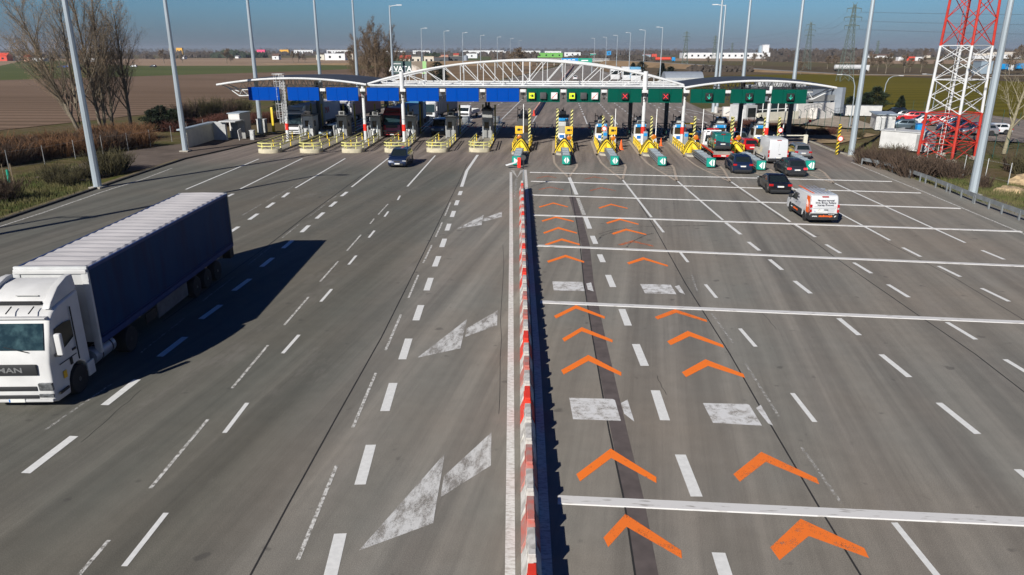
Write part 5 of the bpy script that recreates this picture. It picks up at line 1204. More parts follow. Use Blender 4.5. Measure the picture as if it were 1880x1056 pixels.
# ================================================================ MASTS, TOWER, PYLONS
grp_m = 'grey lighting masts round the plaza'
def mast(b, h=20.5, lab='', arm=1, r0=.34, r1=.15, name='lighting_mast', grp=grp_m, n=10):
    o = thing(name, lab, 'lighting mast', (b[0], b[1], 0), 0, grp)
    MB().tube((0, 0, 0), (0, 0, h), r0, r1, n).build('pole', 'galv', o, sharp=20)
    MB().box((0, 0, .06), (r0*3, r0*3, .14)).build('base_plate', 'concrete', o)
    MB().tube((0, 0, h-.2), (arm*1.6, 0, h+.05), .07).box((arm*2.0, 0, h+.05), (1.1, .35, .16)).build('lamp_head', 'white_steel', o)
    return o
for px, lab in (((180, 345), 'thick grey mast on the left verge, nearest to the lorry'), ((341, 278), 'thick grey mast standing left of the low white guard building'), ((480, 246), 'grey mast rising behind the small grey cabinet left of the canopy'),
                ((1785, 358), 'thick leaning grey mast in front of the red and white tower'), ((1562, 286), 'thick grey mast on the right verge beside the striped post'),
                ((1447, 240), 'grey mast rising behind the right roof next to the station building'), ((1357, 223), 'grey mast rising above the middle of the right roof'), ((1309, 207), 'grey mast on the kerb of the far forecourt, left of two others')):
    mast(P(*px), 21.5, lab, 1 if px[0] < 900 else -1)
for tx, ty, lab in ((574, -30, 'grey mast rising behind the blue panels, second above the left roof'), (646, -12, 'grey mast rising behind the left roof beside the bare poplar clump'), (715, 10, 'grey mast with visible lamp above the advertising hoarding'),
                    (1332.6, 9, 'slim grey mast with visible lamp head over the right roof')):
    Yd = 9.2*1395/(93-ty); t = D(tx, ty, Yd); mast((t.x, Yd), t.z, lab, 1 if tx < 900 else -1, .30, .14)
for k, (tx, ty) in enumerate(((773, 52), (815, 57), (849, 60), (882, 65), (913, 68), (937, 71), (953, 74.5), (1217, 50), (1185, 55), (1158, 60), (1134, 65), (1114, 68.5), (1092, 70.5))):
    Yd = 9.2*1395/(93-ty); t = D(tx, ty, Yd)
    mast((t.x, Yd), t.z, ['first', 'second', 'third', 'fourth', 'fifth', 'sixth', 'seventh'][k if k < 7 else k-7]+' small mast along the '+('left' if k < 7 else 'right')+' side of the motorway beyond the canopy', 1 if k < 7 else -1, .24, .12, grp='masts along the motorway beyond the canopy')
for tip, lab in (((620, 321), 'lighting mast just outside the left picture edge, its thin shadow crossing the road'), ((153, 398), 'lighting mast further outside the left edge, its lamp shadow on the near road')):
    q = P(*tip); L_s = 20.6/math.tan(SUN_EL); mast((q.x-L_s*math.sin(SHADOW_AZ)-1.5, q.y-L_s*math.cos(SHADOW_AZ)), 20.5, lab, 1)
# curved street lamps of the car park
for k, (bx, by, tx, ty) in enumerate(((1560, 233, 1545, 137), (1618, 205, 1652, 139), (1712, 200, 1700, 136), (1810, 195, 1818, 143))):
    b = P(bx, by); t = D(tx, ty, b.y); h = t.z; s = (t.x-b.x)
    o = thing('street_lamp', 'curved street lamp '+['beside the white shed wall, arm bending left', 'behind the white shed, arm bending right', 'seen through the lattice tower', 'right of the lattice tower near the slanting mast'][k], 'street lamp', b, 0, 'curved street lamps of the car park')
    MB().path([(0, 0, 0), (0, 0, h*.55), (s*.04, 0, h*.78), (s*.2, 0, h*.92), (s*.5, 0, h*.985), (s, 0, h)], .07, 8, rs=[.10, .08, .07, .06, .05, .045]).build('pole', 'galv', o)
    MB().box((s*1.12, 0, h), (.8, .25, .10)).build('lamp_head', 'white_steel', o, bevel=.03)
# red and white lattice tower
tc_ = P(1736, 292); tw_ = thing('lattice_tower', 'tall red and white lattice tower with an inner ladder at the right', 'radio tower', (tc_.x, tc_.y, 0), R(5.3))
def tr(z): return 2.95-.035*z
ths = [R(180-6), R(270-17), R(90-14), R(0-3)]   # left, front, back, right corners
ths = [R(176), R(250), R(356), R(70)]
def tp(k, z): r = tr(z); a = ths[k % 4]; return Vector((r*math.cos(a), r*math.sin(a), z))
zr1 = D(1750, 207, tc_.y).z; zr2 = D(1765, 84, tc_.y).z
lev = [0, zr1*.36, zr1*.70, zr1]; dz = (zr2-zr1)/4; lev += [zr1+dz*k for k in range(1, 5)]; lev += [zr2+2.6*k for k in range(1, 8)]
for bnd, m, nm in ((range(0, 3), 'tower_red', 'lower_red_section'), (range(3, 7), 'white_steel', 'white_section'), (range(7, len(lev)-1), 'tower_red', 'upper_red_section')):
    mb = MB()
    for j in bnd:
        z0, z1 = lev[j], lev[j+1]
        for k in range(4):
            mb.tube(tp(k, z0), tp(k, z1), .15-.003*j, n=8)
            mb.tube(tp(k, z0), tp(k+1, z1), .042, n=6); mb.tube(tp(k+1, z0), tp(k, z1), .042, n=6)
            if j % 2 == 0: mb.tube(tp(k, z1 if j else z1), tp(k+1, z1), .05, n=6)
    mb.build(nm, m, tw_)
for nm, m, za, zb_ in (('ladder', 'white_steel', 0, zr2), ('ladder', 'tower_red', zr2, lev[-1])):
    mb = MB()
    for s in (-.2, .2): mb.tube((s-.6, .3, za), (s-.5, .3, zb_), .03, n=5)
    for k in range(int((zb_-za)/.4)): mb.tube((-.78+.1*k*.4/max(1, zb_-za), .3, za+k*.4), (-.38+.1*k*.4/max(1, zb_-za), .3, za+k*.4), .02, n=4)
    mb.build(nm, m, tw_)
for k in range(4): p = tp(k, 0); MB().box((p.x, p.y, .15), (.7, .7, .35)).build('footing', 'concrete', tw_)
# pylons and their wires
def pylon(tx, ty, lab, H_=27.6, rz=0, rr=.10):
    Yd = (H_-CAMH)*1395/(93-ty); t = D(tx, ty, Yd); o = thing('power_pylon', lab, 'pylon', (t.x, Yd, 0), rz, 'lattice power pylons crossing the fields')
    f = max(1, Yd/450)*rr; mb = MB()
    w_ = lambda z: 2.1*(1-z/H_)**1.15+.32
    lv = [0, 4, 7.6, 11, 14, 16.6, 18.8, 20.6, 22.2, 23.8, 25.4, 27.0]
    c4 = lambda z: [(-w_(z), -w_(z), z), (w_(z), -w_(z), z), (w_(z), w_(z), z), (-w_(z), w_(z), z)]
    for a, b_ in zip(lv, lv[1:]):
        A_, B_ = c4(a), c4(b_)
        for k in range(4): mb.tube(A_[k], B_[k], f, n=4); mb.tube(A_[k], B_[(k+1) % 4], f*.6, n=3); mb.tube(A_[(k+1) % 4], B_[k], f*.6, n=3)
    mb.build('body', 'pylon', o)
    arms = [(25.6, 2.5), (22.6, 3.1), (19.7, 2.6)]
    for z, l in arms:
        m2 = MB()
        for s in (-1, 1): m2.tube((0, 0, z+.5), (s*l, 0, z), f*1.2, n=4); m2.tube((0, 0, z-.1), (s*l, 0, z), f*1.2, n=4); m2.tube((s*l, 0, z), (s*l, 0, z-1.2), f*1.0, n=4)
        m2.build('cross_arm', 'pylon', o)
    MB().tube((0, 0, 26.6), (-.9, 0, 27.7), f*.7, n=4).tube((0, 0, 26.6), (.9, 0, 27.7), f*.7, n=4).build('peak', 'pylon', o)
    return o, [Vector((t.x+s*l*math.cos(rz), Yd+s*l*math.sin(rz), z-1.2)) for z, l in arms for s in (-1, 1)]
PY = [pylon(1569, 14, 'largest power pylon, above the white tanker on the field road'), pylon(1489, 44, 'second largest power pylon, left of the largest one'), pylon(1261, 59, 'small power pylon left of the long white factory'), pylon(1314, 67, 'small power pylon above the long white factory', rz=.2), pylon(1345, 79.5, 'tiny power pylon right of the factory mast'), pylon(1613, 76, 'tiny power pylon right of the largest one')]
def wires(A_, B_, sag, lab, par):
    mb = MB()
    for a, b_ in zip(A_, B_):
        pts = [a.lerp(b_, i/14)-Vector((0, 0, sag*4*(i/14)*(1-i/14))) for i in range(15)]; mb.path([(p.x, p.y, p.z) for p in pts], .028, 3)
    o = mb.build('power_line', 'galv_dark'); tag(o, lab, 'power line', 'sagging power lines between the pylons')
off = [Vector((260, -10, v)) for v in (4, 4, 2, 2, 1, 1)]
wires(PY[0][1], [a+o_ for a, o_ in zip(PY[0][1], off)], 3, 'power lines running right from the largest pylon behind the tower', None)
wires(PY[0][1], PY[1][1], 3, 'power lines between the largest and the second largest pylon', None)
wires(PY[1][1], PY[2][1], 5, 'power lines between the second largest pylon and the one left of the factory', None)
wires(PY[2][1], [a+Vector((-60, 500, 0)) for a in PY[2][1]], 4, 'power lines fading away left of the factory', None)

# ================================================================ GUARD RAILS, FENCES
def wbeam(name, pts, lab, m='galv', h=.75, posts=2.0, grp=None, two=False):
    o = thing(name, lab, 'guard rail', (pts[0].x, pts[0].y, 0), 0, grp); P0 = Vector((pts[0].x, pts[0].y, 0))
    sg = []; mb = MB(); 
    for z in ([h-.15, h-.62] if two else [h-.15]):
        rs = []
        for i, p in enumerate(pts):
            d = (pts[min(i+1, len(pts)-1)]-pts[max(0, i-1)]).normalized(); n_ = Vector((-d.y, d.x, 0)); q = Vector((p.x, p.y, 0))-P0
            rs.append([q+n_*a+Vector((0, 0, z+b_)) for a, b_ in ((-.04, .16), (.05, .10), (.05, .04), (-.02, 0), (.05, -.04), (.05, -.10), (-.04, -.16), (-.08, -.16), (-.08, .16))])
        mb.rings(rs)
        mb.build('rail', m, o); mb = MB()
    for a, b_ in zip(pts, pts[1:]):
        L = (b_-a).length; k = 0
        while k*posts < L: q = a+(b_-a)*(k*posts/L)-P0; MB().box((q.x-.08, q.y, h/2-.05), (.10, .12, h-.05)).build('post', m, o); k += 1
    return o
wbeam('guard_rail', [P(x, y) for x, y in ((1583, 303), (1618, 310), (1653, 320), (1700, 337), (1745, 355), (1790, 374), (1840, 393), (1890, 411), (1960, 440))], 'grey steel guard rail curving along the right edge of the plaza', 'grey_metal')
mat('rail_olive', (.33, .31, .16), .6, .2, var=.15)
wbeam('guard_rail', [P(x, y) for x, y in ((640, 209), (678, 203), (720, 194), (771, 184), (840, 168), (900, 154))], 'yellowish guard rail along the left edge of the road behind the canopy', 'rail_olive', two=True, posts=4)
wbeam('guard_rail', [P(x, y) for x, y in ((920, 149), (960, 140.5), (1000, 130), (1040, 119.5))], 'distant guard rail on the left side of the motorway', 'rail_olive', posts=8)
def fence(name, base, h, lab, m, grp, wire=True, bend=False, pr=.035, cat='fence'):
    b0 = base[0]; o = thing(name, lab, cat, (b0.x, b0.y, 0), 0, grp)
    for b_ in base:
        q = Vector((b_.x-b0.x, b_.y-b0.y, 0)); mb = MB().tube(q, q+Vector((0, 0, h)), pr, n=5)
        if bend: mb.tube(q+Vector((0, 0, h)), q+Vector((-.35, -.1, h+.35)), pr, n=5)
        mb.build('post', m, o)
    mb = MB()
    for a, b_ in zip(base, base[1:]):
        for z in ((.3, h*.9) if wire is True else [h*k/10 for k in range(1, 11)]): mb.tube((a.x-b0.x, a.y-b0.y, z), (b_.x-b0.x, b_.y-b0.y, z), .006 if wire is True else .006, n=3, cap=False)
    mb.build('wires', m, o); return o
fence('wire_fence', [P(x, y) for x, y in ((-40, 322), (17.4, 314), (83, 304), (139, 292), (189.5, 282), (236, 276.5), (277, 269.4), (316, 260.5), (345, 254), (375, 246))], 2.0, 'wire fence with pale posts along the brown hedge on the left', 'mid_grey', 'fences')
fence('mesh_fence', [P(x, y) for x, y in ((1456, 231), (1468, 230), (1479, 230.5), (1490, 231), (1501, 232), (1513, 233), (1526, 235), (1540, 238), (1556, 242), (1585, 244), (1615, 246), (1645, 248), (1675, 247), (1700, 246))], 2.1, 'dark green mesh fence in front of the station building and white shed', 'fence_green', 'fences', wire=2, bend=True)
fence('mesh_fence', [P(x, y) for x, y in ((1655, 203), (1675, 205), (1695, 207), (1715, 209), (1740, 212), (1765, 214), (1790, 218), (1815, 221), (1840, 225), (1870, 231), (1910, 240))], 2.0, 'dark green mesh fence along the far side of the car park', 'fence_green', 'fences', wire=2)
fence('mesh_fence', [P(x, y) for x, y in ((1775, 262), (1800, 268), (1822, 289), (1845, 298), (1862, 303), (1885, 312))], 2.2, 'dark green mesh fence at the foot of the leaning birch', 'fence_green', 'fences', wire=2, bend=True)
fence('wire_fence', [P(x, y) for x, y in ((1700, 300), (1768, 322), (1808, 330), (1850, 340))], 1.9, 'thin wire fence with pale posts behind the right guard rail', 'light_grey', 'fences')

# ================================================================ BUILDINGS NEAR THE PLAZA
gb_ = thing('guard_building', 'low white building with slanting roof and small porch on the left', 'building', (-45.5, 90, 0))
def G(x, y, z=0): return (x+45.5, y-90, z)
MB().prism([G(-46.75, 83.2), G(-46.4, 83.2), G(-47.3, 91.4), G(-47.65, 91.4)], (0, 0, 2.1)).build('long_wall', 'wall_cream', gb_)
MB().box(G(-47.6, 88.6, .95), (.5, 5.4, 1.9)).build('inner_wall', 'wall_white', gb_)
MB().prism([G(-46.2, 82.7, 2.12), G(-46.2, 82.7, 2.30), G(-47.3, 82.7, 2.22), G(-47.3, 82.7, 2.04)], (-.9, 9.4, 0)).build('roof', 'galv', gb_)
mb = MB()
for k in range(12): mb.box(G(-47.1+k*.14, 91.2, 1.15), (.11, .12, 2.3))
mb.box(G(-46.3, 91.35, 1.15), (1.75, .12, 2.3)); mb.build('ribbed_wall', 'light_grey', gb_)
MB().box(G(-44.7, 93.1, 1.15), (1.9, .3, 2.3)).build('porch_wall', 'mid_grey', gb_); MB().box(G(-45.0, 91.9, 2.36), (2.2, 2.4, .12)).build('porch_roof', 'light_grey', gb_)
MB().box(G(-45.1, 92.9, 1.0), (.85, .06, 2.0)).build('door', 'galv_dark', gb_); MB().box(G(-43.85, 91.6, .7), (.08, .9, 1.3), rx=R(12)).build('leaning_panel', 'white_paint', gb_)
xa, xb = D(421, 230, 93.4).x, D(441, 230, 93.4).x; hb_ = D(430, 209, 93.4).z; MB().box(G((xa+xb)/2, 95.0, hb_/2), (xb-xa, 3.2, hb_)).build('rear_block', 'wall_white', gb_); MB().box(G((xa+xb)/2, 95.0, hb_+.05), (xb-xa+.25, 3.4, .10)).build('rear_roof', 'galv', gb_)
def cab_(px, w_, h, d, m, nm, lab, cat, top=None):
    p = P(*px); o = thing(nm, lab, cat, p); MB().box((0, d/2, h/2), (w_, d, h)).build('cabinet', m, o, bevel=.03)
    MB().box((0, d/2, h+.04), (w_+.12, d+.12, .08)).build('lid', top or m, o); MB().box((0, -.01, h*.5), (w_*.75, .03, h*.75)).build('door', m, o); MB().box((w_*.25, -.03, h*.55), (.04, .03, .12)).build('handle', 'dark_grey', o); return o
cab_((480, 243.5), 1.15, 1.75, .9, 'light_grey', 'switch_cabinet', 'tall grey switch cabinet on the pavement left of the canopy', 'cabinet')
cab_((463, 257), .5, 1.15, .5, 'light_grey', 'kerb_cabinet', 'narrow white box with a thin pole beside the left kerb', 'cabinet')
cab_((1285, 204), 0, 0, 0, 'light_grey', 'x', 'x', 'x') if False else None
o = thing('yellow_post', 'tall plain yellow post left of the ladder column', 'post', P(503, 244)); MB().box((0, 0, 1.75), (.32, .3, 3.5)).build('shaft', 'yellow', o, bevel=.02); MB().box((0, 0, .06), (.5, .5, .12)).build('base', 'concrete', o)
o = thing('sapling_guard', 'green sleeve tied between stakes on the left verge', 'tree guard', P(18, 337)); MB().tube((0, 0, .1), (0, 0, 1.2), .14, .1, 8).build('sleeve', 'sign_green', o)
for s in ((-.4, 0), (.4, 0), (0, .4)): MB().tube((*s, 0), (*s, 1.7), .03, n=5).build('stake', 'twig_pale', o)

# station building on the right
A0, A1 = P(1390, 222), P(1541, 213)
sb = thing('station_building', 'grey and white toll station building with silver end wall and stairs, right of the canopy', 'building', (A0.x, A0.y, 0), math.atan2(A1.y-A0.y, A1.x-A0.x))
Lb = (A1-A0).length; HB = D(1537, 160, A1.y).z
MB().box((Lb/2-1.9, 2.4, HB/2), (Lb-1.4, 4.4, HB)).build('main_block', 'silver_clad', sb)
MB().box((Lb/2-1.9, 2.4, HB+.08), (Lb-1.0, 4.8, .16)).build('roof', 'roof_dark', sb)
MB().box(((9+Lb-1.8)/2, -.02, 1.2), (Lb-10.8, .35, 2.4)).build('white_base', 'wall_white', sb); MB().box((3.6, -.6, .65), (9.4, 1.1, 1.3)).build('cream_plinth', 'wall_cream', sb)
MB().box((Lb-1.3, .2, HB*.56), (.8, 3.0, HB*.88)).build('silver_end', 'silver_clad', sb)
for k in range(5):
    x = .2+k*1.75; w_ = MB().box((x, .12, 2.2), (1.6, .1, 1.7)).build('window', 'glass_blue' if k == 2 else 'glass', sb); MB().box((x+.86, .05, 2.2), (.10, .1, 1.8)).build('frame', 'sign_white', w_); MB().box((x, .05, 1.75), (1.6, .1, .09)).build('transom', 'sign_white', w_)
MB().box((12.4, .12, 2.6), (1.1, .1, 1.2)).build('dark_window', 'glass', sb); MB().box((Lb*.66, .1, 3.2), (Lb*.6, .1, 1.0)).build('shaded_panel', 'mid_grey', sb)
st_ = MB()
for k in range(7): st_.box((11.5+k*.55, -1.6, .9-k*.12), (.55, 1.5, 1.8-k*.24))
st_.build('stairs', 'wall_white', sb)
mb = MB()
for a, b_ in (((8.2, -2.3, 2.2), (11.3, -2.3, 2.6)), ((11.3, -2.3, 2.7), (15.8, -2.3, 1.1)), ((15.8, -2.3, 1.6), (19.0, -2.0, 1.6))):
    mb.tube(a, b_, .035, n=5); mb.tube((a[0], a[1], a[2]-.5), (b_[0], b_[1], b_[2]-.5), .03, n=5)
    for k in range(5): q = Vector(a).lerp(Vector(b_), k/4); mb.tube(q, q-Vector((0, 0, 1.0)), .03, n=4)
mb.build('stair_railing', 'galv_dark', sb)
for x, w_, h in ((1.5, 1.6, .5), (4.5, 2.6, .9), (9.0, 2.4, .7), (12.2, 2.8, .8)): MB().box((x, 3.5, HB+.15+h/2), (w_, 1.8, h)).build('roof_unit', 'light_grey', sb)
MB().box((-2.3, 1.0, 1.3), (2.4, 3.6, 2.6)).build('side_block', 'light_grey', sb); MB().box((-2.3, -.85, 1.5), (1.6, .1, 1.4)).build('side_window', 'glass', sb)
o = thing('white_wall', 'long white wall between the station building and the white shed', 'wall', P(1545, 212), R(-6)); MB().box((3.2, 0, .9), (6.6, .3, 1.8)).build('panel', 'white_paint', o); MB().box((3.2, -.03, 1.82), (6.7, .4, .07)).build('coping', 'galv_dark', o)
a, b_ = P(1606, 238.5), P(1641, 239.5)
sh = thing('white_shed', 'small white shed with grey double door beside the car park', 'shed', a, math.atan2(b_.y-a.y, b_.x-a.x)); Ls = (b_-a).length; hs = D(1606, 211, a.y).z
MB().box((Ls/2, 2.6, hs/2), (Ls, 5.2, hs)).build('walls', 'white_paint', sh); MB().prism([(-.3, -.3, hs), (Ls+.3, -.3, hs), (Ls+.3, 5.5, hs), (-.3, 5.5, hs)], (0, 0, .16)).build('roof', 'galv', sh)
MB().box((Ls*.50, -.03, hs*.40), (1.7, .06, hs*.78)).build('double_door', 'light_grey', sh); MB().box((Ls*.50, -.07, hs*.40), (.05, .02, hs*.78)).build('door_gap', 'dark_grey', sh); MB().box((Ls*.88, -.03, hs*.8), (.4, .05, .3)).build('vent', 'mid_grey', sh)
a, b_ = P(1613, 273), P(1700, 281)
cn = thing('white_container', 'low white container building behind the brown bushes near the tower', 'container', a, math.atan2(b_.y-a.y, b_.x-a.x)); Ls = (b_-a).length
MB().box((Ls/2, 1.3, 1.1), (Ls, 2.6, 2.0)).build('walls', 'white_paint', cn); MB().box((Ls/2, 1.3, 2.16), (Ls+.2, 2.8, .1)).build('roof', 'light_grey', cn); MB().box((Ls*.3, 1.3, 2.3), (.1, 2.8, .2)).build('roof_step', 'white_paint', cn); MB().box((Ls*.85, -.03, 1.1), (.9, .06, 1.7)).build('dark_door', 'mid_grey', cn)
q = P(1732, 275); jr = thing('boom_barrier', 'red and white lowered boom at the foot of the lattice tower', 'barrier arm', P(1690, 268)); MB().box((2.2, 0, 1.4), (4.6, .12, .14), ry=R(8)).build('arm', 'red', jr); MB().box((0, 0, .7), (.4, .4, 1.4)).build('housing', 'galv_dark', jr)
# arched hall and other sheds beyond the right roof
def hall(px0_, px1_, h, dep, lab, wallm, roofm, arch_=False, name='hall', grp=None, win=0, gable=False, cat='building', Yd=None, base=0):
    a = P(*px0_) if not Yd else Vector((D(px0_[0], px0_[1], Yd).x, Yd, 0)); b_ = P(*px1_) if not Yd else Vector((D(px1_[0], px1_[1], Yd).x, Yd, 0))
    if Yd is None and abs(a.y-b_.y) > .5*abs(a.x-b_.x): b_.y = a.y
    L = (b_-a).length; o = thing(name, lab, cat, (a.x, a.y, -.1), math.atan2(b_.y-a.y, b_.x-a.x), grp)
    if arch_:
        pr = [(0, -.0, 0)]+[(0, dep/2-dep/2*math.cos(math.pi*k/12), h*math.sin(math.pi*k/12)) for k in range(13)]
        MB().prism([(0, dep/2-dep/2*math.cos(math.pi*k/12), h*math.sin(math.pi*k/12)) for k in range(13)], (L, 0, 0)).build('arched_roof', roofm, o)
        MB().box((L/2, .2, h*.2), (L, .2, h*.4)).build('wall', wallm, o)
    else:
        MB().box((L/2, dep/2, h/2), (L, dep, h)).build('wall', wallm, o)
        rh = max(1.5, dep*.28) if gable else .3
        if gable: MB().prism([(-.4, -.5, h), (-.4, dep+.5, h), (-.4, dep/2, h+rh)], (L+.8, 0, 0)).build('roof', roofm, o)
        else: MB().box((L/2, dep/2, h+rh/2), (L+.3, dep+.3, rh)).build('roof', roofm, o)
    for k in range(win): MB().box((L*(k+.5)/win, -.05, h*.55), (min(2.2, L/win*.5), .1, h*.32)).build('window', 'glass', o)
    return o
hall((1222, 150), (1292, 150), 3.6, 9, 'grey arched-roof hall behind the right end of the truss', 'light_grey', 'silver_clad', arch_=True)
# ================================================================ VEGETATION
def rnd(a, b_): return random.uniform(a, b_)
def grow(mb, p, d, L, r, lev, prm, tips):
    n = 4 if lev < 2 else 3; pts = [p.copy()]; q = p.copy(); dd = d.copy()
    for i in range(n):
        dd = (dd+Vector((rnd(-1, 1), rnd(-1, 1), rnd(-.3, .9)))*prm['wob']*(1 if lev else .35)).normalized(); q = q+dd*(L/n); pts.append(q.copy())
    rs = [r*(1-.78*i/n) for i in range(n+1)]
    mb.path(pts, r, 7 if lev == 0 else (5 if lev == 1 else 3), rs)
    if lev >= prm['lev']: tips.append((pts[-1], dd)); tips.append((pts[-2], dd)); return
    k = prm['kids'][lev]
    for i in range(k):
        t = prm['start'][lev]+(1-prm['start'][lev])*(i+rnd(0, 1))/k; s = min(n-1, int(t*n)); f = t*n-s; bp = pts[s].lerp(pts[s+1], min(1, f))
        a = rnd(0, 2*math.pi); ax = (pts[s+1]-pts[s]).normalized(); u = ax.orthogonal().normalized(); v = ax.cross(u); sp = prm['spread'][lev]*rnd(.7, 1.3)
        nd = (ax*math.cos(sp)+(u*math.cos(a)+v*math.sin(a))*math.sin(sp)+Vector((0, 0, prm['up'])) ).normalized()
        grow(mb, bp, nd, L*prm['ratio'][lev]*rnd(.7, 1.15)*(1.15-.75*t if lev == 0 else 1), max(prm['rmin'], r*(1-.7*t)*prm['rr']), lev+1, prm, tips)
def tree_parts(stems, prm, bud=0, seed=1, budsz=.05):
    random.seed(seed); mb = MB(); tips = []; trunk = MB()
    for (p, d, L, r) in stems:
        grow(trunk if False else mb, Vector(p), Vector(d).normalized(), L, r, 0, prm, tips)
    bm_ = MB()
    for t, d in tips:
        for _ in range(bud):
            c = t+Vector((rnd(-.3, .3), rnd(-.3, .3), rnd(-.3, .3))); a = Vector((rnd(-1, 1), rnd(-1, 1), rnd(-1, 1))).normalized()*budsz; b_ = Vector((rnd(-1, 1), rnd(-1, 1), rnd(-1, 1))).normalized()*budsz
            bm_.add([c-a, c+b_, c+a, c-b_*.6], [(0, 1, 2, 3)])
    return mb, bm_
POP = dict(wob=.10, lev=3, kids=[30, 10, 5], start=[.14, .12, .15], spread=[.62, .5, .6], up=.22, ratio=[.46, .36, .45], rr=.42, rmin=.012)
BARE = dict(wob=.16, lev=3, kids=[14, 8, 5], start=[.25, .2, .2], spread=[.9, .7, .7], up=.12, ratio=[.5, .45, .5], rr=.45, rmin=.02)
def tree(loc, lab, stems, prm, bark='bark', bud=2, seed=1, budm='bud', name='bare_tree', grp=None, cat='tree', budsz=.05):
    o = thing(name, lab, cat, loc, 0, grp); mb, bm_ = tree_parts(stems, prm, bud, seed, budsz)
    # split wood: stout pieces are the trunk, the rest the crown
    mb.build('trunk', bark, o, sharp=80)
    if bud: bm_.build('crown', budm, o)
    return o
gpop = 'bare poplars on the left'
tree(P(148, 248), 'bare poplar forking low and leaning left, leftmost of the poplar group', [((0, 0, -.1), (-.30, 0, 1), 17.5, .26), ((.1, .1, 0), (-.03, 0, 1), 17, .24), ((0, 0, .3), (-.62, .1, 1), 13, .15)], POP, seed=4, grp=gpop, name='poplar')
tree(P(186, 242), 'bare twin-stemmed poplar in the middle of the group, right of the nearest mast', [((0, 0, -.1), (-.04, 0, 1), 18.5, .26), ((.5, .2, 0), (.08, 0, 1), 18, .22)], POP, seed=11, grp=gpop, name='poplar')
tree(P(207, 238), 'slimmer bare poplar with spreading lower limbs between two taller ones', [((0, 0, -.1), (.04, 0, 1), 13.0, .22), ((0, .2, .6), (-.35, 0, 1), 9, .14)], POP, seed=23, grp=gpop, name='poplar')
tree(P(241, 234), 'bare dark poplar standing apart at the right of the group', [((0, 0, -.1), (.06, 0, 1), 16, .27)], POP, seed=31, grp=gpop, name='poplar', bark='bark')
P2 = dict(POP, kids=[16, 8, 4], rmin=.03)
Yt = 175; bx = D(690, 150, Yt)
for k, (dx, dy, h) in enumerate(((-5.2, 3, 12.5), (-2.2, 0, 14.5), (.6, -2, 15.5), (3.2, 2, 14), (5.4, -1, 11))):
    tree((bx.x+dx, Yt+dy, 0), ['leftmost', 'second', 'third and tallest', 'fourth', 'rightmost'][k]+' tree of the bare clump behind the left roof', [((0, 0, 0), (rnd(-.1, .1), 0, 1), h, .2), ((.2, 0, .5), (rnd(-.3, .3), .1, 1), h*.8, .14)], P2, seed=40+k, grp='bare trees behind the left roof', bud=3, budm='twig', budsz=.09, bark='twig')
tree(P(1843, 281), 'pale leaning bare tree right of the slanting mast', [((0, 0, -.1), (.13, 0, 1), 10.5, .24)], dict(BARE, kids=[15, 6, 4], spread=[.8, .6, .6], rmin=.015), bark='bark_pale', bud=0, seed=8)
# distant bare trees on the right, copies of three
protos = []
for k in range(3):
    protos.append(tree((0, 0, 0), 'x', [((0, 0, 0), (rnd(-.1, .1), 0, 1), 9, .3)], dict(BARE, kids=[12, 7, 4], rmin=.07), bud=2, budm='twig', seed=60+k, budsz=.22, bark='bark'))
far = [(1472, 118, 380, 6), (1578, 121, 430, 8), (1596, 124, 420, 9.5), (1612, 122, 440, 8), (1627, 127, 400, 10), (1662, 124, 410, 9), (1672, 121, 430, 7.5), (1692, 122, 420, 8), (1718, 124, 400, 8.5), (1758, 122, 410, 7.5), (1824, 118, 460, 8), (1856, 121, 380, 9.5), (1300, 113, 600, 7), (1385, 112, 640, 9), (1400, 112, 650, 10), (1520, 116, 500, 8), (1535, 117, 480, 8.5), (1200, 112, 560, 7), (206, 119, 640, 11), (216, 119, 640, 8), (302, 118, 660, 12), (336, 119, 650, 8), (417, 118, 640, 13), (424, 118, 650, 8), (538, 113, 700, 11), (548, 113, 710, 9), (560, 113, 700, 8), (950, 110, 420, 13), (958, 110, 430, 11), (942, 110, 425, 10), (1700, 108, 900, 14), (1740, 106, 950, 16), (1762, 106, 980, 17), (1778, 106, 990, 18), (1876, 106, 700, 16), (1866, 106, 720, 13)]
for i, (px_, py_, Yd, h) in enumerate(far):
    t = D(px_, py_, Yd); side = 'left fields' if px_ < 700 else ('motorway bridge' if px_ < 1000 else 'right fields')
    src = protos[i % 3]; loc = (t.x, Yd, -.1); rz = rnd(0, 6); sc_ = h/10.5
    if i < 3: o = src; o.location = loc; o.rotation_euler.z = rz; o.scale = (sc_,)*3; o['group'] = 'distant bare trees'
    else: o = dup(src, loc, rz, group='distant bare trees', scale=sc_)
    o['label'] = 'small distant bare tree by the '+side+' far beyond the plaza'; o['group'] = 'distant bare trees by the '+side
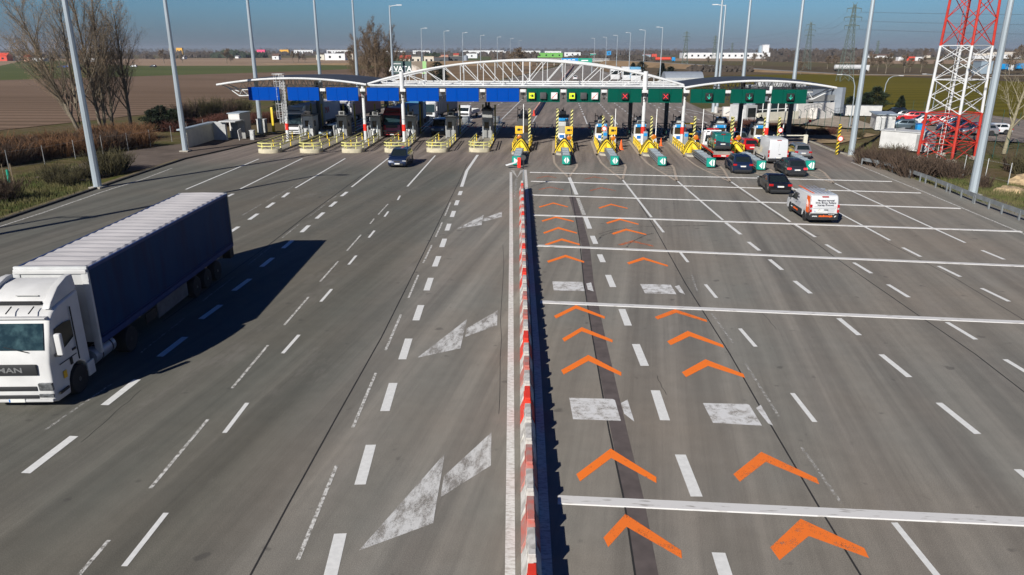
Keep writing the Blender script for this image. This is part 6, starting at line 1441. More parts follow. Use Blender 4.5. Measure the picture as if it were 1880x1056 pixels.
# shrubs
def shrub_mesh(seed, n, h, w_, tw, lean=.9, sub=4, r=.012):
    random.seed(seed); mb = MB()
    for _ in range(n):
        a = rnd(0, 2*math.pi); s = rnd(0, 1)**.6; b0 = Vector((math.cos(a)*w_*.35*s, math.sin(a)*w_*.35*s, 0)); out = Vector((math.cos(a), math.sin(a), 0))*rnd(.1, lean)*(w_/h/1.6)*s
        L = h*rnd(.55, 1.05); d = (Vector((0, 0, 1))+out+Vector((rnd(-.25, .25), rnd(-.25, .25), 0))).normalized()
        m_ = b0+d*L*.5+Vector((rnd(-.1, .1), rnd(-.1, .1), 0))*h*.3; e = b0+d*L+Vector((rnd(-.1, .1), rnd(-.1, .1), -.05))*h*.4
        mb.path([b0, m_, e], r, 3, [r*1.6, r, r*.5])
        for _ in range(sub):
            t = rnd(.25, .95); q = b0.lerp(m_, t*2) if t < .5 else m_.lerp(e, t*2-1); v = (d+Vector((rnd(-1, 1), rnd(-1, 1), rnd(-.2, .8)))*.8).normalized()*L*rnd(.15, .35)
            mb.path([q, q+v*.6, q+v+Vector((0, 0, -.03))], r*.7, 3, [r*.8, r*.6, r*.3])
    return mb
def shrub_proto(seed, m, n=170, h=1.9, w_=2.4, lean=.9, sub=5, r=.013, name='bare_shrub'):
    o = thing(name, 'x', 'shrub', (0, 0, 0)); shrub_mesh(seed, n, h, w_, None, lean, sub, r).build('twigs', m, o)
    MB().lathe([(w_*.16, 0), (w_*.20, h*.10), (w_*.12, h*.2), (.02, h*.24)], n=7).build('stem_base', m, o); return o
SP = {k: [shrub_proto(s, k, *a) for s, a in enumerate(((210, 1.9, 2.6, 1.0, 6, .015), (170, 1.6, 2.2, .8, 6, .014)), start=j*10)] for j, k in enumerate(('brush_orange', 'brush_brown', 'brush_red', 'brush_olive'))}
used_ = set()
def shrub(px, h, kind, lab, grp, loc=None, wide=1.0):
    global si; k = random.randrange(2); src = SP[kind][k]; p = loc or P(*px); s = h/1.9; loc_ = (p.x, p.y, -.14)
    if (kind, k) not in used_: o = src; used_.add((kind, k)); o.location = loc_; o.rotation_euler.z = rnd(0, 6); o['group'] = grp
    else: o = dup(src, loc_, rnd(0, 6), group=grp)
    o.scale = (s*wide, s*wide, s); o['label'] = lab; return o
random.seed(5)
for r_ in range(2):
    for k in range(17):
        x = -30+k*18+rnd(-4, 4); y = 300-.125*x-r_*14+rnd(-2, 2); shrub((x, y), rnd(1.9, 2.6), 'brush_orange' if rnd(0, 1) < .72 else 'brush_brown', 'rust brown bare bush in the long hedge along the left fence', 'bushes of the rust brown hedge on the left', wide=1.25)
for (x, y, h, kd, lb) in ((200, 318, 2.5, 'brush_olive', 'dark wiry bush right of the nearest left mast'), (214, 311, 2.0, 'brush_olive', 'smaller dark bush leaning against the wiry one by the nearest left mast'), (104, 334, 1.9, 'brush_olive', 'thin bush on the grass left of the nearest mast'), (126, 338, 1.3, 'brush_olive', 'low thin bush on the grass beside a bigger one'), (160, 326, 1.5, 'brush_olive', 'small bush close behind the nearest left mast'), (6, 366, 2.0, 'brush_brown', 'dark bush cut by the left picture edge'),
                      (342, 222, 3.6, 'brush_brown', 'tall twiggy bush behind the white guard building, left one'), (384, 218, 3.8, 'brush_olive', 'broad twiggy bush behind the white guard building, middle one'), (412, 212, 3.0, 'brush_brown', 'slim twiggy bush behind the white guard building, third one'), (442, 209, 3.4, 'brush_olive', 'twiggy bush left of the grey cabinet behind the guard building')):
    shrub((x, y), h, kd, lb, 'single bushes on the left')
for k in range(9):
    shrub((300+k*24+rnd(-3, 3), 240-k*2.2+rnd(-2, 2)), rnd(1.5, 2.0), 'brush_red', 'reddish brown bush in the low hedge behind the guard building', 'reddish hedge bushes behind the guard building', wide=1.5)
for k in range(10):
    shrub((510+k*14, 222-k*1.2), rnd(1.6, 2.2), 'brush_red' if k % 2 else 'brush_olive', 'brown bush behind the leftmost toll lanes', 'bushes behind the leftmost toll lanes', wide=1.5)
for (x, y, h, kd, lb) in ((1590, 300, 2.4, 'brush_brown', 'brown bush right of the mast foot on the right verge'), (1612, 305, 2.6, 'brush_brown', 'dense brown bush in front of the white container'), (1632, 310, 2.9, 'brush_brown', 'second dense brown bush in front of the white container'), (1655, 317, 2.8, 'brush_brown', 'tall brown bush left of the tower foot'),
                      (1678, 325, 3.0, 'brush_brown', 'pale twiggy bush spreading behind the right guard rail'), (1698, 322, 2.6, 'brush_brown', 'brown bush at the left leg of the tower'), (1720, 318, 2.3, 'brush_brown', 'brown bush under the tower'), (1748, 328, 2.3, 'brush_brown', 'brown bush between tower and slanting mast'), (1768, 318, 2.2, 'brush_olive', 'olive brown bush under the right tower leg'), (1802, 345, 1.9, 'brush_brown', 'low bush right of the slanting mast foot'), (1860, 310, 2.3, 'brush_brown', 'bush near the birch and sand heap'), (1885, 318, 2.6, 'brush_olive', 'bush cut by the right picture edge'), (1575, 252, 1.6, 'brush_olive', 'low olive bush in front of the white shed'), (1640, 290, 2.0, 'brush_olive', 'olive bush behind the brown ones at the container')):
    shrub((x, y), h*.82, kd, lb, 'single bushes on the right', wide=.98)
for k in range(26):
    x = 1350+rnd(0, 200); y = 225+(x-1350)*.11+rnd(0, 9); shrub((x, y), rnd(.8, 1.2), 'brush_red', 'low reddish bush in the planting bed before the station building', 'reddish bushes of the planting bed', wide=2.0)
# evergreens
def conifer_mesh(seed, h, w_, n, shape='round', sz=.22):
    random.seed(seed); mb = MB()
    for _ in range(n):
        if shape == 'cone': t = rnd(0, 1)**.8; rr = w_/2*(1-t)**.8*rnd(.55, 1.05); z = h*(.08+.92*t)
        else:
            t = rnd(0, 1); lump = .8+.28*math.sin(t*17+seed); z = h*(.12+.88*t); rr = w_/2*math.sin(math.pi*min(.97, .18+.8*t))**.6*rnd(.4, 1.05)*lump
        a = rnd(0, 2*math.pi); ln = .82+.30*mnoise.noise(Vector((math.cos(a)*1.7, math.sin(a)*1.7, z*.55+seed)))*2; c = Vector((math.cos(a)*rr*ln, math.sin(a)*rr*ln, z+rnd(-.15, .15)))
        u = Vector((math.cos(a)+rnd(-.5, .5), math.sin(a)+rnd(-.5, .5), rnd(-.3, .7))).normalized()*sz*rnd(.6, 1.5); v = Vector((-u.y, u.x, rnd(-.3, .3))).normalized()*sz*.35
        mb.add([c-v, c+v, c+u+v*.3, c+u-v*.3], [(0, 1, 2, 3)])
    return mb
def evergreen(loc, h, w_, lab, seed, shape='round', n=5200, grp='evergreens right of the canopy', sz=.22, name='evergreen_tree'):
    o = thing(name, lab, 'evergreen tree', (loc.x, loc.y, -.1), 0, grp); MB().tube((0, 0, 0), (0, 0, h*.6), .14*h/5, .05, 7).build('trunk', 'bark', o); conifer_mesh(seed, h, w_, n, shape, sz).build('crown', 'needles', o); return o
evergreen(P(1605, 206), 4.6, 5.6, 'large rounded dark pine behind the white shed', 3); evergreen(P(1588, 207), 3.6, 3.6, 'smaller dark pine merging into the left of the large one', 4); evergreen(P(1651, 211), 3.3, 3.0, 'small conical pine between shed and red parked car', 5, 'cone', 3200)
evergreen(P(1560, 205), 2.8, 3.0, 'dark low evergreen right of the silver end wall', 6, 'round', 2400); evergreen(P(1456, 172), 4.0, 3.0, 'dark evergreen peeping over the right roof behind a mast', 7, 'cone', 1800)
for k, (x, Yd, h, w_) in enumerate(((1162, 330, 6, 5), (1177, 330, 6.5, 6.5), (1216, 300, 6.2, 4.5), (1231, 300, 5.0, 6), (803, 240, 7.5, 6.5), (812, 236, 6, 5))):
    t = D(x, 130, Yd); evergreen(t, h, w_, ['dark evergreen behind the right part of the truss, first', 'wider dark evergreen behind the right part of the truss', 'dark evergreen left of the arched hall', 'lower dark evergreen touching the arched hall', 'dark evergreen seen through the left part of the truss', 'smaller evergreen beside it seen through the truss'][k], 70+k, 'cone' if k in (0, 2) else 'round', 1500, 'evergreens beyond the truss', .5)
for k, (x, y, h, w_) in enumerate(((283, 240, 2.9, 3.8), (300, 238, 3.4, 4.6), (322, 238, 2.9, 3.8), (520, 218, 4.0, 4.2), (548, 214, 3.2, 4), (585, 211, 3.4, 5))):
    evergreen(P(x, y), h, w_, ['dark rounded thicket right of the poplars, left part', 'dark rounded thicket right of the poplars, middle part', 'dark rounded thicket beside the second left mast', 'ragged pine left of the pale lettered lorry', 'dark evergreen behind the pale lettered lorry', 'dark evergreen hedge piece behind the lorries'][k], 80+k, 'round', 3600, 'evergreens on the left', .2)
# grass tufts on the verges
random.seed(9); mb = MB()
def tuft_area(n, poly):
    for _ in range(n):
        a, b_, c = random.choice(poly); u, v = rnd(0, 1), rnd(0, 1)
        if u+v > 1: u, v = 1-u, 1-v
        p = P(*a)*(1-u-v)+P(*b_)*u+P(*c)*v
        for _ in range(3):
            q = p+Vector((rnd(-.12, .12), rnd(-.12, .12), -.12)); t = Vector((rnd(-.12, .12), rnd(-.12, .12), rnd(.18, .42))); s = Vector((rnd(-.03, .03), rnd(-.03, .03), 0)); mb.add([q-s, q+s, q+t], [(0, 1, 2)])
tuft_area(4500, [((-20, 412), (-20, 330), (175, 345)), ((-20, 330), (175, 345), (140, 300)), ((0, 275), (140, 262), (270, 262))])
tuft_area(6500, [((1600, 303), (1740, 350), (1700, 318)), ((1740, 350), (1900, 405), (1890, 345)), ((1740, 350), (1890, 345), (1720, 318)), ((1540, 270), (1590, 300), (1600, 262))])
mat('tuft', (.15, .13, .055), .95, col2=(.065, .085, .018), scale=.5)
tag(mb.build('grass_tufts', 'tuft'), 'dry grass tufts scattered over both verges', 'grass', kind='stuff')
# heaps of sand
for (x, y, w_, h, lb) in ((1853, 350, 2.6, .5, 'low pale sand heap at the right edge, front one'), (1888, 335, 3.2, .9, 'pale sand heap cut by the right edge')):
    random.seed(int(x)); mb = MB(); rs = []
    for j in range(7):
        rr = w_/2*math.cos(math.pi/2*j/7); z = h*math.sin(math.pi/2*j/7); rs.append([(rr*math.cos(a*math.pi/9)*(1+.12*math.sin(a*2.3))+rnd(-.1, .1), rr*.8*math.sin(a*math.pi/9)*(1+.1*math.cos(a*1.7))+rnd(-.1, .1), z+rnd(-.07, .07)) for a in range(18)])
    mb.smooth = True; mb.rings(rs); o = mb.build('sand_heap', 'sand', smooth=True); o.location = (*P(x, y)[:2], -.16); tag(o, lb, 'sand heap', 'sand heaps')
# ================================================================ BEYOND THE PLAZA
# overpass: bridge, approach road, embankment
def ribbon3(name, pts, w_, m, th=.25, kind='structure', drop=None):
    mb = MB(); rs = []; n = len(pts)
    for i, p in enumerate(pts):
        d = (pts[min(i+1, n-1)]-pts[max(0, i-1)]); d.z = 0; d.normalize(); s = Vector((-d.y, d.x, 0))*w_/2; t = Vector((0, 0, th)) if drop is None else Vector((0, 0, p.z+.3)); o_ = s*(1 if drop is None else 1+drop*max(0, p.z)/w_*2)
        rs.append([p+s, p-s, p-o_-t, p+o_-t])
    mb.rings(rs); o = mb.build(name, m)
    if kind: o['kind'] = kind
    return o
zs = 3.9
WL = [D(480, 120, 640), D(600, 118, 600), D(700, 115, 585), D(783, 113.5, 578), D(877, 111, 582), D(975, 110, 588)]
for p, z in zip(WL, (.4, 1.4, 2.4, 3.1, 3.7, zs)): p.z = z
BR = [D(975, 109, 588), D(1118, 110, 590)]
for p in BR: p.z = zs
RR = [D(1118, 110, 590), D(1180, 112, 560), D(1300, 118, 480), D(1420, 126, 420), D(1560, 135, 375), D(1700, 136, 372), D(1900, 140, 372), D(2100, 142, 372)]
for p, z in zip(RR, (zs, 3.5, 2.4, 1.0, .25, .12, .1, .1)): p.z = z
mat('road_far', (.21, .20, .185), .9)
for nm, pts in (('overpass_road', WL), ('field_road', RR)):
    ribbon3(nm, pts, 8, 'road_far'); ribbon3('embankment', [p-Vector((0, 0, .05)) for p in pts], 9.5, 'dry_bank', drop=2.2)
b0, b1 = BR; bd = thing('overpass_bridge', 'pale concrete overpass bridge crossing the motorway in the distance', 'bridge', (b0.x, b0.y, 0), math.atan2(b1.y-b0.y, b1.x-b0.x)); Lb_ = (b1-b0).length
MB().box((Lb_/2, 0, zs-.7), (Lb_, 9, 1.1)).build('deck', 'concrete', bd)
for s in (-4.6, 4.6):
    mb = MB().box((Lb_/2, s, zs+.05), (Lb_, .3, .5)).box((Lb_/2, s, zs+1.25), (Lb_, .12, .10))
    for k in range(40): mb.box((Lb_*k/39.0, s, zs+.7), (.16, .12, 1.1))
    mb.build('parapet', 'light_grey', bd)
for x in (.08, .30, .52, .74, .93):
    for s in (-3, 3): MB().tube((Lb_*x, s, 0), (Lb_*x, s, zs-1.2), .5, n=10).build('pier', 'concrete', bd)
MB().box((-1.5, 0, 1.4), (3, 10, 2.8)).build('abutment', 'concrete', bd); MB().box((Lb_+1.5, 0, 1.4), (3, 10, 2.8)).build('abutment', 'concrete', bd)
# direction signs over the motorway
Ys = 400; a, b_, c = D(1031, 115, Ys), D(1061.5, 115, Ys), D(1087, 115, Ys)
sg = thing('direction_sign', 'blue and green motorway direction signs on a gantry before the overpass', 'road sign', (a.x, Ys, 0)); zt, zb = D(1050, 107, Ys).z, D(1050, 115.5, Ys).z
MB().box(((b_.x-a.x)/2, 0, (zt+zb)/2), (b_.x-a.x-.1, .2, zt-zb)).build('blue_board', 'sky_sign', sg); MB().box(((c.x+b_.x)/2-a.x, 0, (zt+zb)/2), (c.x-b_.x-.1, .2, zt-zb)).build('green_board', 'sign_green', sg)
for x in (0, c.x-a.x): MB().tube((x, .3, 0), (x, .3, zt), .2).build('post', 'galv', sg)
for k in range(3): MB().box((1.8+k*2.2, -.12, zt-.8), (1.6, .03, .34)).box((1.9+k*2.2, -.12, zb+.7), (1.3, .03, .34)).build('lettering', 'sign_white', sg)
MB().box((b_.x-a.x+3.4, -.12, (zt+zb)/2), (3.6, .03, .5)).build('lettering', 'sign_white', sg)
# advertising hoarding
Yh = 158; a, b_, c = D(719.5, 130, Yh), D(756, 130, Yh), D(784, 130, Yh); zt, zb = D(750, 112.5, Yh).z, D(750, 135.5, Yh).z; H_ = zt-zb
hd = thing('advertising_hoarding', 'double advertising hoarding, dark left half with white letters, behind the arch truss', 'billboard', (a.x, Yh, 0)); w1, w2 = b_.x-a.x, c.x-b_.x
mat('hoarding_dark', (.02, .06, .065), .6, col2=(.05, .10, .09), scale=.5); mat('hoarding_light', (.62, .55, .48), .6, col2=(.20, .16, .12), scale=.55, lo=.45, hi=.55); mat('hoarding_green', (.30, .55, .22), .6)
f1 = MB().box((w1/2, 0, zb+H_/2), (w1-.05, .25, H_)).build('left_board', 'hoarding_dark', hd); MB().box((w1+w2/2, 0, zb+H_/2), (w2-.05, .25, H_)).build('right_board', 'hoarding_light', hd); MB().box((w1+w2-.5, -.15, zb+H_/2), (.8, .05, H_)).build('green_band', 'hoarding_green', hd); MB().box((w1+w2*.5, -.15, zb+.5), (w2*.45, .05, .5)).build('red_shapes', 'red', hd)
text('hoarding_letters', 'AVATA', 1.5, 'sign_white', f1, frame((w1*.44, -.14, zb+H_*.38), (1, 0, 0), (0, 0, 1)), bold=.03); MB().box((w1*.27, -.14, zt-.5), (1.8, .03, .22)).box((w1*.43, -.14, zb+.42), (4.0, .03, .12)).build('small_lettering', 'light_grey', f1)
for k in range(4): MB().tube((.6+k*(w1+w2-1.2)/3, .3, 0), (.6+k*(w1+w2-1.2)/3, .3, zb+.2), .14).build('post', 'galv_dark', hd)
# buildings, nearer ones first: (x0, x1, base y, top y, distance, wall, roof, kind, label)
mat('brick_pink', (.45, .25, .18), .9); mat('wall_pale', (.62, .56, .47), .85, var=.1); mat('wall_bluegrey', (.25, .32, .38), .8); mat('hot_pink', (.75, .06, .18), .7); mat('barn_red', (.60, .06, .03), .7); mat('roof_green', (.14, .42, .07), .7); mat('shop_yellow', (.80, .42, .03), .7); mat('wall_dark', (.06, .065, .07), .8); mat('factory_white', (.70, .71, .72), .7); mat('roof_grey', (.16, .16, .165), .8)
BL = [(733, 752, 113, 101.5, 640, 'wall_pale', 'roof_red', 'gable', 'pale house with bright red roof above the hoarding', 2),
 (753, 772, 112, 104, 660, 'wall_pale', 'roof_grey', 'flat', 'pale annex right of the red-roofed house', 2), (778, 796, 111.5, 104, 640, 'wall_pale', 'wall_tan', 'flat', 'tan low house left of the long dark shed', 2),
 (796, 823, 111, 105.5, 630, 'wall_dark', 'roof_brown', 'flat', 'long dark brown shed above the truss', 0), (824, 850, 110.5, 104, 640, 'wall_dark', 'roof_grey', 'flat', 'black shed left of the silo', 0), (806, 823, 104, 101.5, 1000, 'brick_pink', 'roof_red', 'flat', 'thin red-roofed barn behind the dark sheds', 0),
 (832, 842, 102.5, 98, 1200, 'wall_tan', 'roof_red', 'gable', 'small red-roofed house behind the black shed', 0), (856, 876, 102.5, 98.5, 1150, 'factory_white', 'roof_grey', 'flat', 'grey white store right of the silo', 0),
 (850, 925, 98.5, 93, 1900, 'factory_white', 'factory_white', 'flat', 'long white warehouse in the middle of the horizon', 0), (758, 790, 95.5, 93, 2600, 'factory_white', 'factory_white', 'flat', 'white warehouse left of the long middle one', 0), (700, 745, 97, 93.5, 2400, 'factory_white', 'roof_grey', 'flat', 'pale warehouse behind the bare clump', 0), (926, 934, 98, 94.5, 1800, 'factory_white', 'roof_grey', 'flat', 'small white block right of the long middle warehouse', 0),
 (985, 1033, 101.5, 97.5, 1300, 'roof_green', 'roof_green', 'flat', 'bright green long shed beyond the overpass', 0), (958, 992, 97.5, 93.5, 1900, 'factory_white', 'factory_white', 'flat', 'white warehouse behind the left end of the green shed', 3), (1000, 1030, 97, 94, 1900, 'factory_white', 'wall_pale', 'flat', 'white warehouse behind the right part of the green shed', 3), (1036, 1066, 99.5, 96, 1500, 'factory_white', 'roof_grey', 'flat', 'white shed right of the green one', 0), (1070, 1082, 103, 98, 1000, 'wall_dark', 'wall_dark', 'flat', 'black block above the direction signs', 0), (1084, 1094, 103, 99, 1100, 'teal', 'sign_white', 'flat', 'small teal filling station roof above the green sign', 0), (1114, 1122, 97.5, 94, 1900, 'sky_sign', 'sky_sign', 'flat', 'light blue block on the horizon right of the motorway', 0),
 (1254, 1414, 104.8, 97, 1150, 'factory_white', 'silver_clad', 'flat', 'very long white factory on the right horizon', 0), (1393, 1399, 104, 83.5, 1160, 'wall_bluegrey', 'silver_clad', 'flat', 'dark narrow tower block of the factory', 0), (1399.5, 1411, 104, 82.5, 1150.5, 'factory_white', 'factory_white', 'flat', 'white tower block of the long factory', 0), (1180, 1195, 104, 100, 1200, 'wall_bluegrey', 'roof_red', 'flat', 'low red-roofed shed left of the long factory', 0), (1197, 1206, 102.5, 99.5, 1400, 'barn_red', 'barn_red', 'flat', 'small bright red shed left of the long factory', 0),
 (1438, 1458, 106, 102.5, 1100, 'barn_red', 'barn_red', 'flat', 'bright red low roof right of the long factory', 0), (1462, 1476, 104, 99, 1300, 'wall_pale', 'roof_brown', 'gable', 'brown-roofed house right of the water tower', 0), (1482, 1494, 103, 98.5, 1350, 'brick_pink', 'roof_brown', 'gable', 'brick house among the woods on the right', 0), (1535, 1546, 107, 102, 1050, 'wall_bluegrey', 'roof_grey', 'gable', 'blue grey house left of the largest pylon', 0),
 (1573, 1586, 103.5, 99, 1300, 'wall_pale', 'roof_brown', 'gable', 'pale house right of the largest pylon', 0), (1588, 1597, 103.5, 99.5, 1320, 'factory_white', 'roof_grey', 'gable', 'white house right of the largest pylon', 0), (1602, 1640, 104.5, 99.5, 1250, 'factory_white', 'roof_brown', 'gable', 'row of white houses left of the lattice tower', 4), (1651, 1664, 109, 104.5, 900, 'factory_white', 'roof_grey', 'flat', 'white lorry depot left of the tower', 0), (1664.5, 1681, 109, 104.5, 905, 'barn_red', 'barn_red', 'flat', 'red depot shed left of the tower', 0), (1682, 1697, 107.5, 104.5, 920, 'factory_white', 'roof_grey', 'flat', 'white depot shed close to the left tower leg', 0), (1701, 1709, 103, 98.5, 1300, 'wall_pale', 'roof_brown', 'gable', 'pale house at the left leg of the tower', 0),
 (1791, 1812, 105, 98.5, 1150, 'factory_white', 'wall_pale', 'gable', 'long white house right of the tower', 3), (1814, 1826, 103.5, 97, 1180, 'factory_white', 'wall_pale', 'gable', 'white house between two long ones at the right', 2), (1829, 1875, 102.5, 95.5, 1200, 'factory_white', 'wall_pale', 'gable', 'long row of pale houses at the right edge', 6), (1805, 1827, 131, 113, 400, 'wall_bluegrey', 'silver_clad', 'flat', 'blue grey shed behind the slanting mast', 0),
 (596, 633, 105.5, 98.5, 900, 'factory_white', 'silver_clad', 'flat', 'white hall with grey roof left of the bare clump', 0), (580, 595, 105, 101, 920, 'wall_cream', 'wall_cream', 'flat', 'pale yellow low shed left of the white hall', 0), (634, 648, 104.5, 98, 960, 'wall_pale', 'roof_red', 'flat', 'pale pinkish block right of the white hall', 2), (499, 511, 104, 98.5, 950, 'factory_white', 'roof_brown', 'gable', 'white gabled house left of the yellow store', 1), (472, 487, 96.5, 91.5, 1900, 'hot_pink', 'hot_pink', 'flat', 'hot pink store on the left horizon', 0), (514, 530, 97, 91.5, 1850, 'shop_yellow', 'shop_yellow', 'flat', 'yellow store on the left horizon', 0), (540, 575, 94.5, 92, 2500, 'factory_white', 'wall_pale', 'flat', 'pale warehouses on the horizon right of the yellow store', 0), (600, 650, 95, 92, 2500, 'factory_white', 'wall_pale', 'flat', 'pale warehouses on the horizon above the white hall', 0),
 (311, 319, 96.5, 88.5, 2100, 'wall_tan', 'wall_tan', 'flat', 'tan tower block at the second left mast', 0), (324.5, 335.5, 96.5, 88, 2100, 'shop_yellow', 'wall_tan', 'flat', 'yellowish tower block right of the second left mast', 0), (331, 337, 105, 101.5, 1000, 'factory_white', 'roof_grey', 'gable', 'tiny white house right of the second left mast', 0), (431, 437, 104, 101.5, 1100, 'factory_white', 'roof_grey', 'gable', 'tiny white house left of the third mast', 0), (-20, 11, 107, 97, 800, 'barn_red', 'barn_red', 'gable', 'large red barn at the left edge of the horizon', 0), (11.5, 17, 107, 102, 820, 'factory_white', 'roof_grey', 'gable', 'white shed right of the red barn', 0), (42, 51, 108, 100, 760, 'brick_pink', 'roof_red', 'gable', 'pink gabled house left of the poplars', 0), (58, 78, 109, 107, 760, 'factory_white', 'factory_white', 'flat', 'low white greenhouse left of the poplars', 0), (20, 36, 106.5, 102.5, 850, 'wall_dark', 'roof_grey', 'gable', 'dark farm sheds right of the red barn', 0), (92, 106, 104, 100, 1100, 'wall_pale', 'roof_brown', 'gable', 'farmhouse seen through the poplars, left', 0), (200, 214, 104.5, 100.5, 1050, 'wall_pale', 'roof_brown', 'gable', 'farmhouse seen through the poplars, right', 0), (150, 172, 110.5, 107.5, 720, 'factory_white', 'factory_white', 'flat', 'low white glasshouse seen through the poplars', 0)]
for (x0, x1, yb_, yt_, Yd, wm, rm_, kd, lb, wn) in BL:
    zb0 = D((x0+x1)/2, yb_, Yd).z; zt_ = D((x0+x1)/2, yt_, Yd).z; h = max(2.0, zt_+.1); g_ = kd == 'gable'
    L = D(x1, 100, Yd).x-D(x0, 100, Yd).x; dep = min(max(8, L*.45), 40)
    hh = h*.62 if g_ else h; o = thing('house' if g_ else 'warehouse', lb, 'house' if g_ else 'building', (D(x0, 100, Yd).x, Yd, -.15), 0, 'distant buildings')
    MB().box((L/2, dep/2, hh/2), (L, dep, hh)).build('wall', wm, o)
    if g_: MB().prism([(-.3, -.4, hh), (-.3, dep+.4, hh), (-.3, dep/2, h)], (L+.6, 0, 0)).build('roof', rm_, o)
    else: MB().box((L/2, dep/2, hh+.15), (L+.3, dep+.3, .4)).build('roof', rm_, o)
    for k in range(max(wn, min(14, int(L/9)))): w_ = MB().box((L*(k+.5)/max(wn, min(14, int(L/9))), -.06, hh*.5), (1.6 if wn else 2.6, .12, hh*.34)).build('window', 'glass' if wn or not g_ else 'glass', o)
si_ = thing('silo', 'grey silo at the right end of the dark sheds', 'silo', (D(855, 100, 625).x, 625, 0), 0); MB().tube((0, 0, 0), (0, 0, D(855, 103, 625).z), 1.9, n=16).build('tank', 'silver_clad', si_); MB().lathe([(1.95, 0), (.1, .9)], (0, 0, D(855, 103, 625).z), n=16).build('cap', 'galv', si_)
t = D(1465, 90, 1300); wt_ = thing('water_tower', 'thin white water tower on the right horizon', 'water tower', (t.x, 1300, 0)); MB().tube((0, 0, 0), (0, 0, t.z-2), 1.0, n=8).build('shaft', 'factory_white', wt_); MB().lathe([(1.0, -3), (3.2, -1), (3.2, 2.5), (1, 3.4)], (0, 0, t.z-1), n=12).build('tank', 'factory_white', wt_)
# far woods: jagged masses of crowns
def wood(x0, x1, yt_, Yd, lab, m='far_wood', n=80, thick=60, hv=.45, leafy=14):
    a, b_ = D(x0, 100, Yd).x, D(x1, 100, Yd).x; h = D((x0+x1)/2, yt_, Yd).z; random.seed(int(x0*3+Yd)); mb = MB(); sz = Yd*.0018
    for i in range(n):
        x = a+(b_-a)*(i+rnd(-.6, .6))/n; y = Yd+rnd(0, thick); hh = h*rnd(1-hv, 1.08); r = hh*rnd(.28, .5)
        for _ in range(leafy):
            c = Vector((x+rnd(-r, r), y+rnd(-r, r)*.5, hh*rnd(.12, 1.0))); s = sz*rnd(.8, 2.2); u = Vector((rnd(-1, 1), rnd(-.4, .4), rnd(-1, 1))).normalized()*s; v = Vector((-u.z, rnd(-.4, .4)*s, u.x))*rnd(.4, 1)
            mb.add([c-u, c-v, c+u, c+v], [(0, 1, 2, 3)])
        mb.lathe([(r*.7, 0), (r*.8, hh*.4), (r*.35, hh*.78), (.1, hh*.88)], (x, y, -.2), n=5)
    tag(mb.build('distant_wood', m), lab, 'woodland', 'far woods on the horizon', 'stuff')
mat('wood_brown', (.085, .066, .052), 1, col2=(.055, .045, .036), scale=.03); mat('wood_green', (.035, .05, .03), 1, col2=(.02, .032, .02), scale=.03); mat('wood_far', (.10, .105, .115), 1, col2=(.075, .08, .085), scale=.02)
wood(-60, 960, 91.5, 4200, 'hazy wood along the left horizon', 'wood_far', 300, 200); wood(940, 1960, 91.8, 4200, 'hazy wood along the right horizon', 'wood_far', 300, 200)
wood(-60, 480, 95.5, 1900, 'brown wooded strip behind the left fields', 'wood_brown', 150, 120, .5); wood(385, 470, 97.5, 1150, 'dark green grove right of the second left mast', 'wood_green', 46, 40); wood(336, 400, 97.5, 1180, 'dark grove behind the tiny white house on the left', 'wood_brown', 34, 40); wood(408, 428, 93.5, 1150, 'taller dark conifers of the left grove', 'wood_green', 14, 20, .2)
wood(480, 960, 97, 1700, 'thin tree belt behind the warehouses in the middle', 'wood_brown', 110, 120, .6, 10); wood(1060, 1260, 94.5, 2000, 'brown wood right of the motorway', 'wood_brown', 80, 100); wood(1400, 1600, 91.5, 1250, 'brown wood right of the long factory', 'wood_brown', 90, 90, .5); wood(1590, 1960, 92.5, 1500, 'brown wood behind the row of houses on the right', 'wood_brown', 120, 120, .5)
wood(1430, 1600, 103, 800, 'bare brown thicket round the pylons', 'wood_brown', 60, 60, .6, 16); wood(-60, 300, 99, 1000, 'bare brown trees round the farm on the left', 'wood_brown', 60, 60, .6, 16); wood(780, 800, 98, 700, 'two dark firs behind the red-roofed house', 'wood_green', 5, 10, .2); wood(1270, 1385, 122, 420, 'low brown thicket on the field slope', 'wood_brown', 60, 10, .3, 10); wood(900, 985, 96, 900, 'bare trees left of the motorway bridge', 'wood_brown', 24, 40, .6, 14); wood(1040, 1200, 103, 800, 'scrub right of the motorway bridge', 'wood_brown', 50, 60, .6, 12)
# vehicles far off
def small_lorry(px_, py_, Yd, rz, cabm, boxm, lab, tank=False, L=9):
    t = D(px_, py_, Yd); z = max(0, t.z); o = thing('distant_lorry', lab, 'lorry', (t.x, Yd, z), rz, 'distant lorries'); wz = .5
    MB().box((0, L/2-1.2, 1.75), (2.4, 2.2, 2.6)).build('cab', cabm, o, bevel=.15); MB().box((0, L/2-.08, 2.2), (2.2, .1, .9)).build('windscreen', 'glass', o)
    if tank: MB().lathe([(.2, 0), (1.15, .3), (1.15, L-3.3), (.2, L-3)], (0, -L/2, 2.0), 'Y', 12).build('tank', boxm, o)
    else: MB().box((0, -1.3, 2.3), (2.45, L-3.2, 2.5)).build('box_body', boxm, o, bevel=.04)
    for s in (-1, 1):
        for y in (L/2-1.4, -L/2+1.2, -L/2+2.4): MB().lathe([(.45, -.15), (.5, 0), (.45, .15)], (s*1.05, y, .5), 'X', 10).build('wheel', 'rubber', o)
    MB().box((0, -.5, .9), (1.2, L-1, .3)).build('chassis', 'black', o); return o
small_lorry(1562, 131.5, 375, R(-90), 'paint_white', 'tarp_white', 'white tanker lorry on the field road left of the right masts', True, 16); small_lorry(1221, 113.5, 545, R(-90), 'sky_sign', 'barn_red', 'red and white lorry with light blue cab on the overpass road', True, 14)
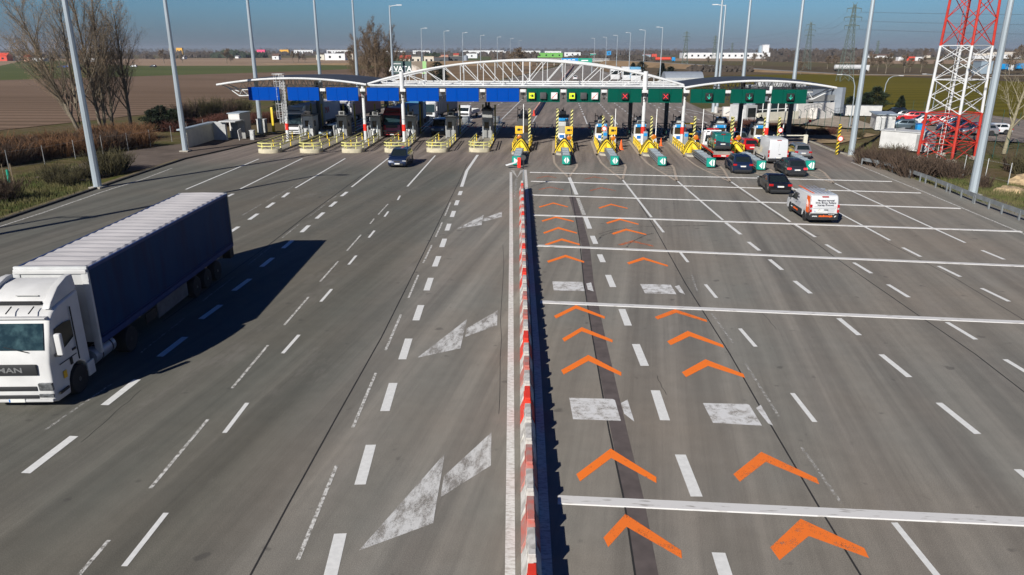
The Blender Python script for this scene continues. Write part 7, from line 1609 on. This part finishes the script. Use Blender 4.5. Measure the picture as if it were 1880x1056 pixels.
small_lorry(1150, 150, 190, R(180), 'paint_white', 'tarp_white', 'white box lorry parked behind the right part of the truss'); small_lorry(1165, 151, 186, R(180), 'paint_white', 'tarp_sky', 'second parked lorry with pale blue box behind the truss'); small_lorry(1128, 148, 205, R(180), 'paint_white', 'light_grey', 'third parked lorry, leftmost behind the right part of the truss')
small_lorry(1843, 131, 395, R(-80), 'paint_white', 'sky_sign', 'white and blue lorry behind the slanting mast', False, 8); small_lorry(1876, 130, 400, R(-80), 'sky_sign', 'sky_sign', 'blue lorry at the right picture edge', False, 7)
# parked cars
for i, (px_, py_, kd, pm, rz, lb) in enumerate(((1673, 222, 'estate', 'paint_red', 70, 'red estate car parked behind the small conical pine'), (1694, 229, 'hatch', 'paint_white', 84, 'white hatchback parked left of the tower'), (1722, 231, 'suv', 'paint_red', 60, 'red car parked behind the tower legs'), (1656, 238, 'hatch', 'paint_steelblue', 75, 'pale blue car parked beside the white shed'), (1659, 221, 'suv', 'paint_darkgrey', 70, 'dark car parked left of the red estate'),
                                         (1750, 240, 'suv', 'paint_navy', 70, 'dark blue car parked behind the tower'), (1775, 244, 'estate', 'paint_maroon', 75, 'dark maroon car parked right behind the tower legs'), (1795, 248, 'estate', 'paint_silver', 83, 'silver car parked beside the slanting mast'), (1822, 246, 'hatch', 'paint_white', 85, 'white car parked right of the slanting mast'), (1738, 232, 'hatch', 'paint_silver', 60, 'silver car parked in the middle of the tower gap'), (1640, 216, 'suv', 'paint_black', 80, 'black car behind the white shed roof'))):
    car(lb, 'car', kd, pm, (P(px_, py_).x, P(px_, py_).y, 0), R(rz), 'cars in the car park')
for px_, py_, Yd, pm, lb in ((246, 124, 500, 'paint_white', 'tiny white van on the left field track'), (281, 123, 500, 'paint_darkgrey', 'tiny dark car on the left field track'), (112, 125, 480, 'paint_darkgrey', 'dark tractor seen through the poplars'), (122, 124, 480, 'paint_blue', 'blue vehicle seen through the poplars')):
    t = D(px_, py_, Yd); o = car(lb, 'car', 'suv', pm, (t.x, Yd, 0), R(90), 'vehicles on the left field track')
o = thing('waste_bin', 'bright blue waste container beside the tower', 'waste bin', P(1691, 243)); MB().box((0, .4, .55), (1.2, .8, 1.0)).build('bin', 'sky_sign', o, bevel=.04); MB().box((0, .4, 1.1), (1.25, .85, .12)).build('lid', 'sign_blue', o, bevel=.03)
o = thing('litter_bin', 'white round bin at the mast on the far forecourt kerb', 'litter bin', P(1314, 208)); MB().tube((0, 0, 0), (0, 0, 1.2), .35, n=14).build('body', 'white_paint', o); MB().tube((0, 0, 1.2), (0, 0, 1.3), .37, n=14).build('rim', 'galv', o)
o = thing('forecourt_box', 'white slanted-railing box left of the station building', 'cabinet', P(1338, 214)); MB().box((0, .6, .8), (2.0, 1.2, 1.6)).build('body', 'wall_white', o, bevel=.03); MB().tube((-.6, -.05, .5), (.9, -.05, 1.3), .05).build('handrail', 'galv_dark', o)

# ================================================================ HAZE
hz = MB().box((0, 0, 0), (13400, 13400, 1)); hz.v = [(x, y, -1.3 if z < 0 else 48.0) for x, y, z in hz.v]
hm = bpy.data.materials.new('haze_air'); hm.use_nodes = True; t_ = hm.node_tree; t_.nodes.clear(); ov = t_.nodes.new('ShaderNodeOutputMaterial'); pv = t_.nodes.new('ShaderNodeVolumePrincipled')
pv.inputs['Color'].default_value = (.82, .88, 1, 1); pv.inputs['Density'].default_value = .00011; pv.inputs['Anisotropy'].default_value = .2
t_.links.new(pv.outputs[0], ov.inputs['Volume']); M['haze_air'] = hm
ho = hz.build('haze', 'haze_air'); tag(ho, 'pale blue haze over the fields', 'haze', kind='stuff')
